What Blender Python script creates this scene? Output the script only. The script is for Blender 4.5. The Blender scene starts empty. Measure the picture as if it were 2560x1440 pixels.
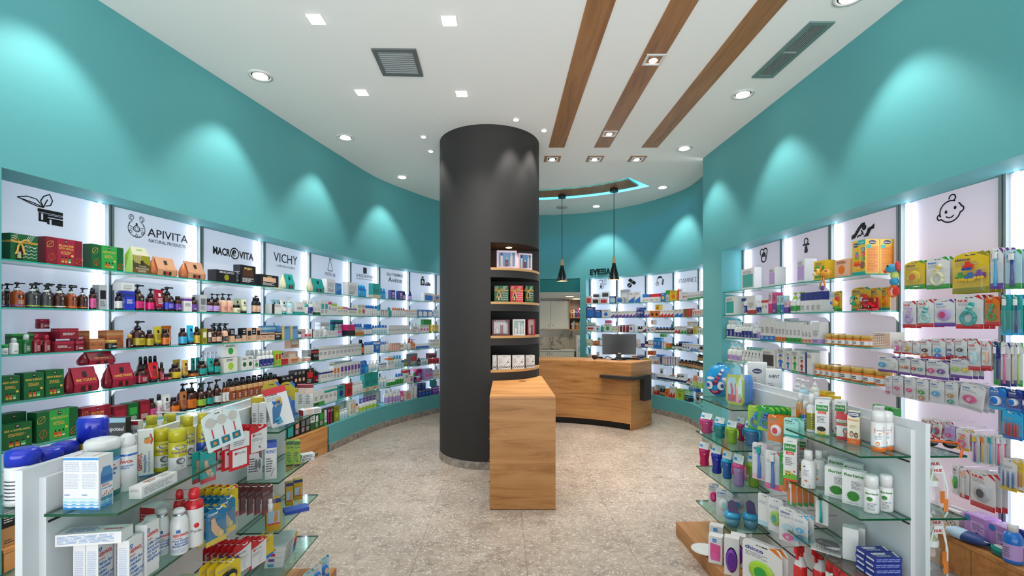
import bpy, math, random
from mathutils import Vector, Matrix
R_ = random.Random(7)
SC = bpy.context.scene
COL = SC.collection
# ---------------------------------------------------------------- camera, world, exposure
F, HX, HY, EYE = 1150.0, 1280.0, 805.0, 1.6      # focal length and principal point in pixels of the 2560x1440 frame
cd = bpy.data.cameras.new('camera'); cam = bpy.data.objects.new('camera', cd); COL.objects.link(cam)
cd.sensor_width = 36.0; cd.lens = 36.0*F/2560.0; cd.shift_y = (HY-720.0)/2560.0
cam.location = (0, 0, EYE); cam.rotation_euler = (math.pi/2, 0, 0); cd.clip_start = 0.05
SC.camera = cam
w = bpy.data.worlds.new('world'); SC.world = w; w.use_nodes = True
wn = w.node_tree.nodes; wl = w.node_tree.links          # fill light through the open shop front, lower half made brighter to lift the ceiling
tc_ = wn.new('ShaderNodeTexCoord'); sp_ = wn.new('ShaderNodeSeparateXYZ'); rp_ = wn.new('ShaderNodeMapRange'); wl.new(tc_.outputs['Generated'], sp_.inputs[0]); wl.new(sp_.outputs[2], rp_.inputs[0])
for k_, v_ in ((1, -.12), (2, .12), (3, 3.7), (4, .7)): rp_.inputs[k_].default_value = v_
wn['Background'].inputs[0].default_value = (0.96, 0.975, 1.0, 1); wl.new(rp_.outputs[0], wn['Background'].inputs[1])
SC.view_settings.view_transform = 'Standard'; SC.view_settings.look = 'None'
SC.view_settings.exposure = 0.5; SC.view_settings.gamma = 1.0; SC.view_settings.use_curve_mapping = False
SC.cycles.max_bounces = 7; SC.cycles.diffuse_bounces = 5; SC.cycles.glossy_bounces = 3; SC.cycles.transparent_max_bounces = 24
SC.cycles.caustics_reflective = False; SC.cycles.caustics_refractive = False
CEIL = 3.74; FAS = 2.462; REC = 0.28; LEDGE = 0.32
def spot(x, y, z, e, size=80, blend=.6, tx=0, ty=0, rad=.05, col=(1, .965, .92)):
    l = bpy.data.lights.new('spot_lamp', 'SPOT'); l.energy = e; l.spot_size = math.radians(size); l.spot_blend = blend
    l.shadow_soft_size = rad; l.color = col
    o = bpy.data.objects.new('spot_lamp', l); COL.objects.link(o); o.location = (x, y, z)
    o.rotation_euler = Vector((tx, ty, -1)).to_track_quat('-Z', 'Y').to_euler()
    return o
# ---------------------------------------------------------------- colours and materials
def lin(h):
    if isinstance(h, tuple): return h
    def f(c): return c/12.92 if c <= .04045 else ((c+.055)/1.055)**2.4
    return tuple(f(int(h[i:i+2], 16)/255) for i in (0, 2, 4))
class N:
    def __init__(s, name):
        s.m = bpy.data.materials.new(name); s.m.use_nodes = True; s.t = s.m.node_tree; s.t.nodes.clear()
        s.out = s.t.nodes.new('ShaderNodeOutputMaterial')
    def n(s, typ, ins=None, **kw):
        x = s.t.nodes.new('ShaderNode'+typ)
        for k, v in kw.items(): setattr(x, k, v)
        for k, v in (ins or {}).items():
            i = x.inputs[k]
            if hasattr(v, 'links') or isinstance(v, bpy.types.NodeSocket): s.t.links.new(v, i)
            else: i.default_value = v if not (isinstance(v, tuple) and len(v) == 3 and i.type == 'RGBA') else (*v, 1)
        return x
    def fin(s, sh): s.t.links.new(sh.outputs[0], s.out.inputs[0]); return s.m
    def math(s, op, a, b=0.0, c=None):
        d = {0: a, 1: b}
        if c is not None: d[2] = c
        return s.n('Math', d, operation=op).outputs[0]
    def ramp(s, fac, stops, interp='LINEAR'):
        x = s.n('ValToRGB', {0: fac}); e = x.color_ramp.elements; x.color_ramp.interpolation = interp
        while len(e) < len(stops): e.new(.5)
        for i, (p, c) in enumerate(stops): e[i].position = p; e[i].color = (*lin(c), 1)
        return x.outputs[0]
    def mix(s, fac, a, b, mode='MIX'):
        x = s.n('Mix', data_type='RGBA', blend_type=mode)
        for k, v in ((0, fac), (6, a), (7, b)):
            if isinstance(v, bpy.types.NodeSocket): s.t.links.new(v, x.inputs[k])
            else: x.inputs[k].default_value = v if not isinstance(v, tuple) else (*v, 1)
        return x.outputs[2]
def principled(name, col, rough=.5, metal=0., spec=.5, bump=0, bscale=200, **ex):
    a = N(name); ins = {'Base Color': lin(col) if col else a.n('Attribute', attribute_name='Col').outputs[0], 'Roughness': rough, 'Metallic': metal, 'Specular IOR Level': spec}
    ins.update(ex)
    if bump:
        tc = a.n('TexCoord').outputs[3]
        nz = a.n('TexNoise', {'Vector': tc, 'Scale': bscale, 'Detail': 3.0})
        ins['Normal'] = a.n('Bump', {'Height': nz.outputs[0], 'Strength': bump, 'Distance': .002}).outputs[0]
    return a.fin(a.n('BsdfPrincipled', ins))
def emis(name, col, st):
    a = N(name); return a.fin(a.n('Emission', {0: lin(col), 1: st}))
MT = {}
MT['P'] = principled('printed_card', None, .42)
MT['G'] = principled('glossy_plastic', None, .18)
MT['X'] = principled('polished_metal', None, .2, 1.0)
MT['E'] = emis('lamp_glow', 'fff6e8', 9.0)
MT['teal'] = principled('teal_wall_paint', '5aa3a6', .62, 0, .35, .25, 90)
MT['dteal'] = principled('dark_teal_paint', '0c7f83', .6)
MT['ceil'] = principled('white_ceiling_paint', 'f6f6f4', .8, 0, .2, .12, 60)
MT['char'] = principled('charcoal_paint', '32302f', .62, 0, .3, .1, 120)
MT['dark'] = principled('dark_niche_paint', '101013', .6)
MT['white'] = principled('white_laminate', 'd2d5d9', .35)
MT['grey'] = principled('grey_steel', '7d8a8a', .35, .0)
MT['black'] = principled('black_plastic', '0c0c0d', .35)
def mk_clear(name, tint, alpha, rough=.05):
    a = N(name)
    c = a.n('Attribute', attribute_name='Col').outputs[0] if tint is None else lin(tint)
    tr = a.n('BsdfTransparent', {0: c}); gl = a.n('BsdfGlossy', {0: (1., 1., 1.), 1: rough})
    df = a.n('BsdfPrincipled', {'Base Color': c, 'Roughness': .15})
    fa = a.math('POWER', a.n('LayerWeight', {0: .5}).outputs[1], 4.0); fr = a.math('ADD', a.math('MULTIPLY', fa, .55), .035)
    m1 = a.n('MixShader', {0: alpha, 1: tr.outputs[0], 2: df.outputs[0]})
    return a.fin(a.n('MixShader', {0: fr, 1: m1.outputs[0], 2: gl.outputs[0]}))
MT['C'] = mk_clear('clear_plastic', 'fafbfc', .05)
MT['T'] = mk_clear('tinted_plastic', None, .55, .1)
MT['glass'] = mk_clear('shelf_glass', 'd9efe9', .04)
MT['gedge'] = principled('shelf_glass_edge', '1f9c86', .12, 0, .6, **{'Emission Color': (.05, .42, .34, 1), 'Emission Strength': .0})
MT['gedged'] = principled('dark_glass_edge', '0d4a2c', .12)
def wood(name, c0, c1, c2, ax, scale=1.0, ax2=None):
    a = N(name); tc = a.n('TexCoord').outputs[3]
    sv = [14., 14., 14.]; sv[ax] = 1.1
    if ax2 is not None: sv[ax2] = 1.1
    mp = a.n('Mapping', {0: tc, 3: tuple(x*scale for x in sv)}).outputs[0]
    n1 = a.n('TexNoise', {'Vector': mp, 'Scale': 1.0, 'Detail': 7.0, 'Roughness': .62, 'Distortion': .9}).outputs[0]
    sv2 = [3., 3., 3.]; sv2[ax] = .7
    if ax2 is not None: sv2[ax2] = .7
    mp2 = a.n('Mapping', {0: tc, 3: tuple(x*scale for x in sv2)}).outputs[0]
    n2 = a.n('TexNoise', {'Vector': mp2, 'Scale': 1.3, 'Detail': 4.0, 'Distortion': .5}).outputs[0]
    c = a.ramp(n1, [(.28, c2), (.45, c0), (.6, c1), (.8, c0)])
    c = a.mix(a.ramp(n2, [(.4, '000000'), (.72, 'b0b0b0')]), c, lin(c2))
    vo = a.n('TexVoronoi', {'Vector': mp2, 'Scale': 1.1}, feature='F1').outputs[0]
    c = a.mix(a.ramp(vo, [(.0, 'c0c0c0'), (.07, '000000')]), c, lin('5d3a1c'))
    return a.fin(a.n('BsdfPrincipled', {'Base Color': c, 'Roughness': .42}))
MT['oakx'] = wood('oak_laminate_long', 'c98a4d', 'd79d60', '9a622c', 0)
MT['oakh'] = wood('oak_laminate_front', 'b88049', 'c6915a', '8f5e2e', 0, 1.0, 1)
MT['oaky'] = wood('oak_laminate_deep', 'b07a45', 'c08a52', '87562a', 1)
MT['oakc'] = wood('oak_ceiling_panel', '9c6a3c', 'ac794a', '7a4f2a', 1)
MT['pine'] = principled('pale_oak_edge', 'c99a62', .45)
def m_floor():
    a = N('terrazzo_tile'); tc = a.n('TexCoord').outputs[3]
    dn = a.n('TexNoise', {'Vector': tc, 'Scale': 6.0, 'Detail': 4.0})
    wv = a.n('VectorMath', {0: tc, 1: a.n('VectorMath', {0: dn.outputs['Color'], 3: .12}, operation='SCALE').outputs[0]}, operation='ADD').outputs[0]
    v1 = a.n('TexVoronoi', {'Vector': wv, 'Scale': 14.0}).outputs['Color']
    v2 = a.n('TexVoronoi', {'Vector': wv, 'Scale': 44.0}).outputs['Color']
    v3 = a.n('TexVoronoi', {'Vector': wv, 'Scale': 95.0}).outputs['Color']
    s1, s2, s3 = (a.n('SeparateColor', {0: v}).outputs[0] for v in (v1, v2, v3))
    big = a.n('TexNoise', {'Vector': tc, 'Scale': 2.2, 'Detail': 5.0}).outputs[0]
    base = a.ramp(big, [(.3, '9a8b7e'), (.5, 'a69789'), (.7, 'b3a496')])
    c = a.mix(a.ramp(s1, [(.0, 'a8a8a8'), (.06, 'a0a0a0'), (.09, '000000')]), base, lin('76695f'))
    c = a.mix(a.ramp(s1, [(.86, '000000'), (.91, '808080')]), c, lin('c2b9ae'))
    c = a.mix(a.ramp(s2, [(.0, 'b8b8b8'), (.10, '909090'), (.17, '000000')]), c, lin('7d7066'))
    c = a.mix(a.ramp(s2, [(.82, '000000'), (.91, '9c9c9c')]), c, lin('c8bfb5'))
    c = a.mix(a.ramp(s3, [(.0, 'a0a0a0'), (.22, '000000')]), c, lin('8a7d72'))
    c = a.mix(a.ramp(s3, [(.86, '000000'), (.94, 'd0d0d0')]), c, lin('dbd4cb'))
    se = a.n('SeparateXYZ', {0: tc})
    xx = a.math('ADD', se.outputs[0], a.math('MULTIPLY', se.outputs[1], .022))
    def line(v, off, per, wd):
        f = a.math('FRACT', a.math('DIVIDE', a.math('ADD', v, off), per))
        return a.math('LESS_THAN', a.math('MULTIPLY', a.math('MINIMUM', f, a.math('SUBTRACT', 1.0, f)), per), wd)
    g = a.math('MAXIMUM', line(xx, .58+7.42, .742, .0022), line(se.outputs[1], 10-3.454+.886*0, .886, .0018))
    c = a.mix(a.math('MULTIPLY', g, .75), c, lin('6f655c'))
    return a.fin(a.n('BsdfPrincipled', {'Base Color': c, 'Roughness': .33, 'Specular IOR Level': .4}))
MT['floor'] = m_floor()
def m_stone():
    a = N('grey_stone_skirting'); tc = a.n('TexCoord').outputs[3]
    n = a.n('TexNoise', {'Vector': tc, 'Scale': 18.0, 'Detail': 6.0, 'Distortion': 1.0}).outputs[0]
    c = a.ramp(n, [(.3, '6e675f'), (.5, '8f877f'), (.7, 'aaa39a')])
    return a.fin(a.n('BsdfPrincipled', {'Base Color': c, 'Roughness': .5}))
MT['stone'] = m_stone()
def m_marble():
    a = N('veined_marble'); tc = a.n('TexCoord').outputs[3]
    n = a.n('TexNoise', {'Vector': tc, 'Scale': 1.6, 'Detail': 5.0, 'Distortion': 1.5}).outputs[0]
    l = a.math('ABSOLUTE', a.math('SUBTRACT', n, .5))
    c = a.ramp(l, [(.0, '6a6058'), (.012, 'c9bfb2'), (.1, 'd6cdc2')])
    return a.fin(a.n('BsdfPrincipled', {'Base Color': c, 'Roughness': .2}))
MT['marble'] = m_marble()
def m_panel(name, col, em):
    a = N(name); return a.fin(a.n('BsdfPrincipled', {'Base Color': lin('d2d8e2' if name[-1] != 'm' else 'd6ccd8'), 'Roughness': .3, 'Emission Color': (*lin(col), 1), 'Emission Strength': em}))
MT['panel'] = m_panel('backlit_acrylic', 'ccd6f2', .27)
MT['panelr'] = m_panel('backlit_acrylic_warm', 'e6d4e6', .17)
MT['led'] = emis('led_strip_white', 'eaeeff', 8.0)
MT['cyan'] = emis('cove_led_cyan', '12aef0', 26)
MT['warm'] = emis('warm_lamp', 'ffd9a0', 6.0)
# ---------------------------------------------------------------- mesh builder
def cap(c): return tuple(min(q, .70) for q in lin(c))        # white card and plastic reflect about 70 per cent
class M:
    def __init__(s): s.v = []; s.f = []; s.c = []; s.m = []; s.sm = []; s.xf = None
    def vt(s, p):
        p = Vector(p)
        if s.xf is not None: p = s.xf @ p
        s.v.append(tuple(p)); return len(s.v)-1
    def face(s, pts, col='ffffff', mt='P', sm=False):
        s.f.append([s.vt(p) for p in pts]); s.c.append(cap(col)); s.m.append(mt); s.sm.append(sm)
    def fi(s, idx, col, mt, sm=False): s.f.append(list(idx)); s.c.append(cap(col)); s.m.append(mt); s.sm.append(sm)
    def box(s, x0, x1, y0, y1, z0, z1, col='ffffff', mt='P', cols=None):
        """cols: dict of face key f,b,l,r,t,d -> colour (front is -y)"""
        k = cols or {}
        i = [s.vt(p) for p in ((x0,y0,z0),(x1,y0,z0),(x1,y1,z0),(x0,y1,z0),(x0,y0,z1),(x1,y0,z1),(x1,y1,z1),(x0,y1,z1))]
        for q, n in (((0,1,5,4),'f'),((2,3,7,6),'b'),((3,0,4,7),'l'),((1,2,6,5),'r'),((4,5,6,7),'t'),((3,2,1,0),'d')):
            s.fi([i[a] for a in q], k.get(n, col), mt)
        return s
    def lathe(s, prof, n=20, cx=0, cy=0, z0=0, sx=1., sy=1., mt='G', cap=True, smooth=True):
        """prof: list of (r, z, colour[, mt]); the colour is of the band from this ring to the next"""
        rings = []
        for p in prof:
            r, z = p[0], p[1]
            rings.append([s.vt((cx+r*sx*math.cos(2*math.pi*k/n), cy+r*sy*math.sin(2*math.pi*k/n), z0+z)) for k in range(n)])
        for a in range(len(prof)-1):
            mm = prof[a][3] if len(prof[a]) > 3 else mt
            for k in range(n):
                s.fi((rings[a][k], rings[a][(k+1) % n], rings[a+1][(k+1) % n], rings[a+1][k]), prof[a][2], mm, smooth)
        if cap:
            if prof[0][0] > 1e-5: s.fi(rings[0][::-1], prof[0][2], prof[0][3] if len(prof[0]) > 3 else mt)
            if prof[-1][0] > 1e-5: s.fi(rings[-1], prof[-1][2], prof[-1][3] if len(prof[-1]) > 3 else mt)
        return s
    def prism(s, poly, y0, y1, col='ffffff', mt='P', side=None):
        """poly in x,z, extruded along y (front y0)"""
        a = [s.vt((x, y0, z)) for x, z in poly]; b = [s.vt((x, y1, z)) for x, z in poly]; n = len(poly)
        s.fi(a, col, mt); s.fi(b[::-1], col, mt)
        for k in range(n): s.fi((a[k], b[k], b[(k+1) % n], a[(k+1) % n]), side or col, mt)
        return s
    def zprism(s, poly, z0, z1, col='ffffff', mt='P', emt=None):
        a = [s.vt((x, y, z0)) for x, y in poly]; b = [s.vt((x, y, z1)) for x, y in poly]; n = len(poly)
        s.fi(a[::-1], col, mt); s.fi(b, col, mt)
        for k in range(n): s.fi((a[k], a[(k+1) % n], b[(k+1) % n], b[k]), col, emt or mt)
        return s
    def tube(s, pts, r, n=8, col='ffffff', mt='G'):
        pts = [Vector(p) for p in pts]; rings = []
        for i, p in enumerate(pts):
            d = (pts[min(i+1, len(pts)-1)]-pts[max(i-1, 0)]).normalized()
            u = d.orthogonal().normalized() if i == 0 else (pu - d*pu.dot(d)).normalized()
            pu = u; v = d.cross(u)
            rr = r[i] if isinstance(r, (list, tuple)) else r
            rings.append([s.vt(p+u*rr*math.cos(2*math.pi*k/n)+v*rr*math.sin(2*math.pi*k/n)) for k in range(n)])
        for a in range(len(pts)-1):
            for k in range(n): s.fi((rings[a][k], rings[a][(k+1) % n], rings[a+1][(k+1) % n], rings[a+1][k]), col, mt, True)
        s.fi(rings[0][::-1], col, mt); s.fi(rings[-1], col, mt)
        return s
    def blob(s, c, rx, ry, rz, col, mt='G', nu=14, nv=8):
        pr = []
        for k in range(nv+1):
            t = -math.pi/2+math.pi*k/nv; pr.append((max(math.cos(t), 1e-6), rz*math.sin(t), col))
        return s.lathe(pr, nu, c[0], c[1], c[2], rx, ry, mt, False)
    def flat(s, poly, y, col, mt='P'):
        """a printed patch: polygon in x,z facing -y at depth y"""
        s.fi([s.vt((x, y, z)) for x, z in poly], col, mt)
        return s
    def rect(s, x0, x1, z0, z1, y, col, mt='P'): return s.flat(((x0,z0),(x1,z0),(x1,z1),(x0,z1)), y, col, mt)
    def disc(s, cx, cz, r, y, col, mt='P', rz=None, n=16): return s.flat([(cx+r*math.cos(2*math.pi*k/n), cz+(rz or r)*math.sin(2*math.pi*k/n)) for k in range(n)], y, col, mt)
    def fdisc(s, cx, cz, r, y, col, mt='P', rz=None, n=16):
        rz = rz or r; c = s.vt((cx, y, cz)); R = [[s.vt((cx+r*q*math.cos(2*math.pi*k/n), y, cz+rz*q*math.sin(2*math.pi*k/n))) for k in range(n)] for q in (.5, 1.)]
        for k in range(n): s.fi((c, R[0][k], R[0][(k+1) % n]), col, mt); s.fi((R[0][k], R[1][k], R[1][(k+1) % n], R[0][(k+1) % n]), col, mt)
        return s
    def stroke(s, pts, wd, y, col, mt='P'):
        """a printed line through points x,z"""
        for (x0, z0), (x1, z1) in zip(pts, pts[1:]):
            d = Vector((x1-x0, z1-z0)); L = d.length
            if L < 1e-7: continue
            d /= L; nx, nz = -d.y*wd/2, d.x*wd/2; ex, ez = d.x*wd*.3, d.y*wd*.3
            s.flat(((x0+nx-ex,z0+nz-ez),(x0-nx-ex,z0-nz-ez),(x1-nx+ex,z1-nz+ez),(x1+nx+ex,z1+nz+ez)), y, col, mt)
        return s
    def text(s, body, x, z, h, y, col, w=None, bold=0., align='c', mt='P', rot=0., shear=0.):
        """printed lettering facing -y, centred (or from) x, baseline z, cap height h, optionally squeezed to width w"""
        vs, fs, x0, x1 = glyphs(body, bold)
        k = h/.70; kx = k if w is None else min(w/max(x1-x0, 1e-6), k*1.35)
        ox = {'c': -(x0+x1)/2, 'l': -x0, 'r': -x1}[align]; ca, sa = math.cos(rot), math.sin(rot)
        b = len(s.v)
        for vx, vz in vs:
            px, pz = (vx+ox)*kx+vz*k*shear, vz*k
            s.vt((x+px*ca-pz*sa, y, z+px*sa+pz*ca))
        for f in fs: s.fi([b+i for i in f], col, mt)
        return s
    def lines(s, x0, x1, z1, z0, n, y, col, ragged=.35, wd=.45):
        """rows of small print as thin strokes"""
        rr = random.Random(int(abs(x0*9973+z1*7919)*1000) % 99991+n)
        for k in range(n):
            z = z1-(z1-z0)*(k+.5)/n; h = (z1-z0)/n*wd; e = x1-(x1-x0)*ragged*rr.random(); x = x0
            while x < e-1e-4:
                l = (x1-x0)*(.10+.22*rr.random()); xe = min(x+l, e)
                s.rect(x, xe, z-h/2, z+h/2, y, col); x = xe+(x1-x0)*.035
        return s
    def sub(s, xf):
        s.xf = xf; return s
    def build(s, name, parent=None, loc=(0,0,0), rot=0., mats=None):
        me = bpy.data.meshes.new(name); me.from_pydata(s.v, [], s.f)
        used = []
        for x in s.m:
            if x not in used: used.append(x)
        for x in used: me.materials.append(MT[x])
        me.polygons.foreach_set('material_index', [used.index(x) for x in s.m])
        me.polygons.foreach_set('use_smooth', s.sm)
        at = me.attributes.new('Col', 'FLOAT_COLOR', 'FACE')
        at.data.foreach_set('color', [q for c in s.c for q in (*c, 1.)])
        me.update()
        o = bpy.data.objects.new(name, me); COL.objects.link(o); o.location = loc; o.rotation_euler = (0, 0, rot)
        if parent is not None: o.parent = parent
        return o
_G = {}
def glyphs(body, bold=0.):
    k = (body, bold)
    if k not in _G:
        c = bpy.data.curves.new('lettering', 'FONT'); c.body = body; c.resolution_u = 2; c.offset = bold
        o = bpy.data.objects.new('lettering', c); m = o.to_mesh()
        vs = [(v.co.x, v.co.y) for v in m.vertices]; fs = [list(p.vertices) for p in m.polygons]
        o.to_mesh_clear(); bpy.data.objects.remove(o); bpy.data.curves.remove(c)
        xs = [v[0] for v in vs] or [0, 1]
        _G[k] = (vs, fs, min(xs), max(xs))
    return _G[k]
def tag(o, label=None, cat=None, group=None, kind=None):
    for k, v in (('label', label), ('category', cat), ('group', group), ('kind', kind)):
        if v: o[k] = v
    return o
def empty(name, label, cat, loc=(0,0,0), rot=0., group=None):
    o = bpy.data.objects.new(name, None); COL.objects.link(o); o.location = loc; o.rotation_euler = (0, 0, rot); o.empty_display_size = .05
    return tag(o, label, cat, group)
def dup(o, loc=None, rot=None, parent=None):
    c = o.copy(); COL.objects.link(c); c.parent = parent
    if loc is not None: c.location = loc
    if rot is not None: c.rotation_euler = (0, 0, rot) if not isinstance(rot, tuple) else rot
    for ch in KIDS.get(o.name, []): add_kid(c, dup(ch, parent=c))
    return c
KIDS = {}
def add_kid(p, c): KIDS.setdefault(p.name, []).append(c); c.parent = p; return c
# ---------------------------------------------------------------- plan of the room
class Path:
    def __init__(s, pts):
        s.p = [Vector(p) for p in pts]; s.s = [0.]
        for a, b in zip(s.p, s.p[1:]): s.s.append(s.s[-1]+(b-a).length)
        s.L = s.s[-1]
        s.T = []
        for i in range(len(s.p)): s.T.append((s.p[min(i+1, len(s.p)-1)]-s.p[max(i-1, 0)]).normalized())
    def at(s, u, d=0.):
        """point, tangent at arc length u, moved d into the room"""
        u = min(max(u, -5.), s.L+5.)
        i = 0
        while i < len(s.s)-2 and s.s[i+1] < u: i += 1
        t = (u-s.s[i])/(s.s[i+1]-s.s[i]); p = s.p[i].lerp(s.p[i+1], t)
        tt = min(max(t, 0), 1); T = s.T[i].lerp(s.T[i+1], tt).normalized()
        return p+Vector((T.y, -T.x))*d, T
    def px(s, px, d=0., lo=None, hi=None):
        """arc length at which the line of sight through picture column px meets the path moved by d"""
        lo = 0. if lo is None else lo; hi = s.L if hi is None else hi
        k = (px-HX)/F; n = 240; prev = None
        for i in range(n+1):
            u = lo+(hi-lo)*i/n; p, _ = s.at(u, d); g = p.x-k*p.y
            if p.y > .05 and prev is not None and prev[1] <= 0 <= g: return prev[0]+(u-prev[0])*(-prev[1])/(g-prev[1]+1e-12)
            prev = (u, g)
        return None
def crom(pts, n=8):
    out = []
    for i in range(len(pts)-1):
        p0, p1, p2, p3 = (Vector(pts[max(min(j, len(pts)-1), 0)]) for j in (i-1, i, i+1, i+2))
        for k in range(n):
            t = k/n; out.append(.5*((2*p1)+(p2-p0)*t+(2*p0-5*p1+4*p2-p3)*t*t+(3*p1-p0-3*p2+p3)*t**3))
    out.append(Vector(pts[-1])); return out
LW = Path([(-3.62, -1.6), (-2.938, 2.057), (-2.751, 3.057)] + crom([(-2.33, 5.31), (-2.172, 6.1), (-2.0, 6.83), (-1.69, 7.47), (-1.28, 8.14), (-.5, 8.88), (.535, 9.2), (1.56, 8.98), (2.32, 8.34), (2.75, 7.53), (2.81, 7.0), (2.77, 6.6), (2.6, 6.1)]))
RW = Path([(2.498, 6.02), (2.709+.035*1.6, -1.6)])
def floor_pt(px, py, z=0.): Y = F*(EYE-z)/(py-HY); return Vector(((px-HX)/F*Y, Y))
# ================================================================ the room shell
def strip(m, path, u0, u1, d0, z0, d1, z1, mt, n=None, flip=False, col='ffffff'):
    """a band of faces along the path between (offset d0, height z0) and (d1, z1)"""
    n = n or max(2, int((u1-u0)/.12)); prev = None
    for i in range(n+1):
        u = u0+(u1-u0)*i/n; a, _ = path.at(u, d0); b, _ = path.at(u, d1)
        cur = (m.vt((a.x, a.y, z0)), m.vt((b.x, b.y, z1)))
        if prev: m.fi((prev[0], cur[0], cur[1], prev[1]), col, mt, True)
        prev = cur
    return m
def endcap(m, path, u, d0, d1, z0, z1, mt):
    a, _ = path.at(u, d0); b, _ = path.at(u, d1)
    m.face(((a.x, a.y, z0), (b.x, b.y, z0), (b.x, b.y, z1), (a.x, a.y, z1)), mt=mt)
def struct(m, name, label):
    o = m.build(name); o['kind'] = 'structure'; o['label'] = label; return o
uA = LW.px(4, 0)                      # near end of the left recess
uZ = LW.px(1190, 0, 6.)                  # left recess ends behind the pillar
uD0, uD1 = LW.px(1350, 0, 6.), LW.px(1450, 0, 6.)
uB0 = LW.px(1464.5, 0, 6.); uB1 = LW.L-.35
uPl = LW.px(821, 0)                      # oak base ends, teal plinth begins
WALLS = {'left': (0., uZ), 'back': (uZ, LW.L)}
TH = .06
m = M()
strip(m, LW, 0, uA, 0, 0, 0, FAS, 'teal'); strip(m, LW, 0, uZ, 0, FAS, 0, CEIL, 'teal')
strip(m, LW, uA, uZ, 0, FAS, -REC-.05, FAS, 'teal'); strip(m, LW, uA, uZ, -REC-.05, 0, -REC-.05, FAS, 'teal')
endcap(m, LW, uA, 0, -REC-.05, 0, FAS, 'teal'); endcap(m, LW, uZ, 0, -REC-.05, 0, FAS, 'teal')
strip(m, LW, uPl, uZ, 0, .0, 0, LEDGE, 'teal'); strip(m, LW, uPl, uZ, 0, LEDGE, -REC-.05, LEDGE, 'teal')
struct(m, 'wall_left', 'teal wall curving behind the pillar over the backlit shelving recess')
m = M()
strip(m, LW, uZ, LW.L, 0, FAS, 0, CEIL, 'teal'); strip(m, LW, uZ, uD0, 0, 0, 0, FAS, 'teal'); strip(m, LW, uD1, uB0, 0, 0, 0, FAS, 'teal')
strip(m, LW, uD0, uD1, 0, FAS, -.16, FAS, 'teal'); endcap(m, LW, uD0, 0, -.16, 0, FAS, 'teal'); endcap(m, LW, uD1, 0, -.16, 0, FAS, 'teal')
strip(m, LW, uB0, uB1, 0, FAS, -REC-.05, FAS, 'teal'); strip(m, LW, uB0, uB1, -REC-.05, 0, -REC-.05, FAS, 'teal')
endcap(m, LW, uB0, 0, -REC-.05, 0, FAS, 'teal'); endcap(m, LW, uB1, 0, -REC-.05, 0, FAS, 'teal'); strip(m, LW, uB1, LW.L, 0, 0, 0, FAS, 'teal')
strip(m, LW, uB0, uB1, 0, .0, 0, LEDGE, 'teal'); strip(m, LW, uB0, uB1, 0, LEDGE, -REC-.05, LEDGE, 'teal')
struct(m, 'wall_back', 'curved teal back wall with the pantry doorway and recessed shelves')
# right wall: flat, its recess starts a little way along
uR0 = RW.px(1803.5, 0); uR1 = RW.L
m = M()
strip(m, RW, 0, RW.L, 0, FAS, 0, CEIL, 'teal', 8); strip(m, RW, 0, uR0, 0, 0, 0, FAS, 'teal', 2)
strip(m, RW, uR0, uR1, 0, FAS, -REC-.05, FAS, 'teal', 4); strip(m, RW, uR0, uR1, -REC-.05, 0, -REC-.05, FAS, 'teal', 4)
endcap(m, RW, uR0, 0, -REC-.05, 0, FAS, 'teal'); endcap(m, RW, 0, 0, -.55, 0, CEIL, 'teal')
struct(m, 'wall_right', 'flat teal wall over the baby products recess')
# skirting tiles
def skirting(name, path, u0, u1, label):
    m = M(); strip(m, path, u0, u1, .012, 0, .012, .088, 'stone'); strip(m, path, u0, u1, .012, .088, 0, .088, 'stone')
    return struct(m, name, label)
skirting('baseboard_left', LW, uPl, uZ, 'grey stone skirting tiles under the curved teal plinth')
skirting('baseboard_back', LW, uZ, uD0, 'grey stone skirting on the back wall')
skirting('baseboard_counter_side', LW, uB0, LW.L, 'grey stone skirting under the shelves behind the cash desk')
skirting('baseboard_right', RW, 0, uR0, 'grey stone skirting at the corner of the flat teal wall')
# floor
m = M(); m.face(((-4.5,-1.6,0),(4.2,-1.6,0),(4.2,12.6,0),(-4.5,12.6,0)), mt='floor'); struct(m, 'floor', 'beige terrazzo tile floor with thin grout lines')
# ceiling with the curved cove slot cut out
def circ3(a, b, c):
    ax, ay, bx, by, cx, cy = *a, *b, *c; d = 2*(ax*(by-cy)+bx*(cy-ay)+cx*(ay-by))
    ux = ((ax*ax+ay*ay)*(by-cy)+(bx*bx+by*by)*(cy-ay)+(cx*cx+cy*cy)*(ay-by))/d
    uy = ((ax*ax+ay*ay)*(cx-bx)+(bx*bx+by*by)*(ax-cx)+(cx*cx+cy*cy)*(bx-ax))/d
    return Vector((ux, uy)), math.hypot(ax-ux, ay-uy)
cc, cr = circ3((.456, 7.94), (1.151, 7.788), (2.0, 7.26))
def arc_poly(r0, r1, a0, a1, n=24, e0=0., e1=0.):
    """ring sector about cc, angles clockwise from +y; the far edge may run e further than the near one"""
    P = []
    for k in range(n+1):
        a = a0-e0+(a1+e1-a0+e0)*k/n; P.append((cc.x+r1*math.sin(a), cc.y+r1*math.cos(a)))
    for k in range(n+1):
        a = a1+(a0-a1)*k/n; P.append((cc.x+r0*math.sin(a), cc.y+r0*math.cos(a)))
    return P
aend = math.atan2(1.749-cc.x, 6.913-cc.y); aend2 = math.atan2(2.0-cc.x, 7.26-cc.y)
rn = math.hypot(1.749-cc.x, 6.913-cc.y); a0 = -.16
PANEL = arc_poly(rn, cr, a0, aend, 28, 0, aend2-aend)
SLOT = arc_poly(rn-.09, cr+.11, a0-.05, aend+.022, 28, 0, aend2-aend+.028)
import bmesh
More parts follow.
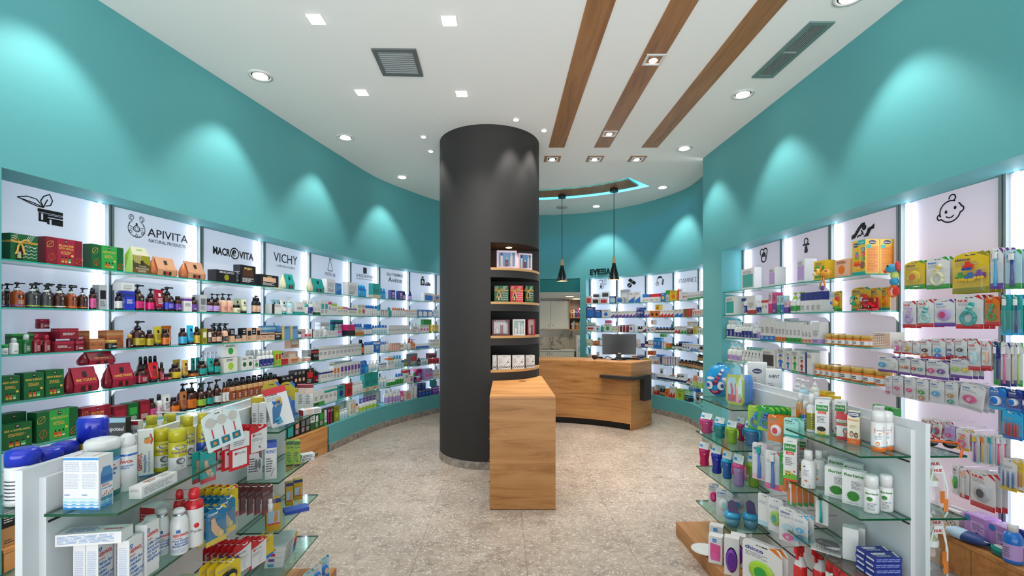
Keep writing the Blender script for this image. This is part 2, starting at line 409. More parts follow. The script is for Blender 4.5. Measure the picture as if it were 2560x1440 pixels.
def holed(name, outer, holes, z, mt):
    bm = bmesh.new(); ed = []
    for loop in [outer]+holes:
        vs = [bm.verts.new((x, y, z)) for x, y in loop]
        for i in range(len(vs)): ed.append(bm.edges.new((vs[i], vs[(i+1) % len(vs)])))
    bmesh.ops.triangle_fill(bm, edges=ed, use_beauty=True)
    me = bpy.data.meshes.new(name); bm.to_mesh(me); bm.free(); me.materials.append(MT[mt])
    o = bpy.data.objects.new(name, me); COL.objects.link(o); return o
o = holed('ceiling', [(-4.4,-1.6),(4.2,-1.6),(4.2,9.6),(-4.4,9.6)], [SLOT], CEIL, 'ceil'); tag(o, 'white plaster ceiling with recessed lights and a curved cove', kind='structure')
m = M()                                     # the cove's sides and top
n = len(SLOT)
for k in range(n):
    (x0, y0), (x1, y1) = SLOT[k], SLOT[(k+1) % n]
    m.face(((x0,y0,CEIL),(x1,y1,CEIL),(x1,y1,CEIL+.14),(x0,y0,CEIL+.14)), mt='ceil')
m.face([(x, y, CEIL+.14) for x, y in SLOT], mt='ceil'); struct(m, 'trim_cove', 'white sides of the curved ceiling cove')
m = M(); m.zprism(PANEL, CEIL+.004, CEIL+.03, mt='oakc'); o = m.build('cove_panel'); tag(o, 'curved oak panel hung in the lit ceiling cove', 'ceiling panel')
m = M()
q = arc_poly(rn+.03, cr-.03, a0+.02, aend-.012, 28, 0, aend2-aend-.02); c = len(q)
for k in range(c): m.tube([(*q[k], CEIL+.06), (*q[(k+1) % c], CEIL+.06)], .012, 6, mt='cyan')
o = m.build('cove_light_strip'); tag(o, 'cyan light strip glowing round the curved oak ceiling panel', 'light strip')
# oak strips let into the ceiling
for i, (xa, xb, lb) in enumerate(((.45, .64, 'beside the pillar'), (1.005, 1.19, 'with two spotlights in it'), (1.585, 1.78, 'closest to the flat wall with the long air slot'))):
    lb = ('oak strip in the ceiling running beside the charcoal pillar', 'oak strip in the ceiling with two square spotlights set in it', 'oak strip in the ceiling on the side of the long air slot')[i]
    ym = 5.63; g = .019
    m = M(); m.zprism([(xa+g*ym, -1.2), (xb+g*ym, -1.2), (xb, ym), (xa, ym)][::1], CEIL-.006, CEIL+.02, mt='oakc')
    for k in range(len(m.v)):
        x, y, z = m.v[k]
        if y < 0: m.v[k] = (x+g*1.2, y, z)
    o = m.build('ceiling_strip'); tag(o, lb, 'ceiling strip', 'oak ceiling strips')
# pantry behind the doorway
KY, KH = 12.35, 2.213
m = M()
m.face(((-.8,KY,0),(3.2,KY,0),(3.2,KY,2.6),(-.8,KY,2.6)), mt='ceil'); m.face(((-.8,9.3,0),(-.8,KY,0),(-.8,KY,2.6),(-.8,9.3,2.6)), mt='ceil'); m.face(((3.2,9.2,0),(3.2,KY,0),(3.2,KY,2.6),(3.2,9.2,2.6)), mt='ceil')
struct(m, 'wall_pantry', 'walls of the small pantry seen through the doorway')
m = M(); m.box(-.8, 3.2, 9.45, KY, KH, KH+.4, mt='ceil'); m.box(-.8, 3.2, 9.43, 9.449, KH, KH+.45, mt='dteal'); struct(m, 'ceiling_pantry', 'lowered pantry ceiling with a dark teal front')
for i, (x, y) in enumerate(((1.36, 10.85), (1.68, 12.0))):
    t = empty('pantry_downlight', ('round pantry ceiling lamp nearer the doorway', 'round pantry ceiling lamp over the bookcase')[i], 'ceiling light', (x, y, KH), group='pantry ceiling lamps')
    M().lathe([(.11, -.012, 'e8e6e2'), (.11, 0, 'e8e6e2')], 24, mt='P').build('trim_ring', t); M().lathe([(.095, -.016, 'ffffff'), (.095, -.013, 'ffffff')], 24, mt='warm').build('diffuser', t)
    spot(x, y, KH-.03, 22, 150, .5, rad=.08, col=(1, .86, .68))
t = empty('wall_cupboard', 'cream pantry wall cupboard with two plain doors', 'cupboard', (0, 12.02, 0))
M().box(.53, 1.486, .02, .32, 1.43, 2.148, 'ddd6cb').build('carcass', t); M().box(.53, 1.486, -.02, .02, 1.41, 1.44, 'd6cfc4').build('pelmet', t)
for a, b, k in ((.535, 1.006, .95), (1.012, 1.482, 1.07)):
    d = M().box(a, b, 0, .02, 1.446, 2.14, 'e2dbd0').build('door', t); M().lathe([(.006, 0, '2a2724'), (.013, .012, '2a2724'), (.01, .02, '2a2724')], 10, k, -.01, 1.5, mt='G').build('knob', d)
t = empty('base_cupboard', 'cream pantry base unit with knobbed doors under the sink', 'cupboard', (0, 11.78, 0))
M().box(.3, 1.60, .02, .56, 0.1, .85, 'd8d1c6').build('carcass', t)
for a, b, k in ((.31, .95, .98-.07), (.96, 1.59, 1.02)):
    d = M().box(a, b, 0, .02, .12, .84, 'e0d9ce').build('door', t); M().lathe([(.006, 0, '2a2724'), (.013, .012, '2a2724'), (.01, .02, '2a2724')], 10, k, -.01, .77, mt='G').build('knob', d)
o = M().box(.28, 1.62, 11.76, 12.34, .852, .887, 'e6dfd2').build('pantry_worktop'); tag(o, 'pale pantry worktop with a sink let into it', 'worktop')
t = empty('sink', 'steel sink bowl set in the pantry worktop', 'sink', (1.0, 12.0, .889)); m = M()
m.box(-.26, .26, -.2, .2, 0, .006, 'a8a6a2', 'X'); m.build('rim', t); M().box(-.22, .22, -.17, .13, .006, .008, '4a4845', 'P').build('bowl', t)
t = empty('mixer_tap', 'chrome mixer tap standing behind the pantry sink', 'tap', (1.06, 12.14, .897))
M().lathe([(.03, 0, 'd8d8d8'), (.024, .02, 'd8d8d8'), (.02, .12, 'd8d8d8')], 14, mt='X').build('body', t)
M().tube([(0,0,.1),(0,0,.24),(.01,-.03,.29),(.02,-.09,.30),(.03,-.14,.27)], .014, 8, 'd8d8d8', 'X').build('spout', t); M().tube([(.02,0,.09),(.09,-.01,.11)], .01, 8, 'd0d0d0', 'X').build('lever', t)
o = M().box(.28, 1.62, 12.335, 12.349, .888, 1.43, mt='marble').build('backsplash'); tag(o, 'veined cream marble splashback over the pantry sink', 'splashback')
t = empty('bookcase', 'oak pantry bookcase with two rows of books', 'bookcase', (0, 12.0, 0)); m = M()
for z in (1.385, 1.70): m.box(1.50, 2.3, 0, .3, z, z+.025, mt='oakx')
m.box(1.49, 1.51, 0, .3, 1.385, 2.19, mt='oakx'); m.box(1.50, 2.3, .29, .3, 1.385, 2.19, '3a2a20'); m.build('carcass', t)
cs = ['b9a23a','7c2a2a','c9c4b4','2c2c66','4a3a9a','3a2a80','9a2a4a','204a3a','c8c0a8','e0dccc','1e4c44','7a2030','d8d0c0','c0b8a0','2a2a2a','b06a30']
x = 1.53; k = 0
for row, z in enumerate((1.727, 1.412)):
    x = 1.535
    while x < 1.86:
        wd = .022+.02*R_.random(); h = .17+.07*R_.random(); cname = cs[k % len(cs)]
        o = M().box(x, x+wd, 12.03, 12.2, z, z+h, cname, cols={'t': 'e8e2d4'}).rect(x+.004, x+wd-.004, z+h*.6, z+h*.75, 12.0295, 'e0d8c0').build('book')
        tag(o, f"pantry book {k+1 if row==0 else k-5} from the cupboard along the {('upper','lower')[row]} row, {('mustard','maroon','stone','navy','violet','purple','crimson','bottle green','cream','ivory','pine green','wine','bone','sand','black','tan')[k%16]} spine", 'book', 'books on the pantry bookcase'); x += wd+.003; k += 1
t = empty('medicine_fridge', 'white glass-fronted medicine fridge with a blue-lit inside', 'fridge', (0, 11.7, 0))
m = M(); m.box(1.64, 2.2, .02, .5, 0, 1.25, 'd8d4cc'); m.build('cabinet', t); M().box(1.64, 2.2, 0, .02, 1.17, 1.25, 'e8e5df').build('control_panel', t)
M().rect(1.69, 2.16, .25, 1.13, .012, '9fc4e8', 'cyanp' if 0 else 'P').build('interior', t)  # the blue glow inside is painted as pale colour, nothing here emits
m = M(); m.box(1.64, 1.69, 0, .02, .2, 1.17, 'e2ded6'); m.build('door_frame', t)
for z in (.45, .72, .96):
    m = M(); m.box(1.695, 2.15, .0, .012, z, z+.008, 'e8eef4'); m.build('wire_shelf', t)
    for j in range(4):
        o = M().box(1.70+j*.1, 1.775+j*.1, 11.695, 11.711, z+.009, z+.11+.04*((j*7) % 3), ('d8dde0','2a2a30','7c8ca0','c8ccd0')[j % 4]).build('fridge_carton'); tag(o, f"{('pale','black','slate','silver')[j]} carton, shelf {int(z*4)} of the pantry medicine fridge", 'carton', 'cartons in the pantry fridge')
# ================================================================ the pillar with its niches
PC = Vector((-.271, 5.57)); PR = .597
pa = math.atan2(-PC.x, PC.y)                                   # turn so that local -y looks at the aisle
NICHE = ((2.189, 2.462), (1.8195, 2.086), (1.448, 1.718), (1.077, 1.346))
NX, NB = .012, -.02                                            # niche: local x > NX and y < NB
def ringpts(r, a0, a1, n): return [(r*math.sin(a0+(a1-a0)*k/n), -r*math.cos(a0+(a1-a0)*k/n)) for k in range(n+1)]
def level(m, r, z0, z1, mt, notch=False):
    if not notch: p = ringpts(r, 0, 2*math.pi, 72)[:-1]
    else:
        a0 = math.asin(NX/r); a1 = math.pi/2+math.asin(NB/r)
        p = ringpts(r, a1, 2*math.pi+a0, 56)
    n = len(p); a = [m.vt((x, y, z0)) for x, y in p]; b = [m.vt((x, y, z1)) for x, y in p]
    for k in range(n if not notch else n-1): m.fi((a[k], a[(k+1) % n], b[(k+1) % n], b[k]), 'ffffff', mt, True)
    if notch:
        c0 = (NX, NB)
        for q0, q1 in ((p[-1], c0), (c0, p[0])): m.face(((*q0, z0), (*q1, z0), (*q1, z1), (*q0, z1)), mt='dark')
def quarter(m, r, z, mt, up=True, zt=None):
    a0 = math.asin(NX/r); a1 = math.pi/2+math.asin(NB/r); p = ringpts(r, a0, a1, 20)+[(NX, NB)]
    if zt is None: m.face([(x, y, z) for x, y in (p if up else p[::-1])], mt=mt)
    else: m.zprism(p, z, zt, mt=mt)
m = M(); zs = [.085]; r2 = PR
level(m, PR, 2.37+.15, CEIL, 'char'); level(m, r2, .085, NICHE[3][0], 'char')
prev = None
for k, (z0, z1) in enumerate(NICHE[::-1]):
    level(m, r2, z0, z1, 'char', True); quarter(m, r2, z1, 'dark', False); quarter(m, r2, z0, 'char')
    nx = NICHE[::-1][k+1][0] if k < 3 else 2.37+.15
    level(m, r2, z1, nx, 'char')
m.face([(x, y, 2.52) for x, y in ringpts(PR, 0, 2*math.pi, 72)[:-1]], mt='char')
pil = m.build('pillar', loc=(PC.x, PC.y, 0), rot=pa); tag(pil, 'round charcoal pillar with four lit niches', kind='structure')
for z0, z1 in NICHE:
    mm = M(); quarter(mm, r2+.004, z0-.024, 'pine', zt=z0+.002); mm.build('niche_shelf', pil)
m = M(); level(m, PR+.006, 0, .085, 'stone'); m.face([(x, y, .085) for x, y in ringpts(PR+.006, 0, 2*math.pi, 72)[:-1]], mt='stone'); 
o = m.build('baseboard_pillar', loc=(PC.x, PC.y, 0), rot=pa); tag(o, 'grey stone skirting round the charcoal pillar', kind='structure')
t = empty('niche_downlight', 'small round lamp in the roof of the topmost pillar niche', 'downlight', (0, 0, 0)); q = Matrix.Rotation(pa, 3, 'Z') @ Vector((.22, -.30, 0)); t.location = (PC.x+q.x, PC.y+q.y, 2.462)
M().lathe([(.045, -.008, 'c9b79a'), (.045, 0, 'c9b79a')], 20, mt='X').build('trim_ring', t); M().lathe([(.036, -.011, 'ffffff'), (.036, -.0085, 'ffffff')], 20, mt='warm').build('lens', t)
spot(t.location.x, t.location.y, 2.44, 9, 120, .5, rad=.03, col=(1, .8, .58))
# pedestal in front of the pillar
t = empty('display_pedestal', 'oak pedestal counter standing against the charcoal pillar', 'counter', (0, 3.915, 0)); g = -.0165
def skew(m):
    for i, (x, y, z) in enumerate(m.v): m.v[i] = (x+g*y, y, z)
    return m
PZ = .967
skew(M().box(-.19, .371, 0, .022, .006, PZ-.022, mt='oakh')).build('front_panel', t)
def ped_poly(x0, x1, y0, gap, yr):
    """outline whose far side follows the pillar"""
    r = PR+gap; P = [(x0, y0), (x1, y0), (x1, yr)]; xe = min(x1, PC.x+r-.004-g*0)
    for k in range(19):
        x = xe+(x0-xe)*k/18; wx = x+g*1.2; P.append((x, PC.y-math.sqrt(max(r*r-(wx-PC.x)**2, 1e-6))-3.915))
    return P
skew(M().zprism(ped_poly(-.19, .371, 0, .012, 1.46), PZ-.021, PZ, mt='oakx')).build('top', t)
skew(M().zprism(ped_poly(-.165, .370, .023, .03, 1.2), .006, PZ-.023, mt='oaky')).build('carcass', t)
for k in range(4):
    d = skew(M().box(-.189, -.17, .03, .62, .03+k*.228, .25+k*.228, mt='char')).build('drawer', t)
    mm = M(); mm.xf = Matrix.Translation((-.19, .2, .175+k*.19)) @ Matrix.Rotation(-math.pi/2, 4, 'Y'); mm.lathe([(.004, 0, 'b07a50'), (.004, .008, 'b07a50'), (.009, .010, 'b07a50'), (.009, .018, 'b07a50')], 10, mt='X'); mm.build('knob', d)
skew(M().lathe([(.04, PZ, '161616'), (.04, PZ+.003, '161616')], 20, .13, 1.0, sx=1., sy=.45, mt='G')).build('cable_grommet', t)
# ================================================================ the cash desk
cA, cR = circ3((.433, 7.317), (1.042, 7.19), (1.743, 6.74))
e1 = math.atan2(1.743-cA.x, 6.74-cA.y); e0 = -e1*.75
def desk_poly(r0, r1, aa, ab, dn=0., n=26):
    P = [(cA.x+r0*math.sin(aa+(ab-aa)*k/n), cA.y+r0*math.cos(aa+(ab-aa)*k/n)) for k in range(n+1)]
    return P+[(cA.x+r1*math.sin(ab+dn+(aa-ab-dn)*k/n), cA.y+r1*math.cos(ab+dn+(aa-ab-dn)*k/n)) for k in range(n+1)]
DW = .62
t = empty('cash_desk', 'curved oak cash desk with a grey bag ledge', 'counter', (0, 0, 0))
M().zprism(desk_poly(cR, cR+DW, e0, e1), .012, .975, mt='oakx').build('body', t) if 0 else None
M().zprism(desk_poly(cR, cR+DW, e0, e1-.008), .10, .974, mt='oakh').build('body', t)
M().zprism(desk_poly(cR+.06, cR+DW-.02, e0, e1-.03), 0, .1, mt='black').build('plinth', t)
M().zprism(desk_poly(cR, cR+DW, e1-.0078, e1), .004, .974, mt='oakh').build('end_panel', t)
M().zprism(desk_poly(cR-.002, cR+DW+.002, e0, e1+.001), .975, 1.0, mt='oakx').build('worktop', t)
lt = e1-.235
M().zprism(desk_poly(cR-.10, cR-.001, lt, e1+.02), .755, .80, mt='char').build('bag_ledge', t)
p0 = Vector((cA.x+(cR-.10)*math.sin(e1+.003), cA.y+(cR-.10)*math.cos(e1+.003))); p1 = Vector((cA.x+(cR+.46)*math.sin(e1+.003), cA.y+(cR+.46)*math.cos(e1+.003))); d = (p1-p0).normalized(); nn = Vector((d.y, -d.x))
mm = M(); mm.zprism([p0, p0+nn*.07, p1+nn*.07, p1], .755, .80, mt='char'); pm = p1-d*.2; mm.zprism([pm, pm+nn*.07, p1+nn*.07, p1], .42, .755, mt='char'); mm.build('ledge_return', t)
# monitor, keyboard and cables on the desk
mp = Vector((1.70, 7.30)); t = empty('desk_monitor', 'black flat monitor seen from behind on the cash desk', 'monitor', (mp.x, mp.y, 1.0), -.12)
mm = M(); mm.lathe([(.13, 0, '101011'), (.125, .012, '101011'), (.03, .02, '101011')], 28, sy=.75); mm.build('foot', t)
M().box(-.035, .035, -.012, .02, .018, .14, '121213', 'G').build('neck', t)
mm = M(); mm.prism([(-.26, .085), (.26, .085), (.265, .41), (-.265, .41)], -.0, .03, '0d0d0e', 'G'); mm.prism([(-.20, .12), (.20, .12), (.21, .37), (-.21, .37)], -.03, 0, '111112', 'G'); mm.build('screen_housing', t); M().rect(-.02, .02, .098, .112, -.0305, 'd8d8d8').build('sticker', t)
t = empty('desk_keyboard', 'black keyboard lying behind the monitor foot', 'keyboard', (1.86, 7.42, 1.002), -.45); M().box(-.2, .2, -.06, .06, 0, .02, '131314', 'G').build('case', t); M().box(-.18, .18, -.045, .045, .02, .026, '202022', 'G').build('keys', t)
t = empty('barcode_scanner', 'black handheld barcode scanner beside the monitor', 'scanner', (1.33, 7.40, 1.0)); mm = M(); mm.blob((0, 0, .035), .045, .04, .035, '141415'); mm.build('head', t); M().tube([(.03,0,.03),(.09,.02,.025),(.13,.03,.022)], .016, 8, '141415').build('handle', t)
o = M().tube([(1.48,7.45,1.008),(1.50,7.36,1.03),(1.54,7.45,1.045),(1.52,7.38,1.05),(1.60,7.47,1.02),(1.66,7.50,1.01)], .006, 6, '0c0c0d').build('desk_cable'); tag(o, 'looped black cable between the scanner and the monitor', 'cable')
# ================================================================ ceiling fittings
def downlight(x, y, r, label, group, e, size=84, tx=0, ty=0, name='round_downlight', bl=.55):
    t = empty(name, label, 'downlight', (x, y, CEIL), group=group)
    m = M(); m.lathe([(r*.74, -.001, 'b8b8b6'), (r*.78, -.010, 'f2f2f0'), (r, -.008, 'f2f2f0'), (r, 0, 'f2f2f0')], 28, mt='P', cap=False); m.build('trim_ring', t)
    M().lathe([(r*.62, -.006, '2c2c2c'), (r*.76, -.003, '2c2c2c')], 24, mt='P', cap=False).build('gasket', t)
    M().lathe([(r*.62, -.009, 'ffffff'), (r*.5, -.015, 'ffffff'), (.001, -.017, 'ffffff')], 24, mt='E', cap=False).build('lens', t)
    spot(x+tx*.03, y+ty*.03, CEIL-.04, e, size, bl, tx, ty, .045)
WL = 38
LP = [(-2.185, 3.995), (-1.93, 5.327), (-1.62, 6.78), (-2.44, 2.66), (-.55, 8.33)]
nm = ['first from the ceiling grille side', '', '', '', '']
lab = ['large round downlight along the teal wall, the one nearest the square grille', 'large round downlight along the teal wall, second before the curve', 'large round downlight where the teal wall starts to curve', 'large round downlight along the teal wall before the gift boxes', 'large round downlight behind the pillar']
for i, (x, y) in enumerate(LP):
    u = min(range(200), key=lambda k: (LW.at(LW.L*k/200)[0]-Vector((x, y))).length)*LW.L/200; p, T = LW.at(u); n = Vector((-T.y, T.x))
    downlight(x, y, .098, lab[i], 'round wall-washing downlights', WL, 82, n.x*.12, n.y*.12)
lab = ['large round downlight beside the long air slot', 'large round downlight before the corner of the flat teal wall', 'large round downlight at the ceiling edge over the baby shelves', 'large round downlight over the curved back shelves', 'large round downlight behind the hanging pendants']
for i, (x, y) in enumerate(((2.167, 4.318), (2.12, 5.657), (2.22, 3.02), (2.39, 7.30), (1.557, 8.486))):
    if i < 3: n = Vector((1, 0))
    else:
        u = min(range(200), key=lambda k: (LW.at(LW.L*k/200)[0]-Vector((x, y))).length)*LW.L/200; p, T = LW.at(u); n = Vector((-T.y, T.x))
    downlight(x, y, .098, lab[i], 'round wall-washing downlights', WL*(1.4 if i > 2 else 1), 82, n.x*.12, n.y*.12)
lab = ['small round spotlight just before the pillar', 'small round spotlight between the pillar and the oak strip', 'small round spotlight beside the pillar, nearer the square grille', 'small round spotlight close behind the pillar shoulder']
for i, (x, y) in enumerate(((.042, 4.854), (.357, 5.127), (-1.02, 5.304), (-1.015, 5.75))):
    downlight(x, y, .042, lab[i], 'small pillar spotlights', 26, 70, *((.05, .1), (-.1, .1), (.1, 0), (.1, 0))[i], name='small_spotlight')
lab = ['flush square lamp in front of the ceiling grille, on the teal wall side', 'flush square lamp in front of the ceiling grille, on the oak strip side', 'flush square lamp behind the ceiling grille, on the teal wall side', 'flush square lamp behind the ceiling grille, on the pillar side']
for i, (x, y) in enumerate(((-1.385, 3.25), (-.446, 3.268), (-1.40, 4.287), (-.472, 4.31))):
    t = empty('square_downlight', lab[i], 'downlight', (x, y, CEIL), group='flush square lamps')
    M().box(-.054, .054, -.054, .054, -.004, 0, 'f4f4f2').build('frame', t); M().box(-.049, .049, -.049, .049, -.007, -.004, mt='E').build('diffuser', t); spot(x, y, CEIL-.03, 52, 120, .8, rad=.05)
def gimbal(x, y, label, oak, e):
    t = empty('square_gimbal_spotlight', label, 'spotlight', (x, y, CEIL), group='square gimbal spotlights')
    def ring(a, b, z0, z1, c, mt='P'):
        m = M()
        for x0, x1, y0, y1 in ((-a, a, -a, -b), (-a, a, b, a), (-a, -b, -b, b), (b, a, -b, b)): m.box(x0, x1, y0, y1, z0, z1, c, mt)
        return m
    if oak: ring(.105, .078, -.006, 0, 'ffffff', 'oakc').build('oak_surround', t)
    ring(.078, .058, -.013, 0, 'f0f0ee').build('frame', t); M().box(-.058, .058, -.058, .058, -.002, -.001, '1c1714').build('recess', t)
    M().lathe([(.036, -.004, 'ffffff'), (.03, -.010, 'ffffff')], 20, .0, .018, mt='E').build('lamp', t); spot(x, y, CEIL-.03, e, 75, .7, rad=.04, col=(1, .9, .78))
gimbal(1.154, 3.74, 'square spotlight in the middle oak strip, the one nearer the doorway end', False, 60); gimbal(1.105, 5.21, 'square spotlight in the middle oak strip, close to its end at the counter', False, 60)
for x, lb in ((.528, 'next to the pillar'), (1.085, 'middle of the three'), (1.64, 'next to the flat teal wall')): gimbal(x, 6.03, f'oak framed square spotlight beyond the oak strips, {lb}', True, 95)
# grille and air slot
def slats(name, label, quad, n, along, fcol, scol, parts=1):
    """quad: near-left, near-right, far-right, far-left corners on the ceiling"""
    t = empty(name, label, 'air vent', (0, 0, CEIL)); a, b, c, d = (Vector(q) for q in quad)
    P = lambda s_, t_: a.lerp(b, s_).lerp(d.lerp(c, s_), t_)
    def bar(m, s0, s1, t0, t1, z0, z1, col, mt='P'): m.zprism([P(s0, t0), P(s1, t0), P(s1, t1), P(s0, t1)], z0, z1, col, mt)
    L1 = (b-a).length; L2 = (d-a).length; fs, ft = .035/L1, .035/L2
    m = M(); bar(m, 0, 1, 0, ft, -.012, 0, fcol); bar(m, 0, 1, 1-ft, 1, -.012, 0, fcol); bar(m, 0, fs, ft, 1-ft, -.012, 0, fcol); bar(m, 1-fs, 1, ft, 1-ft, -.012, 0, fcol); m.build('frame', t)
    m = M(); bar(m, fs, 1-fs, ft, 1-ft, -.002, -.001, '0a0a0a'); m.build('duct_opening', t)
    for k in range(n):
        m = M()
        if along == 't':
            s0 = fs+(1-2*fs)*(k+.35)/n; bar(m, s0, s0+(1-2*fs)*.22/n, ft, 1-ft, -.009, -.002, scol, 'P')
        else:
            t0 = ft+(1-2*ft)*(k+.3)/n; bar(m, fs, 1-fs, t0, t0+(1-2*ft)*.4/n, -.009, -.002, scol, 'P')
        m.build('slat', t)
    if parts > 1: m = M(); bar(m, fs, 1-fs, .5-.008, .5+.008, -.0095, -.002, scol); m.build('crossbar', t)
slats('ceiling_grille', 'square dark grey air grille in the white ceiling', [(-1.10, 3.593), (-.752, 3.6), (-.77, 3.995), (-1.115, 3.98)], 11, 's', '5d6260', 'a9b0b0')
slats('air_slot_diffuser', 'long narrow air slot in the ceiling beside the flat wall', [(2.12, 3.27), (2.30, 3.27), (2.275, 4.015), (2.09, 4.015)], 7, 't', '6f8884', '9fb0ae', 2)
t = empty('smoke_detector', 'round white detector on the ceiling behind the pendants', 'detector', (.93, 8.55, CEIL)); M().lathe([(.10, -.02, 'b8bab8'), (.105, 0, 'b8bab8')], 24, mt='P').build('housing', t)
# pendants
for i, (x, y, zb, lb) in enumerate(((.841, 7.74, 2.287, 'black cone pendant hanging nearer the pillar'), (1.634, 7.37, 2.277, 'black cone pendant hanging in front of the back shelves'))):
    t = empty('pendant_lamp', lb, 'pendant lamp', (x, y, zb), group='black cone pendants')
    M().lathe([(.065, CEIL-zb-.055, '1a1a1a'), (.065, CEIL-zb-.012, '1a1a1a')], 24).build('ceiling_rose', t); M().tube([(0, 0, .37), (0, 0, CEIL-zb-.05)], .005, 6, '111111').build('cord', t)
    M().lathe([(.026, .262, 'd2a878'), (.027, .28, 'd2a878'), (.019, .37, 'd2a878')], 16, mt='P').build('neck', t)
    m = M(); m.lathe([(.088, 0, '151515'), (.09, .004, '151515'), (.03, .235, '151515'), (.028, .262, '151515')], 28, cap=False); m.lathe([(.086, .001, 'b8703a'), (.03, .2, 'b8703a')], 28, mt='P', cap=False); m.build('shade', t)
    M().blob((0, 0, .05), .035, .035, .045, 'ffffff', 'warm').build('bulb', t); l = bpy.data.lights.new('pendant_light', 'POINT'); l.energy = 5; l.color = (1, .7, .4); l.shadow_soft_size = .04; o = bpy.data.objects.new('pendant_light', l); COL.objects.link(o); o.location = (x, y, zb-.01)
# ================================================================ wall shelving
SHZ = [1.956, 1.684, 1.412, 1.140, .868, .596]            # tops of the six glass shelves, ledge below
GT = .008
def upright(path, u, label, group, zs=SHZ, z0=.322, d=-REC+.012):
    p, T = path.at(u, d); t = empty('shelf_upright', label, 'shelf upright', (p.x, p.y, 0), math.atan2(T.y, T.x), group)
    m = M(); m.box(-.02, -.006, -.02, .01, z0, FAS, mt='grey'); m.box(.006, .02, -.02, .01, z0, FAS, mt='grey'); m.box(-.006, .006, -.008, .01, z0, FAS, '3c4143')
    m.build('channel', t)
    m = M()
    z = z0+.05
    while z < FAS-.05: m.box(-.003, .003, -.0095, -.0085, z, z+.018, '15181a'); z += .045
    m.build('slots', t)
    for zz in zs:
        m = M(); m.xf = Matrix.Translation((0, 0, zz-GT-.0025))
        a = [(-.02, 0), (-.235, 0), (-.235, -.014), (-.06, -.035), (-.02, -.075)]
        m.xf = m.xf @ Matrix.Rotation(-math.pi/2, 4, 'Z')
        m.prism([(-y, z) for y, z in ((q[0]-0, q[1]) for q in a)], -.0035, .0035, 'b4babb', 'P')
        m.build('bracket', t)
    return t
def glass_shelf(path, u0, u1, z, label, group, d0=-REC+.038, d1=-.012, n=None, emt='gedge'):
    n = n or max(2, int((u1-u0)/.1)); m = M(); A = []; B = []
    for i in range(n+1):
        u = u0+(u1-u0)*i/n; A.append(path.at(u, d1)[0]); B.append(path.at(u, d0)[0])
    o = A[0].copy(); P = [q-o for q in A]+[q-o for q in B[::-1]]; c = len(P)
    a = [m.vt((q.x, q.y, -GT)) for q in P]; b = [m.vt((q.x, q.y, 0)) for q in P]
    m.fi(a[::-1], 'ffffff', 'glass'); m.fi(b, 'ffffff', 'glass')
    for k in range(c): m.fi((a[k], a[(k+1) % c], b[(k+1) % c], b[k]), 'ffffff', emt)
    ob = m.build('glass_shelf', loc=(o.x, o.y, z)); return tag(ob, label, 'glass shelf', group)
def panel(path, u0, u1, label, mt, z0=.322):
    n = max(2, int((u1-u0)/.15)); m = M(); strip(m, path, u0, u1, -REC+.004, z0, -REC+.004, FAS-.002, mt, n); strip(m, path, u0, u1, -REC-.004, FAS-.002, -REC+.004, FAS-.002, mt, n)
    p, T = path.at((u0+u1)/2, -REC+.004)
    for i, (x, y, z) in enumerate(m.v): m.v[i] = (x-p.x, y-p.y, z)
    o = m.build('backlit_panel', loc=(p.x, p.y, 0)); return tag(o, label, 'light panel', 'backlit shelving panels')
def led(path, u, label, z0=.322, wd=.017):
    p, T = path.at(u, -REC+.028); m = M(); m.tube([(0, 0, z0+.012), (0, 0, FAS-.012)], .011, 8, mt='led'); o = m.build('led_strip', loc=(p.x, p.y, 0), rot=math.atan2(T.y, T.x))
    q = M(); q.box(-.014, .014, .004, .016, z0+.002, z0+.012, 'c8ccd0'); q.box(-.014, .014, .004, .016, FAS-.012, FAS-.001, 'c8ccd0'); q.build('end_clips', o)
    return tag(o, label, 'light strip', 'upright light strips')
BAYS = {}                                                    # key -> (path, u0, u1, sign words)
LU = [uA]+[LW.px(x, -REC) for x in (270, 497, 655, 770, 872, 945, 1020, 1087)]+[LW.px(1150, -REC, 6.)]
LS = ['leaf jars sign', 'round emblem sign', 'bold lettering sign', 'tall serif sign', 'flask sign', 'black square sign', 'accented serif sign', 'soap bottle sign', 'pillar edge']
BU = [uB0+.02]+[LW.px(x, -REC, 7.) for x in (1543.6, 1616.5, 1686.5, 1750)]+[uB1-.02]
BS = ['thermometer sign', 'pill sign', 'gauge sign', 'vitamin sign', 'corner end']
RU = [uR0+.025]+[RW.px(x, -REC) for x in (1960, 2083, 2257, 2518)]
RS = ['pacifier sign', 'dummy sign', 'hands sign', 'baby sign', 'edge bay']
ordn = ['topmost', 'second', 'third', 'fourth', 'fifth', 'sixth']
for i, nm in enumerate(LS):
    BAYS['L%d' % i] = (LW, LU[i], LU[i+1], nm)
    if i > 0: upright(LW, LU[i], f'slotted grey shelf upright between the {LS[i-1]} and the {nm}', 'slotted shelf uprights')
    p = panel(LW, LU[i]+.021, LU[i+1]-.021, f'backlit white shelving panel with the {nm}' if i < 8 else 'backlit white shelving panel hidden at the pillar edge', 'panel'); BAYS['L%d' % i] += (p,)
    if i < 8: led(LW, LU[i+1]-.075, f'vertical light strip at the far end of the {nm} bay')
    for k, z in enumerate(SHZ): glass_shelf(LW, LU[i]+(.004 if i else .01), LU[i+1]-.004, z, f'{ordn[k]} glass shelf from the top under the {nm}', 'wall glass shelves')
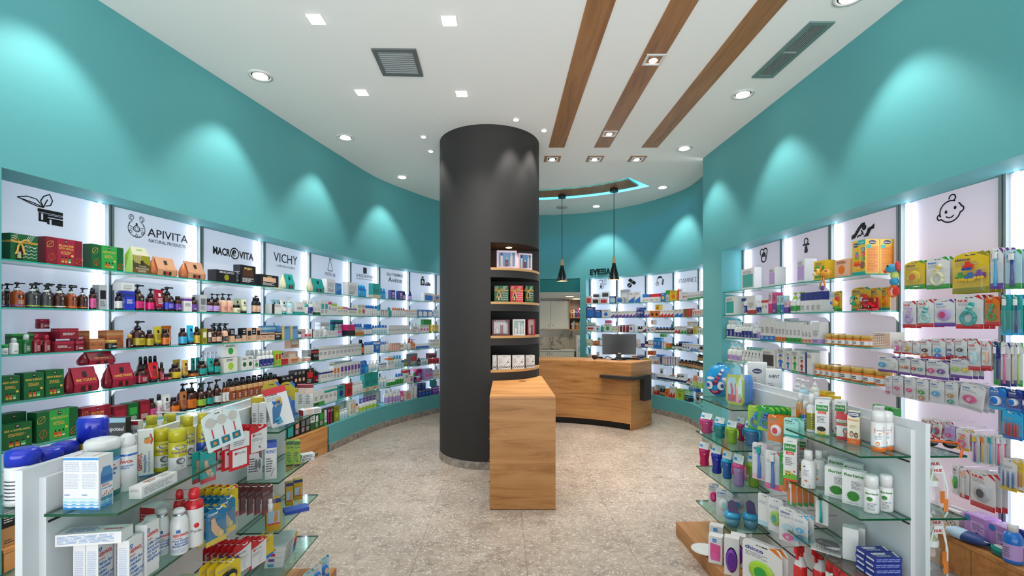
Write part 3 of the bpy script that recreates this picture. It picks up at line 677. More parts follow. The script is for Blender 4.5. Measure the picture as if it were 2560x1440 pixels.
for i, nm in enumerate(BS):
    upright(LW, BU[i], f'slotted grey shelf upright at the start of the {nm} bay', 'slotted shelf uprights')
    p = panel(LW, BU[i]+.021, BU[i+1]-.021, f'backlit white shelving panel with the {nm}', 'panel'); BAYS['B%d' % i] = (LW, BU[i], BU[i+1], nm, p)
    led(LW, BU[i]+.06, f'vertical light strip on the pantry side of the {nm} bay')
    if i == 0: led(LW, BU[i+1]-.06, f'vertical light strip on the far side of the {nm} bay')
    for k, z in enumerate(SHZ): glass_shelf(LW, BU[i]+.004, BU[i+1]-.004, z, f'{ordn[k]} glass shelf from the top under the {nm}', 'wall glass shelves')
RSZ = SHZ
for i, nm in enumerate(RS):
    u1 = RU[i+1] if i < 4 else RW.px(2900, -REC)
    upright(RW, RU[i], f'slotted grey shelf upright at the start of the {nm} bay', 'slotted shelf uprights', SHZ[:5] if i < 4 else [])
    p = panel(RW, RU[i]+.021, u1-.021, f'backlit shelving panel with the {nm}' if i < 4 else 'backlit shelving panel in the last bay by the shop front', 'panelr'); BAYS['R%d' % i] = (RW, RU[i], u1, nm, p)
    led(RW, RU[i]+.07, f'vertical light strip on the corner side of the {nm} bay')
    if i < 3:
        for k, z in enumerate(SHZ[:5]): glass_shelf(RW, RU[i]+(.004 if i else -.02), u1-.004, z, f'{ordn[k]} glass shelf from the top under the {nm}', 'wall glass shelves')
# ================================================================ goods: palette and builders
PAL = dict(wh=('f2f0ea','white'), iv=('e9e2d2','ivory'), cr=('e8d9b5','cream'), gr=('b9bcc0','grey'), dg=('6d7074','dark grey'), lg=('d6d8da','pale grey'), bk=('15151a','black'), br=('4a2a1c','brown'), am=('3a170e','amber brown'), ao=('8a3c12','orange amber'),
 rd=('c8202a','red'), dr=('7d1526','wine red'), cm=('9c1d38','crimson'), pk=('e84f8f','pink'), hp=('d8186f','magenta'), lp=('f2b8c8','pale pink'), sa=('e59a86','salmon'), co=('b5683f','copper'), or_=('e8731c','orange'), ye=('e3b923','yellow'), mu=('b9a520','mustard'), ol=('8d8c22','olive'),
 gn=('2f9a42','green'), dk=('0f5a2c','dark green'), lm=('9cc63a','lime'), te=('1f9d97','teal'), mi=('9fd8cf','mint'), cy=('2aa9dc','sky blue'), bl=('1f6fc4','blue'), nv=('1f2f7d','navy'), rb=('2334b8','royal blue'), lb=('a9cfe8','light blue'), pu=('6a3a9c','purple'), lv=('b49ad2','lavender'), go=('c9a14c','gold'), sv=('c4c7cb','silver'), be=('d9ae92','beige'), ch=('3a3b40','charcoal'), tn=('b98a5a','tan'), pe=('efc5a8','peach'), mb=('5d92c9','mid blue'))
PAL['or'] = PAL.pop('or_')
def hx(c): return PAL[c][0] if c in PAL else c
def nmc(c): return PAL[c][1] if c in PAL else 'printed'
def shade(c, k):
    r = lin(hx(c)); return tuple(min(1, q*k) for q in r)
def dark(c): r = lin(hx(c)); return .3*r[0]+.6*r[1]+.1*r[2] < .18
def ink(c): return 'f0ece4' if dark(c) else '3a3d48'
def mk_carton(w, d, h, cols, st='0', txt='', small=True, name='carton'):
    b, a = hx(cols[0]), hx(cols[1] if len(cols) > 1 else cols[0]); m = M(); x = w/2; e = .0004; ik = ink(cols[0])
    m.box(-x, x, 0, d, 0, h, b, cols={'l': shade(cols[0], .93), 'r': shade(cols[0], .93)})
    def front(x0, x1, z0, z1, c): m.rect(x0, x1, z0, z1, -e, c)
    def side(z0, z1, c): 
        for sx in (-1, 1): m.face([(sx*(x+e), y, z) for y, z in (((d, z0), (0, z0), (0, z1), (d, z1)) if sx < 0 else ((0, z0), (d, z0), (d, z1), (0, z1)))], c)
    if st == '0': front(-x, x, h*.72, h*.88, a); side(h*.72, h*.88, a)
    elif st == '1': front(-x, x, 0, h*.22, a); side(0, h*.22, a)
    elif st == '2': front(-x*.98, -x*.45, 0, h, a)
    elif st == '3': front(-x*.7, x*.7, h*.42, h*.78, a)
    elif st == '4': m.disc(0, h*.42, min(x*.62, h*.25), -e, a)
    elif st == '5': front(-x, x, 0, h*.48, a); side(0, h*.48, a)
    elif st == '6': front(-x, x, h*.60, h, a); side(h*.6, h, a)
    elif st == '7': m.flat([(-x, 0), (x, 0), (x, h*.55), (-x, h*.2)], -e, a)
    elif st == '9': m.rect(-x, x, 0, h*.06, -e, a); m.flat([(-x*.3, h*.1), (-x*.05, h*.1), (0, h*.2), (x*.05, h*.1), (x*.3, h*.1), (x*.28, h*.36), (x*.6, h*.3), (x*.62, h*.36), (x*.28, h*.46), (-x*.28, h*.46), (-x*.62, h*.36), (-x*.6, h*.3), (-x*.28, h*.36)], -e, a); m.disc(0, h*.58, x*.42, -e, 'e8b48a', rz=h*.11); m.flat([(-x*.45, h*.6), (x*.45, h*.6), (x*.3, h*.7), (0, h*.73), (-x*.3, h*.7)], -2*e, a)
    elif st == 'a': [m.disc(x*(-.88+.22*(k % 9)), h*(.08+.1*(k//9)), x*.09, -e, a, rz=h*.035, n=7) for k in range(81)]
    elif st == '8': front(-x*.8, x*.8, h*.1, h*.72, a); 
    if txt:
        tl = txt.split('/'); th = min(h*.13, w*.9/max(len(t) for t in tl)*1.25)
        for k, t in enumerate(tl): m.text(t, 0, h*(.80 if st not in '06' else .52)-k*th*1.35, th, -2*e, 'e8c06a' if dark(cols[0]) else hx(cols[1]), w=w*.86, bold=.015)
    n = 3 if small else 6
    if st in '0136': m.lines(-x*.72, x*.72, h*.58 if st == '0' else h*.36 if st in '36' else h*.62, h*.34 if st == '0' else h*.12 if st in '36' else h*.34, n, -e, ik)
    elif st in '578': m.lines(-x*.72, x*.72, h*.9, h*.74 if st != '5' else h*.6, n-1, -e, ik)
    else: m.lines(-x*.4 if st == '2' else -x*.7, x*.8, h*.92, h*.74, n-1, -e, ik)
    if st in '15' and not small: m.lines(-x*.7, x*.6, h*.18, h*.06, 2, -2*e, ink(cols[1]))
    if not small:
        m.xf = Matrix.Translation((-x-e, d/2, 0)) @ Matrix.Rotation(-math.pi/2, 4, 'Z'); m.lines(-d*.4, d*.4, h*.68, h*.1, 9, 0, ik); m.xf = None
    return m.build(name)
def bottle_prof(r, h, c, lab, sh=.72, neck=.45):
    return [(r*.94, 0, c), (r, h*.03, c), (r, h*.14, lab), (r, h*.5, c), (r, h*sh, c), (r*.86, h*(sh+.08), c), (r*neck, h*(sh+.14), c), (r*neck, h*(sh+.17), c)]
def front_label(m, r, z0, z1, col, half=.6, mt='P'):
    """a curved printed label round the front of a round bottle"""
    n = 7; e = 1.012
    for k in range(n):
        a0, a1 = -half+2*half*k/n, -half+2*half*(k+1)/n
        m.face([(r*e*math.sin(a), -r*e*math.cos(a), z) for a, z in ((a0, z0), (a1, z0), (a1, z1), (a0, z1))], col, mt, True)
def wrap_text(m, body, r, z, h, col, w=None, bold=0., a=0., mt='P'):
    """lettering wrapped round a round bottle facing -y"""
    i = len(m.v); xf = m.xf; m.xf = None; m.text(body, 0, z, h, 0, col, w=w, bold=bold, mt=mt)
    for k in range(i, len(m.v)):
        x, y, zz = m.v[k]; t = x/r+a; p = Vector((r*1.02*math.sin(t), -r*1.02*math.cos(t), zz)); m.v[k] = tuple(xf @ p if xf else p)
    m.xf = xf
def mk_pump(w, d, h, cols, st='0', txt='', small=True, name='pump_bottle'):
    r = w/2; c, lab, pc = (list(cols)+['bk', 'bk'])[:3]; hb = h*.66; cc, ll, pp = hx(c), hx(lab), hx(pc)
    m = M(); n = 14 if small else 20
    if st == '1': m.lathe([(r*.94, 0, cc), (r, hb*.03, cc), (r, hb*.10, cc), (r, hb*.10, ll), (r, hb*.15, cc), (r, hb*.80, cc), (r*.82, hb*.92, cc), (r*.45, hb*.98, cc), (r*.45, hb, cc)], n)
    else: m.lathe([(r*.94, 0, cc), (r, hb*.03, cc), (r, hb*.14, ll), (r, hb*.52, cc), (r, hb*.80, cc), (r*.82, hb*.92, cc), (r*.45, hb*.98, cc), (r*.45, hb, cc)], n)
    if dark(c): front_label(m, r, hb*.56, hb*.74, '141214', .42); front_label(m, r*1.004, hb*.60, hb*.70, '9a948a', .16)
    for k in range(2 if small else 5): front_label(m, r*1.003, hb*(.22+.05*k), hb*(.232+.05*k), ink(lab), .45)
    if not small: front_label(m, r*1.004, hb*.17, hb*.78, 'f4efe8', .02) if st == '1' else None
    b = m.build(name); m = M() if not small else None
    q = M(); col = 'c9ccd0' if st == '1' else pp
    q.lathe([(r*.5, hb, col), (r*.5, hb+h*.08, col), (r*.36, hb+h*.09, pp), (r*.36, hb+h*.13, pp), (r*.16, hb+h*.14, pp), (r*.16, hb+h*.24, pp), (r*.4, hb+h*.25, pp), (r*.42, hb+h*.31, pp), (r*.1, hb+h*.335, pp)], 12, mt='G')
    q.box(-r*.16, r*1.1, -r*.18, r*.18, hb+h*.265, hb+h*.315, pp, 'G')
    add_kid(b, q.build('pump')); return b
def mk_bottle(w, d, h, cols, st='0', txt='', small=True, name='bottle'):
    r = w/2; c, lab, pc = (list(cols)+['wh', 'wh'])[:3]; cc, ll, pp = hx(c), hx(lab), hx(pc); hb = h*(.80 if st != '2' else .7); m = M(); n = 12 if small else 20; sy = .8 if st == '1' else 1.
    m.lathe([(r*.94, 0, cc), (r, hb*.03, cc), (r, hb*.12, ll), (r, hb*.62, cc), (r, hb*.82, cc), (r*.8, hb*.93, cc), (r*.5, hb, cc)], n, sy=sy)
    for k in range(2 if small else 5): front_label(m, r*1.003*(1 if sy == 1 else .8), hb*(.2+.07*k), hb*(.22+.07*k), ink(lab), .4)
    b = m.build(name); q = M(); q.lathe([(r*.56, hb*.995, pp), (r*.56, h*.985, pp), (r*.5, h, pp)], n, sy=sy); add_kid(b, q.build('cap')); return b
def mk_spray(w, d, h, cols, st='0', txt='', small=True, name='spray_bottle'):
    r = w/2; c, lab, pc = (list(cols)+['wh', 'wh'])[:3]; cc, ll, pp = hx(c), hx(lab), hx(pc); hb = h*.72; m = M(); n = 12 if small else 20
    m.lathe([(r*.95, 0, cc), (r, hb*.03, cc), (r, hb*.1, ll), (r, hb*.7, cc), (r, hb*.9, cc), (r*.6, hb, cc)], n)
    for k in range(2 if small else 5): front_label(m, r*1.003, hb*(.2+.08*k), hb*(.225+.08*k), ink(lab), .42)
    b = m.build(name); q = M(); q.lathe([(r*.62, hb, pp), (r*.62, h*.9, pp), (r*.45, h, pp)], n); add_kid(b, q.build('cap')); return b
def mk_tube(w, d, h, cols, st='0', txt='', small=True, name='tube'):
    """squeeze tube standing on its cap, flat crimp at the top"""
    c, pc, lab = (list(cols)+['bk', 'wh'])[:3]; cc, pp, ll = hx(c), hx(pc), hx(lab); m = M(); n = 16; hc = h*.15; rings = []
    for k in range(7):
        t = k/6; z = hc+(h-hc)*t; rx = w/2*(.74+.26*t); ry = w/2*(.74*(1-t)**.8+.02)
        rings.append([m.vt((rx*math.cos(2*math.pi*j/n), d*0+ry*math.sin(2*math.pi*j/n), z)) for j in range(n)])
    for a in range(6):
        for j in range(n): m.fi((rings[a][j], rings[a][(j+1) % n], rings[a+1][(j+1) % n], rings[a+1][j]), ll if (a == 0 and len(cols) > 2) else cc, 'G', a < 5)
    m.fi(rings[0][::-1], cc, 'G'); m.fi(rings[-1], cc, 'G')
    e = lambda t: -(w/2*(.74*(1-t)**.8+.02))*1.02-.0015
    m.face([(-w*.12, e(.62), hc+(h-hc)*.62), (w*.12, e(.62), hc+(h-hc)*.62), (w*.12, e(.8), hc+(h-hc)*.8), (-w*.12, e(.8), hc+(h-hc)*.8)], '17171a' if not dark(c) else 'e8e0d0')
    for k in range(2 if small else 5):
        t = .5-.07*k; m.face([(-w*.26, e(t), hc+(h-hc)*t), (w*(.26-.05*(k % 3)), e(t), hc+(h-hc)*t), (w*(.26-.05*(k % 3)), e(t+.025), hc+(h-hc)*(t+.025)), (-w*.26, e(t+.025), hc+(h-hc)*(t+.025))], ink(c))
    b = m.build(name); q = M(); q.lathe([(w*.36, 0, pp), (w*.37, hc*.96, pp)], n, sy=.98); add_kid(b, q.build('cap')); return b
def mk_jar(w, d, h, cols, st='0', txt='', small=True, name='jar'):
    r = w/2; c, pc, lab = (list(cols)+['bk', 'wh'])[:3]; cc, pp, ll = hx(c), hx(pc), hx(lab); hb = h*.66; m = M(); n = 14 if small else 22
    m.lathe([(r*.92, 0, cc), (r, hb*.08, cc), (r, hb*.2, ll if len(cols) > 2 else cc), (r, hb*.75, cc), (r, hb*.9, cc), (r*.9, hb, cc)], n)
    for k in range(2): front_label(m, r*1.003, hb*(.34+.18*k), hb*(.42+.18*k), ink(lab if len(cols) > 2 else c), .4)
    b = m.build(name); q = M(); q.lathe([(r*.97, hb*1.005, pp), (r*.98, h*.97, pp), (r*.9, h, pp)], n); add_kid(b, q.build('lid')); return b
def mk_aero(w, d, h, cols, st='0', txt='', small=True, name='aerosol_can'):
    r = w/2; c, pc, lab = (list(cols)+['bl', 'wh'])[:3]; cc, pp, ll = hx(c), hx(pc), hx(lab); hb = h*.72; m = M(); n = 16 if small else 26
    m.lathe([(r*.95, 0, 'b8bcc0', 'X'), (r, hb*.02, cc), (r, hb*.08, ll), (r, hb*.7, cc), (r, hb*.96, 'c4c8cc', 'X'), (r*.92, hb, 'c4c8cc', 'X')], n)
    for k in range(6): front_label(m, r*1.003, hb*(.16+.09*k), hb*(.19+.09*k), ink(lab), .5)
    b = m.build(name); q = M(); q.lathe([(r*.99, hb*.99, pp), (r*1.0, h*.9, pp), (r*.93, h*.965, pp), (r*.6, h, pp)], n); add_kid(b, q.build('cap')); return b
def mk_gift(w, d, h, cols, st='0', txt='', small=False, name='gift_box'):
    """printed gift box; a sleeve in the second colour carries the gold lettering, leaf outlines show beside it"""
    b, a = hx(cols[0]), hx(cols[1]); m = M(); x = w/2; e = .0006
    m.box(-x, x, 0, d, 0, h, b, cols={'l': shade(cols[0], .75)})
    s0, s1 = (-x*.42, x*.55) if st == '0' else (-x, x)
    m.rect(s0, s1, 0, h, -e, a); sw = (s1-s0); sc = (s0+s1)/2
    def leaf(cx, cz, r, ang, col):
        P = [(cx+r*math.cos(ang)*t+r*.35*math.sin(math.pi*t)*math.sin(ang)*sg, cz+r*math.sin(ang)*t-r*.35*math.sin(math.pi*t)*math.cos(ang)*sg) for sg in (1,) for t in (0,.2,.4,.6,.8,1)]
        Q = [(cx+r*math.cos(ang)*t-r*.35*math.sin(math.pi*t)*math.sin(ang), cz+r*math.sin(ang)*t+r*.35*math.sin(math.pi*t)*math.cos(ang)) for t in (0,.2,.4,.6,.8,1)]
        for L in (P, Q, [(cx, cz), (cx+r*math.cos(ang)*.9, cz+r*math.sin(ang)*.9)]): m.stroke(L, h*.012, -2*e, col)
    if st == '0': leaf(-x*.95, h*.62, h*.3, .9, 'c9a24a'); leaf(-x*.75, h*.12, h*.3, 1.4, 'c9542a'); leaf(x*.62, h*.1, h*.32, .7, 'd8622a'); m.stroke([(x*.6, h*.55), (x*.75, h*.8), (x*.95, h*.7), (x*.8, h*.5)], h*.012, -2*e, shade(cols[1], .5))
    m.rect(sc-sw*.08, sc+sw*.08, h*.83, h*.95, -2*e, '121212'); m.rect(sc-sw*.05, sc+sw*.05, h*.87, h*.92, -3*e, 'a89c88')
    tl = txt.split('/') if txt else ['']; th = h*.075
    for k, t in enumerate(tl): m.text(t, sc, h*.70-k*th*1.4, th, -2*e, 'e3b84e', w=sw*.84, bold=.012)
    z = h*.70-len(tl)*th*1.1; m.lines(sc-sw*.3, sc+sw*.3, z, z-h*.13, 3, -2*e, 'd2a648', .2)
    for k, (cx, cl) in enumerate(((-.2, 'b8452a'), (0, 'c4502c'), (.2, '2b9a48' if dark(cols[0]) else 'e8e4da'))):
        u = sc+sw*cx; m.rect(u-sw*.075, u+sw*.075, h*.08, h*.26, -2*e, cl); m.rect(u-sw*.04, u+sw*.04, h*.26, h*.33, -2*e, '1a1412'); m.rect(u-sw*.075, u+sw*.075, h*.11, h*.16, -3*e, ('8fc63a', 'e8a03a', 'd8d2c4')[k])
    m.disc(sc+sw*.36, h*.38, h*.045, -2*e, 'd6b04c', n=8)
    return m.build(name)
def mk_pouch(w, d, h, cols, st='0', txt='', small=False, name='gift_pouch'):
    """soft zipped cosmetic pouch, wider at the base, with a printed sleeve"""
    c, a = hx(cols[0]), hx(cols[1]); m = M(); n = 9; R = []
    prof = ((0, .93, .8), (.1, 1.0, 1.), (.35, 1.02, 1.), (.65, .90, .6), (.9, .72, .22), (1., .70, .1))
    for z, sx, sy in prof: R.append([m.vt((w/2*sx*math.cos(t)*abs(math.cos(t))**-.35 if abs(math.cos(t)) > 1e-3 else 0, d/2+d/2*sy*math.sin(t)*(abs(math.sin(t))+1e-6)**-.35, h*z)) for t in [2*math.pi*k/20+.01 for k in range(20)]])
    for q in range(len(R)-1):
        for k in range(20): m.fi((R[q][k], R[q][(k+1) % 20], R[q+1][(k+1) % 20], R[q+1][k]), c, 'G', True)
    m.fi(R[0][::-1], c, 'G'); m.fi(R[-1], c, 'G'); m.tube([(-w*.36, d/2, h), (w*.36, d/2, h)], h*.02, 6, shade(cols[0], .6)); b = m.build(name)
    q = M(); e = .004; s = w*.34
    for (z0, y0), (z1, y1) in (((0.02*h, d*.02), (.36*h, -e)), ((.36*h, -e), (.68*h, d*.17)), ((.68*h, d*.17), (1.03*h, d*.42))): q.face([(-s, y0-e, z0), (s, y0-e, z0), (s, y1-e, z1), (-s, y1-e, z1)], a)
    q.face([(-s*.16, d*.13-2*e, h*.64), (s*.16, d*.13-2*e, h*.64), (s*.16, d*.3-2*e, h*.86), (-s*.16, d*.3-2*e, h*.86)], '141414')
    if txt:
        i = len(q.v); q.text(txt, 0, h*.46, h*.10, 0, 'e2b44c', w=s*1.7, bold=.01)
        for k in range(i, len(q.v)): x, y, z = q.v[k]; q.v[k] = (x, -2*e+(z-.36*h)/(.32*h)*d*.17-e, z)
    for k in (-1, 0, 1): q.face([(s*(.3*k-.12), -2*e-.002, h*.06), (s*(.3*k+.12), -2*e-.002, h*.06), (s*(.3*k+.12), -2*e-.003, h*.26), (s*(.3*k-.12), -2*e-.003, h*.26)], ('2a1a16', 'b03038', '241a18')[k+1])
    add_kid(b, q.build('sleeve')); return b
def bow(m, s, y, col):
    for sg in (-1, 1):
        L = [(sg*s*x, z*s) for x, z in ((0,0),(.35,.35),(.75,.42),(.9,.2),(.6,.0),(0,0))]
        for (x0, z0), (x1, z1) in zip(L, L[1:]): m.face([(x0, y, z0-s*.09), (x1, y-s*.25, z1-s*.09), (x1, y-s*.25, z1+s*.09), (x0, y, z0+s*.09)], col, 'G')
        T = [(sg*s*x, z*s) for x, z in ((0,0),(.25,-.5),(.3,-1.0),(.5,-1.5))]
        for (x0, z0), (x1, z1) in zip(T, T[1:]): m.face([(x0-s*.1, y-s*.1, z0), (x0+s*.1, y-s*.14, z0), (x1+s*.1, y-s*.14, z1), (x1-s*.1, y-s*.1, z1)], col, 'G')
    m.blob((0, y-s*.1, 0), s*.16, s*.12, s*.16, col)
def mk_wrap(w, d, h, cols, st='0', txt='', small=False, name='wrapped_gift'):
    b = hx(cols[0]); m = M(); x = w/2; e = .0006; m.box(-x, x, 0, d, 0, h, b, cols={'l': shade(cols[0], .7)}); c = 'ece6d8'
    for k in range(4): z = h*(.12+.13*k); P = [(-x*.1+x*1.05*t/5, z+(h*.06 if t % 2 else 0)) for t in range(6)]; m.stroke(P, h*.016, -e, c)
    for k in range(4): m.stroke([(x*(.05+.13*k), h*.72), (x*(.35+.13*k), h*.97)], h*.014, -e, c)
    for k in range(9): m.disc(x*(.1+.09*k), h*(.62-.012*k), h*.014, -e, c, n=6)
    for k in range(3): m.stroke([(-x*.95, h*(.72+.08*k)), (-x*.5, h*(.86+.05*k))], h*.014, -e, c)
    m.rect(-x*.62, -x*.12, h*.04, h*.5, -e, '1a1512'); m.rect(-x*.5, -x*.24, h*.1, h*.34, -2*e, 'b8a888'); m.lines(-x*.55, -x*.2, h*.2, h*.08, 2, -3*e, '8fc63a')
    o = m.build(name); q = M(); q.rect(-x, x, h*.66, h*.74, -2*e, 'b98f3c', 'G'); q.face([(-x-e, d, h*.66), (-x-e, 0, h*.66), (-x-e, 0, h*.74), (-x-e, d, h*.74)], 'b98f3c', 'G'); q.xf = Matrix.Translation((-x*.36, -.004, h*.68)); bow(q, h*.3, 0, 'c9a14c'); add_kid(o, q.build('ribbon')); return o
def mk_house(w, d, h, cols, st='0', txt='', small=False, name='gable_box'):
    x = w/2; m = M(); hz = h*.68; g = hx('lm')
    m.face([(-x, 0, 0), (x, 0, 0), (x, 0, hz), (-x, 0, hz)], hx(cols[0])); m.face([(-x, 0, hz), (x, 0, hz), (x*.8, d/2, h), (-x*.8, d/2, h)], 'b9b49c'); m.face([(x, d, 0), (-x, d, 0), (-x, d, hz), (x, d, hz)], g); m.face([(x, d, hz), (-x, d, hz), (-x*.8, d/2, h), (x*.8, d/2, h)], g)
    for s in (-1, 1): m.face([(s*x, 0, 0), (s*x, d, 0), (s*x, d, hz), (s*x*.8, d/2, h), (s*x, 0, hz)][::s], g)
    m.face([(-x, d, 0), (x, d, 0), (x, 0, 0), (-x, 0, 0)], g); e = .0006
    m.flat([(-x, 0), (x, 0), (x, hz*.45), (x*.3, hz*.62), (-x*.2, hz*.5), (-x, hz*.7)], -e, '4a3f22'); m.flat([(-x, 0), (x, 0), (x, hz*.2), (-x, hz*.3)], -2*e, '6a4a2a')
    for k in range(4): m.rect(-x*(.8-.22*k), -x*(.72-.22*k), hz*.55, hz*.95, -2*e, 'c9b98f')
    m.rect(-x*.85, -x*.02, hz*.93, hz*1., -2*e, 'b3a27a'); m.rect(-x*.12, x*.2, hz*.5, hz*.72, -3*e, '2a2418'); m.text('TONIC', x*.1, hz*.36, hz*.07, -3*e, 'e8e0c8', w=x*.9); m.text('MOUNTAIN TEA', x*.1, hz*.24, hz*.075, -3*e, 'e8e0c8', w=x*1.5, bold=.01); m.lines(-x*.4, x*.6, hz*.2, hz*.06, 3, -3*e, 'd8ccb0')
    m.face([(-x*.34, d*.27, h*.86), (x*.34, d*.27, h*.86), (x*.34, d*.36, h*.92), (-x*.34, d*.36, h*.92)], '6fa04a'); return m.build(name)
BUILD = {'w': mk_wrap, 'h': mk_house, 'c': mk_carton, 'p': mk_pump, 'b': mk_bottle, 's': mk_spray, 't': mk_tube, 'j': mk_jar, 'a': mk_aero, 'g': mk_gift, 'u': mk_pouch}
ORD = ['first','second','third','fourth','fifth','sixth','seventh','eighth','ninth','tenth','eleventh','twelfth','thirteenth','fourteenth','fifteenth','sixteenth','seventeenth','eighteenth','nineteenth','twentieth']
CNT = ['one','two','three','four','five','six','seven','eight','nine','ten','eleven','twelve','thirteen','fourteen','fifteen','sixteen','seventeen','eighteen','nineteen','twenty']
def od(k): return ORD[k] if k < 20 else f'{k+1}th'
def cn(n): return CNT[n-1] if n <= 20 else str(n)
PART_OF = {'0': 'band', '1': 'base', '2': 'stripe', '3': 'label', '4': 'dot', '5': 'foot', '6': 'top', '7': 'corner', '8': 'picture', '9': 'child figure', 'a': 'spots'}
def look_of(kind, st, cols):
    c = [nmc(x) for x in cols]; a = c[1] if len(c) > 1 else c[0]; z = c[2] if len(c) > 2 else ''
    if kind == 'c': return f'{c[0]} carton with {a} {PART_OF[st]}' if a != c[0] else f'plain {c[0]} carton'
    if kind == 'p': return f'{c[0]} pump bottle with {a} label'
    if kind == 'b': return f'{c[0]} bottle with {a} label' if a != c[0] else f'{c[0]} bottle with {z or "white"} cap'
    if kind == 's': return f'slim {c[0]} bottle with {z or a} cap'
    if kind == 't': return f'{c[0]} tube on {a} cap'
    if kind == 'j': return f'{c[0]} jar with {a} lid'
    if kind == 'a': return f'{c[0]} spray can with {a} cap'
    if kind == 'w': return f'{c[0]} patterned gift tied with a gold bow'
    if kind == 'h': return 'gabled tea bag box with a ruins picture'
    if kind == 'g': return f'{c[0]} gift box with {a} sleeve'
    return f'{c[0]} pouch with {a} sleeve'
CAT = {'w': 'gift box', 'h': 'gift bag', 'c': 'carton', 'p': 'bottle', 'b': 'bottle', 's': 'bottle', 't': 'tube', 'j': 'jar', 'a': 'spray can', 'g': 'gift box', 'u': 'pouch'}
SEEN = {}
def relabel(places):
    """places: list of (object, look, where, category). Things that look alike in one place are told apart by their order along it."""
    by = {}
    for q in places: by.setdefault((q[1], q[2]), []).append(q)
    for (lk, wh), L in by.items():
        for k, (o, _, _, cat) in enumerate(L):
            lb = f'{lk}, {wh}' if len(L) == 1 else f'{od(k)} of {cn(len(L))}, {lk}, {wh}'
            if len(lb.split()) > 16: lb = lb.replace(' under the ', ', ').replace(' with ', ', ')
            if lb in SEEN: SEEN[lb] += 1; lb += f' {SEEN[lb]}'
            else: SEEN[lb] = 1
            tag(o, lb, cat, f'{lk}, {wh}' if len(L) > 1 else None)
def parse(sp):
    look = None; txt = ''
    if '#' in sp: sp, look = sp.split('#'); look = look.strip()
    if '|' in sp: sp, txt = sp.split('|'); txt = txt.strip()
    f = sp.split(); k = f[0][0]; st = f[0][1] if len(f[0]) > 1 else '0'
    return k, st, float(f[1]), float(f[2]), float(f[3]), int(f[4]), f[5].split(','), {o[0]: float(o[1:]) for o in f[6:]}, txt, look
NAMES = {}
def fill(path, bays, z, shelf, spec, base=.03, lo=None, hi=None, names=None):
    """stand goods along a shelf. spec lines: kind+style px0 px1 height(px) count colours [dDEPTH cm] [iINSET cm] [zLIFT cm] [rTURN deg] |lettering #look"""
    places = []; taken = []
    for ln in spec.strip().split('\n'):
        for sp in ln.split(';'):
            if not sp.strip(): continue
            k, st, a, b, hp, n, cols, op, txt, look = parse(sp)
            ins = -.012-base-op.get('i', 0)/100
            u0, u1 = path.px(a, ins, lo, hi), path.px(b, ins, lo, hi)
            if u0 is None or u1 is None: print('off path', sp); continue
            p, T = path.at((u0+u1)/2, ins); h = hp*p.y/F; zl = op.get('z', 0)/100; w = (u1-u0)/n; rnd_k = k in 'pbsja'
            dd = op['d']/100 if 'd' in op else (min(w, .075) if k == 'c' else w*.74 if k == 't' else w if k not in 'guwh' else .075)
            df = -ins; lim = REC-.048; ok = False
            for _ in range(8):
                dd2 = max(.012, min(dd, lim-df))
                cf = [q for q in taken if min(u1, q[1])-max(u0, q[0]) > 2e-4 and min(df+dd2, q[3])-max(df, q[2]) > 5e-4 and min(zl+h, q[5])-max(zl, q[4]) > 5e-4]
                if not cf: ok = True; break
                q = max(cf, key=lambda q: q[3]); ov = min(u1, q[1])-max(u0, q[0])
                if 'i' not in op and ov < .45*(u1-u0):
                    if q[0] <= u0: u0 = q[1]+.001
                    else: u1 = q[0]-.001
                elif 'i' not in op and q[3]+.02 > lim: break
                else:
                    df = q[3]+.003
                    if df > lim-.015: break
            if not ok or u1-u0 < .006*n: print('no room', sp); continue
            ins = -df; w = (u1-u0)/n; ww = w*.97; dd = dd2
            if rnd_k: ww = min(ww, dd2); dd = ww
            if k == 't': ww = min(ww, dd2/.74); dd = ww*.74
            taken.append((u0, u1, df, df+dd+.002, zl, zl+h))
            small = hp < 42
            root = BUILD[k](ww, dd, h, cols, st, txt, small, **({'name': names[k]} if names and k in names else {}))
            rnd = random.Random(int(a*13+hp))
            for j in range(n):
                u = u0+w*(j+.5)
                q, T = path.at(u, ins if k in 'cguwh' else ins-dd/2); rot = math.atan2(T.y, T.x)+math.radians(op.get('r', 0))
                o = root if j == 0 else dup(root)
                o.location = (q.x, q.y, z+.0012+op.get('z', 0)/100); o.rotation_euler = (0, 0, rot)
                bay = next((bb for bb in bays if BAYS[bb][1] <= u <= BAYS[bb][2]), bays[0] if u < BAYS[bays[0]][1] else bays[-1])
                lk = look or look_of(k, st, cols)
                if op.get('i', 0) >= 4: lk = 'rear '+lk
                places.append((o, lk, f'{shelf} under the {BAYS[bay][3]}', CAT[k]))
    relabel(places)
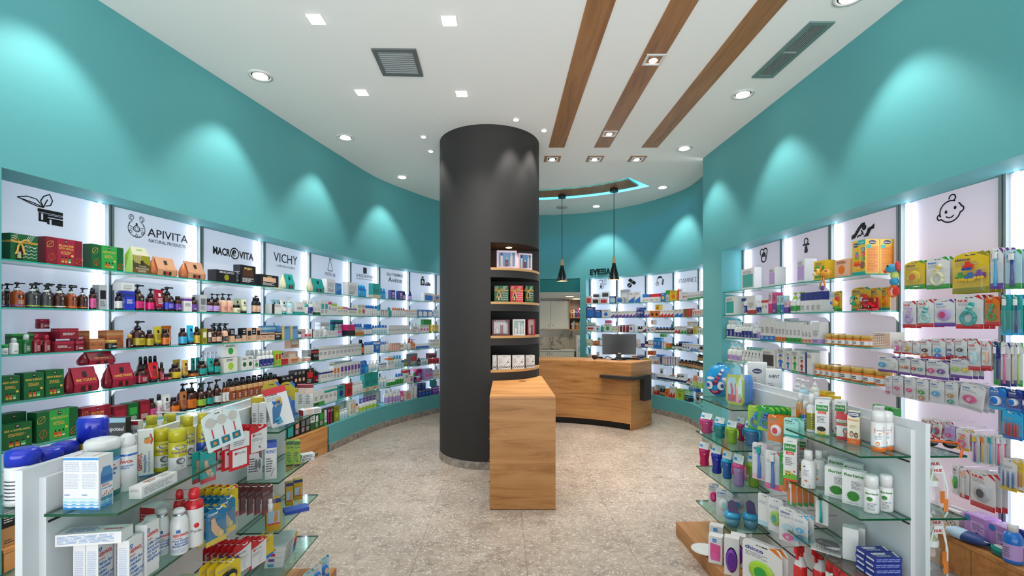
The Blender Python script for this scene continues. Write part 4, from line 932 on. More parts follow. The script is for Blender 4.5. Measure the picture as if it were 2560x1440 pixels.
# ================================================================ the left wall, shelf by shelf
LB = ['L%d' % i for i in range(9)]
LEFT = ['''w 25 95 66 1 dk,go d9; g 114 207 66 1 dr,cm |BLOOM/WITH GRACE; g 228 310 60 1 dk,gn |SUPERTONIC BATH; h 331 376 66 1 ol,lm d7
u 380 450 45 1 co,c4906e |40 #copper pouch with a paper sleeve; u 458 520 42 1 co,c4906e |40 #copper pouch with a paper sleeve; c4 540 592 30 1 bk,ol d9; c3 600 640 48 1 bk,br |argan; c3 650 697 30 1 bk,be |argan
u 709 741 37 1 cr,te; u 775 816 33 1 cr,te; c3 817 838 36 1 wh,gr; c7 840 854 28 1 mb,bl d2; c3 869 895 33 1 wh,gr; s 896 918 30 3 bl,cy,cy
c1 932 952 36 1 te,pe; s 953 966 26 2 bl,cy,cy; c3 979 988 23 1 nv,lv; c3 999 1007 22 1 nv,lv; s 1010 1017 22 1 nv,lv,nv; s 1025 1031 22 1 nv,lv,nv; c8 1060 1085 21 1 wh,bl; c3 1087 1099 17 1 be,bl''',
'''p1 2 17 58 1 am,pu,bk; p1 36 71 64 1 ao,pu,bk; p1 74 108 62 1 ch,lm,bk; p1 110 139 60 1 ch,lm,bk; p1 142 172 57 1 am,wh,bk; p1 174 200 57 1 ao,or,bk; p1 203 226 54 1 am,or,bk; s 229 245 54 1 am,pk,bk
p1 12 40 62 1 am,pu,bk i12; p1 84 200 64 4 am,wh,bk i13; c3 247 268 62 1 gr,bk i4; c1 270 291 46 1 bk,dg |MEN'S CARE; b 294 310 44 1 bk,wh,bk; c0 314 338 47 1 rb,nv; c3 303 336 19 1 wh,gr z14
p 341 369 66 1 am,hp,bk; b 373 391 41 1 am,hp,bk; t 391 415 53 1 cm,bk; p 372 400 57 1 am,hp,bk i12; p 416 442 62 1 am,rb,bk; p 404 424 58 1 am,hp,bk i13; b 443 459 38 1 am,pu,bk; c0 460 480 37 1 wh,pu; b 481 498 37 1 am,pu,bk; c3 499 517 43 1 gr,dg
b 519 555 34 2 am,lv,bk; p 557 587 48 2 be,sa,bk; p 530 556 48 2 be,sa,bk i11; j 588 607 20 1 cr,bk; t 590 618 36 2 cr,bk i8; t 608 622 34 1 cr,bk; b 623 655 40 2 bk,be,bk; p 641 655 46 1 be,bk,bk i10; j 657 676 22 1 bk,bk,be; c2 679 705 24 1 wh,bk
t 707 722 37 1 wh,te; t 683 708 36 2 lb,wh i10; p 723 737 44 1 lb,wh,wh; c1 739 762 31 1 wh,te; s 764 775 38 1 te,wh,wh; s 776 786 38 1 wh,nv,wh; c1 787 801 30 2 wh,dk; c3 802 821 36 2 lg,te; c0 821 829 37 1 lg,hp; c0 830 843 32 2 lg,lm; c0 845 857 23 2 iv,ye; c0 858 870 23 2 iv,pk; c0 872 892 20 4 iv,pu
c4 894 904 28 1 iv,lm; c4 904 914 28 1 iv,hp; s 917 945 27 5 wh,wh,bl; s 945 953 28 1 cy,wh,cy; c2 954 962 17 2 wh,br; c2 963 971 17 2 wh,rd; s 972 981 23 1 te,te,te; s 982 1015 22 6 wh,wh,or; c0 1017 1043 18 5 wh,be; c8 1045 1082 18 3 bl,wh; s 1083 1098 20 4 lb,wh,wh''',
'''j 3 26 26 1 wh,gn; s 30 52 41 1 lg,lg,sv; s 61 83 48 1 dk,dk,sv; s 87 107 48 1 dr,dr,cm; s 113 131 44 1 dr,dr,cm; c0 137 186 27 1 dr,cm; j 189 217 23 1 dr,cm; c0 150 197 26 1 dr,cm z8; c2 199 221 37 1 dr,cm i4; c0 92 140 50 1 dr,cm i9; c0 30 85 48 2 gn,dk i10; j 101 134 24 1 dr,cm z14.5 i9
c0 224 262 27 2 co,tn i4; j 234 264 22 1 bk,go; j 271 300 22 1 bk,go; c0 266 309 45 1 co,tn i7; c3 311 330 38 1 co,bk i3; c0 205 245 46 2 co,tn i10; s 323 338 34 1 am,am,go; p 341 371 67 1 am,mu,bk; p 287 340 62 3 am,am,bk i13
b 372 389 42 1 am,mu,bk; t 389 410 49 1 mu,bk; b 408 430 42 1 am,or,bk; t 427 453 49 1 or,bk i1; b 450 472 42 1 am,cy,bk; t 471 491 48 1 cy,bk; s 491 504 44 1 am,ye,bk; c3 506 518 38 1 ol,iv; c3 519 530 37 1 br,iv
p 530 560 46 2 am,be,bk; p 561 574 46 1 be,bk,bk; p 535 577 48 3 am,be,bk i11; c5 576 587 34 1 bk,be; c5 588 605 18 1 bk,be; c5 588 605 18 1 bk,ch z5.4; c5 606 616 34 1 bk,be; c3 617 630 34 1 be,bk; c5 630 640 33 1 bk,be; c3 641 652 33 1 be,bk; c0 653 670 19 1 be,bk; c0 671 687 19 1 be,bk; c0 688 704 19 1 bk,be
c0 663 702 35 2 mb,lb i7; c2 705 745 33 2 mb,ye; j 697 712 13 1 lb,wh z13 i7; b 748 757 22 1 ch,lg,gr; c3 760 779 12 2 lp,rd; c3 760 779 11 2 pe,lp z5.3; c2 780 788 22 1 wh,bk; c3 789 809 20 2 lg,gr; s 811 820 27 1 wh,wh,wh; c0 821 845 15 3 lg,gr; c0 802 826 36 1 lg,gr i7; j 850 859 14 1 lv,pk; s 846 866 30 3 gr,lg,sv i7
c5 867 888 28 1 hp,bk; c0 842 868 40 2 te,nv i9; c0 890 911 9 1 or,lm; s 893 912 28 3 lb,wh,bl i6; s 914 933 27 3 bl,wh,bl; s 934 970 23 6 wh,lb,bl; c0 972 1024 21 9 wh,lg; c0 1027 1047 10 1 wh,sa; s 1033 1048 24 2 lg,wh,wh i6; c4 1050 1073 20 3 wh,pk; c6 1059 1080 33 1 lm,gn i8; t 1076 1098 20 4 ye,ol''',
'''g1 2 50 66 1 dk,dk |MERRY & BRIGHT; g1 59 111 66 1 dk,dk |MERRY & BRIGHT; g1 113 160 66 1 dk,dk |MERRY & BRIGHT; u 168 257 60 1 dr,cm |BEE YOUNG; u 266 345 57 1 dr,cm |UNMASK YOURSELF; u 205 297 32 1 dr,cm z17 i3 |BEE YOUNG
b 349 377 42 1 am,cm,bk; t 374 403 50 1 rd,bk; s 402 413 48 1 am,cm,bk; s 350 398 62 4 am,rd,bk i12; j 414 436 17 1 am,bk,cm; b 413 434 40 1 am,or,bk i6; b 436 459 37 1 am,ye,bk; t 456 477 45 1 go,bk; t 438 458 45 1 go,bk i9; j 477 503 17 1 am,bk,or; t 485 508 44 2 te,bk i7; b 504 523 36 1 am,te,bk; t 523 541 41 1 te,bk; b 541 556 38 1 am,te,bk; p 507 558 52 5 lg,lg,lg i11
c4 560 594 36 1 iv,lm d7; c4 559 594 33 1 wh,gn z14.2 d7; c4 604 633 34 2 wh,dk; c4 635 648 23 1 wh,gn; s 648 687 41 4 wh,nv,wh; s 620 672 44 5 lg,wh,wh i8; c3 688 703 37 2 lm,rd; c0 706 720 14 1 rd,dr; t 709 724 32 1 lg,wh i5; c3 724 749 15 1 be,co; c3 726 748 28 1 be,wh i5; c3 726 748 24 1 be,wh z16.5 i5; j 751 761 11 1 pe,wh; c3 749 767 25 2 be,sa i4; j 768 782 11 1 sa,wh; c0 784 797 27 3 bk,rd; c0 797 904 30 11 wh,gr; c0 770 800 26 3 lg,gr i7
b 904 913 36 1 bk,or,bk; s 914 937 29 4 wh,wh,bl; c0 938 951 29 1 bl,wh; s 951 967 26 4 wh,wh,bl; s 967 976 27 1 wh,wh,wh; c2 978 1001 20 5 sa,wh; s 1002 1010 18 2 tn,wh,wh; p 1013 1022 26 1 lg,wh,wh; p 1022 1030 27 1 wh,wh,rd; p 1030 1043 26 1 or,sa,sa; s 1043 1074 14 7 wh,bl,wh; c4 1076 1098 22 4 wh,lm''',
'''g1 3 81 62 1 dk,dk |BEE A SUPER-MAN; g1 5 70 82 1 dk,dk i7; g 90 196 74 1 dk,gn |SUPERTONIC BATH; g 203 278 62 1 dr,cm |BLOOM/WITH GRACE; c3 284 317 50 1 dr,cm; c3 320 347 50 1 dk,gn; c3 349 376 50 1 dr,cm
b 377 395 50 1 am,pk,bk; s 396 410 57 1 wh,lp,bk; t 411 433 52 1 wh,bk,lp; b 433 454 40 1 am,or,bk; t 452 474 50 1 co,bk; b 474 499 54 1 am,or,bk; p 500 522 62 1 am,lm,bk; p 522 540 60 1 am,te,bk; p 541 559 62 1 am,wh,bk; p 455 500 62 2 am,or,bk i11
s 560 576 52 2 ao,wh,bk; s 578 700 46 9 tn,ao,bk; s 575 690 48 8 ao,am,bk i8; c4 705 734 34 3 bk,sa; c4 735 764 42 3 bk,be; c3 765 785 40 1 bk,rd |V; b 786 802 38 1 bk,dr,wh; c0 804 833 26 4 wh,nv; c3 834 850 34 2 wh,or; c3 851 901 34 6 wh,pu; c0 840 880 38 5 iv,go i6
c4 902 913 30 2 bl,cy; s 914 924 30 1 bl,cy,bl; p 926 950 27 3 wh,lb,wh; c0 951 966 18 3 wh,bl; c0 970 985 31 2 wh,or; s 986 1006 31 3 wh,lb,cy; j 1006 1014 18 1 lb,bl; t 1014 1023 20 1 ol,ol; c3 1024 1044 30 1 dg,rd i3; b 1046 1053 18 1 bk,dg,bk; b 1054 1072 16 3 wh,lb,te; c4 1073 1098 13 3 rd,bk; c4 1070 1090 12 2 dr,bk z10''',
'''c4 3 44 62 1 wh,or; c8 60 105 62 1 wh,rd; c1 773 797 37 2 wh,dk; c1 798 811 37 1 wh,gn; c0 812 843 35 3 wh,te; c4 844 862 33 1 te,nv |MEN; c4 863 881 33 1 rd,dr; s 884 910 31 4 lg,wh,wh; c1 911 929 43 1 te,pe; c1 930 946 43 1 te,pe; s 947 970 28 3 wh,lb,wh; s 970 990 20 4 wh,gn,wh; s 991 1010 28 3 wh,gn,bl; c0 1011 1022 37 1 wh,rd
c4 1024 1034 18 1 wh,pk; j 1036 1044 12 1 nv,nv; j 1045 1053 12 1 pk,mi; c4 1046 1062 28 1 hp,lv i4; c4 1062 1082 28 2 lv,pk; c4 1083 1098 23 3 wh,or; j 1045 1053 12 1 gn,mi z8''',
'''c5 3 44 96 1 bk,tn |nature/hair color; c5 60 110 92 1 bk,tn |nature/hair color; c8 700 735 50 2 bk,te; c3 737 750 45 1 bk,sa; c3 752 776 44 2 bk,dg |V; c5 777 787 40 1 wh,dk; c3 788 797 42 1 dk,wh; c3 798 811 44 1 dk,gn; c1 812 817 38 1 wh,gn; c2 819 834 40 2 bk,hp; c4 836 849 38 1 ol,lm; b 851 872 24 3 wh,lb,wh; c3 876 890 38 2 iv,be; c3 851 878 38 3 lb,wh i9; b 891 901 24 1 be,cr,br; p 903 945 31 5 wh,lm,pu; c3 909 950 42 4 lb,lg i8
p 954 964 44 1 wh,wh,bl; b 966 985 36 2 wh,lv,wh; s 985 1003 32 3 wh,lv,wh; b 1004 1013 25 1 pk,lp,pk; c8 1014 1028 24 1 wh,sa; b 1028 1046 40 2 lg,lg,lg; c4 1047 1080 17 4 nv,bl; c4 1052 1073 16 2 nv,bl z11; c0 1082 1098 20 3 pu,lv; c0 1084 1096 18 2 te,cy z13''']
SHN = ['top shelf', 'second shelf', 'third shelf', 'fourth shelf', 'fifth shelf', 'sixth shelf', 'base ledge']
LZ = SHZ+[LEDGE]
# oak base units in front of the first bays
pa_, T_ = LW.at(uA+.01, -.004); pb_, _ = LW.at(uPl-.004, -.004); Lb = (pb_-pa_).length; rot_ = math.atan2((pb_-pa_).y, (pb_-pa_).x)
for k in range(2):
    L0, L1 = Lb*k/2, Lb*(k+1)/2-.003; q = pa_.lerp(pb_, L0/Lb)
    t = empty('oak_base_unit', ('oak base unit under the first shelving bays by the shop front', 'oak base unit ending where the curved teal plinth begins')[k], 'base unit', (q.x, q.y, 0), rot_, 'oak base units')
    M().box(0, L1-L0, .015, .27, .004, LEDGE-.022, mt='oakx').build('carcass', t); M().box(0, L1-L0, -.002, .27, LEDGE-.021, LEDGE, mt='oakx').build('top', t); M().box(.003, L1-L0-.003, -.001, .014, .09, LEDGE-.024, mt='oakx').build('drawer', t); M().box(.003, L1-L0-.003, .0, .014, .004, .087, mt='oakx').build('plinth', t)
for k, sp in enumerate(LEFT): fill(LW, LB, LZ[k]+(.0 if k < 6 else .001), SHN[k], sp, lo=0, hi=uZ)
# ================================================================ back wall goods
BB = ['B%d' % i for i in range(5)]
BACK = ['''c8 1465 1479 20 1 wh,rd; c8 1480 1498 14 1 wh,bk; c8 1499 1519 14 1 wh,rd; c8 1481 1500 10 1 wh,ch z12; c8 1503 1523 14 1 wh,ch z12; c8 1520 1540 18 1 nv,lb; c8 1541 1557 16 1 wh,bl; c3 1548 1570 34 1 gr,lg i5; c7 1571 1586 26 1 wh,bl; c7 1587 1601 27 1 wh,bl; c6 1606 1624 20 2 wh,bl; c6 1625 1649 20 2 wh,rd; c4 1652 1663 21 1 bl,ye; c6 1664 1673 27 1 gr,gn; c4 1674 1692 26 1 ye,or; c2 1694 1706 29 1 wh,rd; c4 1707 1718 20 2 wh,dr; c1 1719 1754 18 6 wh,gn''',
'''c8 1465 1487 27 1 nv,bl; c8 1488 1503 19 1 nv,bl; c4 1504 1525 20 1 wh,bl; c7 1527 1589 16 7 wh,pu; c0 1591 1600 12 1 nv,lv; c0 1591 1600 11 1 nv,lv z10; c0 1601 1610 24 1 nv,bl; c7 1611 1624 17 2 wh,pu; c4 1625 1647 16 2 or,bk; c4 1638 1649 14 1 ye,rd z12; c7 1649 1684 17 4 wh,rd; c7 1686 1707 19 2 wh,bl; c2 1709 1728 20 3 rd,gn; c3 1730 1754 18 4 wh,or''',
'''c3 1465 1487 13 1 wh,rd; c0 1467 1488 5 1 lg,gn z10; c0 1468 1488 5 1 wh,gn z14; c4 1489 1499 15 1 wh,te; s 1500 1508 18 1 te,te,wh; c4 1509 1529 20 1 wh,gn; c0 1512 1528 8 1 pk,lp z16; c4 1530 1545 15 2 wh,lm; c2 1547 1571 17 3 dr,wh; c4 1572 1583 20 1 lg,pu; c4 1592 1602 15 1 wh,pu i5; b 1593 1605 15 2 bk,wh,bk; c7 1606 1616 17 1 wh,dr; c4 1617 1625 14 1 wh,bl; c4 1627 1634 15 1 wh,or; c4 1627 1635 12 1 wh,or z14; b 1636 1684 14 6 am,wh,bl; b 1671 1678 22 1 dk,gn,gn i5; c7 1686 1700 18 2 wh,rd; c7 1701 1716 18 2 wh,gn; c0 1717 1730 13 1 br,tn; c0 1717 1731 13 1 wh,tn z11; c4 1732 1742 18 1 ye,ol; c4 1743 1755 16 2 wh,gn''',
'''c3 1465 1481 15 1 cr,wh; c3 1482 1496 12 2 or,sa; c0 1493 1500 20 1 lg,te i4; s 1501 1504 24 1 te,wh,wh i4; c4 1583 1590 18 1 pk,lp; c3 1591 1600 20 2 wh,lg; c0 1593 1607 9 1 pu,dr; b 1609 1619 16 1 bk,wh,bk; c4 1620 1633 20 3 wh,dr; c0 1634 1652 26 2 bl,cy; c0 1650 1660 8 1 gn,lm z20; c2 1653 1664 18 2 wh,rd; c7 1665 1676 14 2 or,gn; b 1677 1684 14 1 dk,wh,bk; b 1686 1704 16 3 bk,wh,bk; c4 1705 1724 18 3 wh,bl; c7 1725 1746 18 3 wh,bl; b 1746 1755 14 2 am,wh,bk; c4 1693 1720 20 3 bl,wh i5''',
'''c4 1465 1478 13 2 wh,gn; c3 1479 1495 11 2 or,wh; c3 1490 1497 18 1 lg,wh i4; c0 1580 1592 14 1 or,sa; c0 1593 1608 8 1 nv,wh; c0 1593 1608 8 1 nv,wh z7; c4 1608 1622 12 2 ye,wh; c2 1622 1634 18 2 lg,wh; c4 1619 1634 11 2 or,rd z14; c7 1635 1646 16 2 wh,or; c4 1640 1660 22 3 bl,nv i5; c2 1648 1668 19 3 wh,rd; c2 1669 1694 22 4 wh,pu; b 1695 1755 18 8 br,tn,bk; b 1742 1752 16 2 br,tn,bk z14; b 1729 1736 18 1 gn,wh,gn i5''',
'''c4 1618 1628 14 2 rd,nv; c2 1629 1640 14 2 wh,bl; b 1641 1690 13 8 wh,nv,wh; c4 1650 1658 13 1 wh,nv z10; c0 1672 1684 14 2 or,te i4; b 1691 1712 14 3 wh,nv,wh; b 1712 1723 14 1 dr,wh,bk; c4 1724 1732 18 1 wh,gn; c5 1733 1742 26 2 or,lm; c5 1743 1755 28 2 wh,lm; c3 1690 1708 20 2 lg,ch i5''',
'''c3 1618 1632 18 2 lg,wh; c0 1634 1644 9 1 rd,or; c3 1636 1662 22 3 lb,wh i6; b 1646 1661 18 2 bk,tn,bk; c4 1662 1672 20 1 or,rd; c7 1674 1687 28 2 wh,rd; c4 1690 1709 26 1 lm,ol; c0 1711 1724 14 1 bk,cy; c0 1711 1724 14 1 mi,gn z10; c0 1720 1740 12 1 bl,lb z19; c4 1726 1747 32 2 wh,dr; b 1748 1757 20 1 te,mi,wh''']
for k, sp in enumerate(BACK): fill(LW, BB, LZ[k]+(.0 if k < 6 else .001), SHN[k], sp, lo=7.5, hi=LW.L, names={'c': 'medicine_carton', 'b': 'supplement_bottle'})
# ================================================================ signs on the backlit panels
def solid_text(m, body, x, z, h, y0, y1, col, w=None, bold=0.):
    a = len(m.v); i = len(m.f); m.text(body, x, z, h, y0, col, w=w, bold=bold, mt='G'); nf = m.f[i:]; nv = len(m.v)-a
    for k in range(nv): q = m.v[a+k]; m.v.append((q[0], y1, q[2]))
    ed = {}
    for f in nf:
        for p, q in zip(f, f[1:]+f[:1]): ed[(p, q)] = 1
    for (p, q) in list(ed):
        if (q, p) not in ed: m.fi((p, q, q+nv, p+nv), col, 'G')
def sign(bay, px, py, draw, y=-.006):
    """draw(m, s) with s = metres for one pixel of height at that spot"""
    path, u0, u1, nm, pan = BAYS[bay]; u = path.px(px, -REC+.004, u0-.05, u1+.05); p, T = path.at(u, -REC+.004); s = p.y/F
    m = M(); draw(m, s); z0 = EYE+(HY-py)*s
    for i, (x, yy, z) in enumerate(m.v): q, _ = path.at(u+x, -REC+.0075-yy); m.v[i] = (q.x-pan.location.x, q.y-pan.location.y, z+z0)
    o = m.build('sign_print'); o.parent = pan; o['label'] = f'black print of the {nm}'
K = '0b0b0c'
def arc(cx, cz, r, a0, a1, n=14, rz=None): return [(cx+r*math.cos(math.radians(a0+(a1-a0)*k/n)), cz+(rz or r)*math.sin(math.radians(a0+(a1-a0)*k/n))) for k in range(n+1)]
def sc(P, s): return [(x*s, z*s) for x, z in P]
def s_leaf(m, s):
    s *= 1.05
    for L in ([(-58, 18), (-40, 24), (-22, 22), (-8, 6), (-20, 6), (-36, 10), (-58, 18)], [(-50, 16), (-28, 12), (-8, 6)], [(-8, 6), (-14, 20), (-8, 32), (4, 40), (10, 26), (6, 14), (-4, 10)], [(-8, 6), (-4, 18), (0, 26)]): m.stroke(sc(L, s), 2.4*s, 0, K)
    for x0, x1, z0, z1 in ((-20, 32, -6, 2), (-18, 32, -9, -7), (-18, -13, -28, -9), (-9, 0, -28, -9), (-2, 32, -15, -10), (-1, 4, -32, -17), (8, 32, -32, -17), (-18, 0, -28, -24)): m.rect(x0*s, x1*s, z0*s, z1*s, 0, K)
    m.rect(0, 32*s, -20*s, -17*s, 0, K)
def s_emb(m, s):
    S0 = s; s = s*.80; cx = -70; m.stroke(sc(arc(cx, 6, 26, 120, 420), s), 1.3*s, 0, K); m.stroke(sc(arc(cx, 6, 24, 120, 420), s), .8*s, 0, K)
    for sg in (-1, 1): m.stroke(sc(arc(cx+sg*14, 36, 5, 0, 360), s), 1.5*s, 0, K); m.stroke(sc(arc(cx+sg*15, 37, 8, -90, 150) if sg > 0 else arc(cx+sg*15, 37, 8, 270, 30), s), 1.5*s, 0, K)
    m.stroke(sc(arc(cx, 6, 9, 0, 360), s), 2*s, 0, K); m.stroke(sc(arc(cx, 6, 5, 0, 360), s), 1.2*s, 0, K)
    m.stroke(sc([(cx-22, 12), (cx-10, 8), (cx, 18), (cx+10, 8), (cx+22, 12)], s), 1.6*s, 0, K); m.stroke(sc([(cx-18, 6), (cx-8, 0)], s), 1.4*s, 0, K); m.stroke(sc([(cx+18, 6), (cx+8, 0)], s), 1.4*s, 0, K)
    m.disc(cx*s, 20*s, 3*s, 0, K)
    for dx, dz in ((-18, -4), (0, -14), (18, -4)): m.stroke(sc([(cx+dx, dz+6), (cx+dx, dz+2)], s), 1.2*s, 0, K); m.stroke(sc(arc(cx+dx, dz-1, 3.6, 0, 360), s), 1.5*s, 0, K)
    for a in (150, 200, 250, 290, 340, 390): p = arc(cx, 6, 25, a, a, 1)[0]; m.disc(p[0]*s, p[1]*s, 2*s, 0, K, n=8)
    s = S0; m.text('APIVITA', -29*s, -7*s, 20*s, 0, K, w=112*s, align='l', bold=.004); m.text('NATURAL PRODUCTS', -26*s, -21*s, 8*s, 0, K, w=102*s, align='l', bold=.008)
def s_macro(m, s):
    m.text('MACR', -66*s, -9*s, 17*s, 0, K, align='l', w=52*s, bold=.035); m.text('VITA', 14*s, -9*s, 17*s, 0, K, align='l', w=50*s, bold=.035)
    m.stroke(sc(arc(0, 0, 13, 0, 360, 24), s), 3*s, 0, K); m.flat(sc(arc(0, 0, 8.5, -90, 90)+arc(0, 4.2, 4.2, 90, 270, 8)[1:]+arc(0, -4.2, 4.2, 90, -90, 8)[1:-1], s), 0, K) if 0 else None
    m.flat(sc(arc(0, 0, 9, 90, 270), s), 0, K); m.disc(0, 4.4*s, 4.4*s, -.0003, K); m.disc(0, -4.4*s, 4.4*s, -.0005, 'dfe4ea'); m.disc(0, 4.4*s, 1.4*s, -.0006, 'dfe4ea'); m.disc(0, -4.4*s, 1.4*s, -.0008, K)
def s_flask(m, s):
    s *= .92
    m.stroke(sc([(-4, 22), (4, 22)], s), 3*s, 0, K); m.stroke(sc([(-3, 22), (-3, 14), (-11, -6), (-9, -10), (9, -10), (11, -6), (3, 14), (3, 22)], s), 1.7*s, 0, K)
    m.text('YOUTH LAB.', 0, -24*s, 9*s, 0, K, w=50*s, bold=.006)
def s_sq(m, s): m.rect(-6*s, 6*s, 0, 15*s, 0, K); m.text('LA ROCHE-POSAY', 0, -10*s, 7*s, 0, K, w=62*s, bold=.01); m.text('LABORATOIRE PHARMACEUTIQUE', 0, -16*s, 3.2*s, 0, K, w=60*s)
def s_av(m, s):
    m.text('EAU THERMALE', 0, 4*s, 7*s, 0, K, w=58*s, bold=.012); m.text('Avène', 0, -11*s, 12*s, 0, K, w=50*s, bold=.004)
def s_soap(m, s):
    m.flat(sc([(-14, -11), (-2, -11), (-2, 3), (-4, 6), (-12, 6), (-14, 3)], s), 0, K); m.rect(-11*s, -5*s, 6.8*s, 11*s, 0, K); m.disc(-8*s, -3*s, 3*s, -.0004, 'e6eaf0', rz=5*s); m.flat(sc(arc(8, -11, 9, 0, 180), s), 0, K); m.stroke(sc([(3, -8), (8, -3)], s), 1.2*s, -.0004, 'e6eaf0')
def s_therm(m, s):
    m.stroke(sc(arc(-4, 6, 4, 0, 180)+arc(-4, -7, 5, 150, 390)+[(0, 6)], s), 1.2*s, 0, K); m.disc(-4*s, -7*s, 2.6*s, 0, K); m.rect(-5*s, -3*s, -6*s, 2*s, 0, K)
    for k in range(4): m.rect(3*s, (9 if k % 2 == 0 else 7)*s, (9-4*k)*s, (10.3-4*k)*s, 0, K)
def s_pill(m, s):
    m.stroke(sc([(-1, 5), (6, -1)], s), 0, 0, K)
    for a, b in (((-3, 8), (8, 0)),): m.stroke(sc([a, b], s), 8*s, 0, K); m.disc(-3*s, 7.5*s, 4*s, 0, K); m.disc(8*s, 0, 4*s, 0, K)
    m.stroke(sc([(0.2, 1.2), (4.6, 7)], s), 1.2*s, -.0004, 'e6eaf0'); m.disc(-4*s, -5*s, 6*s, 0, K); m.stroke(sc([(-9, -9), (1, -1)], s), 1.2*s, -.0004, 'e6eaf0')
def s_gauge(m, s):
    m.stroke(sc(arc(0, 2, 8, 20, 160), s), 1.2*s, 0, K); m.stroke(sc(arc(0, 2, 8, 60, 120), s), 4.5*s, 0, K); m.stroke(sc(arc(-7, -6, 4, 0, 360), s), 1.3*s, 0, K); m.disc(-7*s, -6*s, 1.2*s, 0, K); m.stroke(sc([(-7.4, 4), (-7.4, -2)], s), 1.1*s, 0, K); m.flat(sc([(6, -9), (9, -10), (11, 4), (8, 5)], s), 0, K); m.flat(sc([(4, -8), (5, -8.4), (7, 3), (6, 4)], s), 0, K)
def s_soother(m, s):
    m.stroke(sc(arc(-7, 8, 8, 60, 230)+[(-4, -4), (4, -4)][:0]+arc(0, -6, 11, 200, 340)+arc(7, 8, 8, -50, 120)+[(0, 11)]+[arc(-7, 8, 8, 60, 230)[0]], s), 3*s, 0, K); m.stroke(sc(arc(0, -8, 9, 0, 360), s), 2.6*s, 0, K); m.flat(sc(arc(0, 0, 8, 0, 180)+[(-8, -4), (8, -4)], s), 0, K)
def s_dummy(m, s):
    m.stroke(sc(arc(0, 12, 7, -50, 230), s), 3*s, 0, K); m.rect(-12*s, 12*s, 1*s, 6*s, 0, K); m.flat(sc([(-4, 0), (4, 0), (5, -6), (7, -12), (5, -17), (-5, -17), (-7, -12), (-5, -6)], s), 0, K)
def s_hands(m, s):
    m.flat(sc([(-38, -18), (-26, -16), (-14, 2), (-10, 6), (6, 17), (6, 13), (-8, 5)], s), 0, K); m.flat(sc([(-38, -18), (-38, -8), (-28, -4), (-18, 8), (-6, 18), (4, 19), (6, 17), (-10, 6), (-26, -16)], s), 0, K)
    m.flat(sc([(34, 10), (34, -2), (24, -4), (16, -18), (0, -18), (10, -8), (14, 2), (24, 4)], s), 0, K); m.disc(3*s, 6*s, 7*s, 0, K); m.stroke(sc([(-6, 0), (-2, -6), (-8, -12), (-16, -12), (-18, -15)], s), 4*s, 0, K); m.stroke(sc([(-2, -6), (0, -12)], s), 3.5*s, 0, K)
def s_baby(m, s):
    w = 3.4*s; m.stroke(sc(arc(0, -2, 26, 62, 200)+arc(-26, -12, 7, 110, 300, 8)+arc(0, -2, 27, 228, 335)+arc(27, -2, 7, -100, 80, 8)+[(26, 10), (22, 14)], s), w, 0, K)
    m.stroke(sc(arc(6, 30, 8, -70, 190), s), w, 0, K); m.disc(-10*s, -2*s, 3.6*s, 0, K, rz=4.4*s); m.disc(13*s, 4*s, 3.6*s, 0, K, rz=4.4*s); m.stroke(sc(arc(0, -6, 12, 220, 320), s), w*.9, 0, K)
sign('L0', 118, 527, s_leaf, -.002); sign('L1', 396, 588, s_emb, -.002); sign('L2', 586, 634, s_macro, -.002)
sign('L3', 714, 652, lambda m, s: (m.text('VICHY', 0, -6*s, 22*s, 0, K, w=88*s, bold=.004), m.text('LABORATOIRES', 0, -18*s, 5*s, 0, K, w=76*s)))
sign('L4', 825, 668, s_flask); sign('L5', 912, 684, s_sq); sign('L6', 988, 695, s_av); sign('L7', 1063, 703, s_soap)
sign('B0', 1507, 710, s_therm); sign('B1', 1578, 708, s_pill); sign('B2', 1650, 703, s_gauge); sign('B3', 1717, 702, lambda m, s: m.text('ΒΙΤΑΜΙΝΕΣ', 0, -4*s, 10*s, 0, K, w=62*s))
sign('R0', 1910, 638, s_soother, -.002); sign('R1', 2016, 615, s_dummy, -.002); sign('R2', 2159, 575, s_hands, -.002); sign('R3', 2376, 526, s_baby, -.002)
u = LW.px(1501, .001, 7., uB1); p, T = LW.at(u, .022); m = M(); s = p.y/F; solid_text(m, 'ΕΥΕΞΙΑ', 0, 0, 12.5*s, 0, .02, '0b0b0b', w=53*s, bold=.03)
o = m.build('wall_lettering', loc=(p.x, p.y, EYE+(HY-685.5)*s), rot=math.atan2(T.y, T.x)); tag(o, 'raised black Greek lettering on the teal wall beside a pendant', 'sign')
# ================================================================ packs with drawn faces, hanging cards, toys
def face_xf(w, d, h, side, e=.0005):
    T = Matrix.Translation
    return {'f': T((0, -e, 0)), 'l': T((-w/2-e, d/2, 0)) @ Matrix.Rotation(-math.pi/2, 4, 'Z'), 'r': T((w/2+e, d/2, 0)) @ Matrix.Rotation(math.pi/2, 4, 'Z'), 't': T((0, 0, h+e)) @ Matrix.Rotation(-math.pi/2, 4, 'X')}[side]
def pack(name, w, d, h, base, cols=None, **draw):
    m = M(); m.box(-w/2, w/2, 0, d, 0, h, hx(base), cols={k: hx(v) for k, v in (cols or {}).items()})
    for side, fn in draw.items(): m.xf = face_xf(w, d, h, side); fn(m)
    m.xf = None; return m.build(name)
def put(o, loc, rot, label, cat, group=None):
    o.location = loc; o.rotation_euler = (0, 0, rot) if not isinstance(rot, tuple) else rot; tag(o, label, cat, group); return o
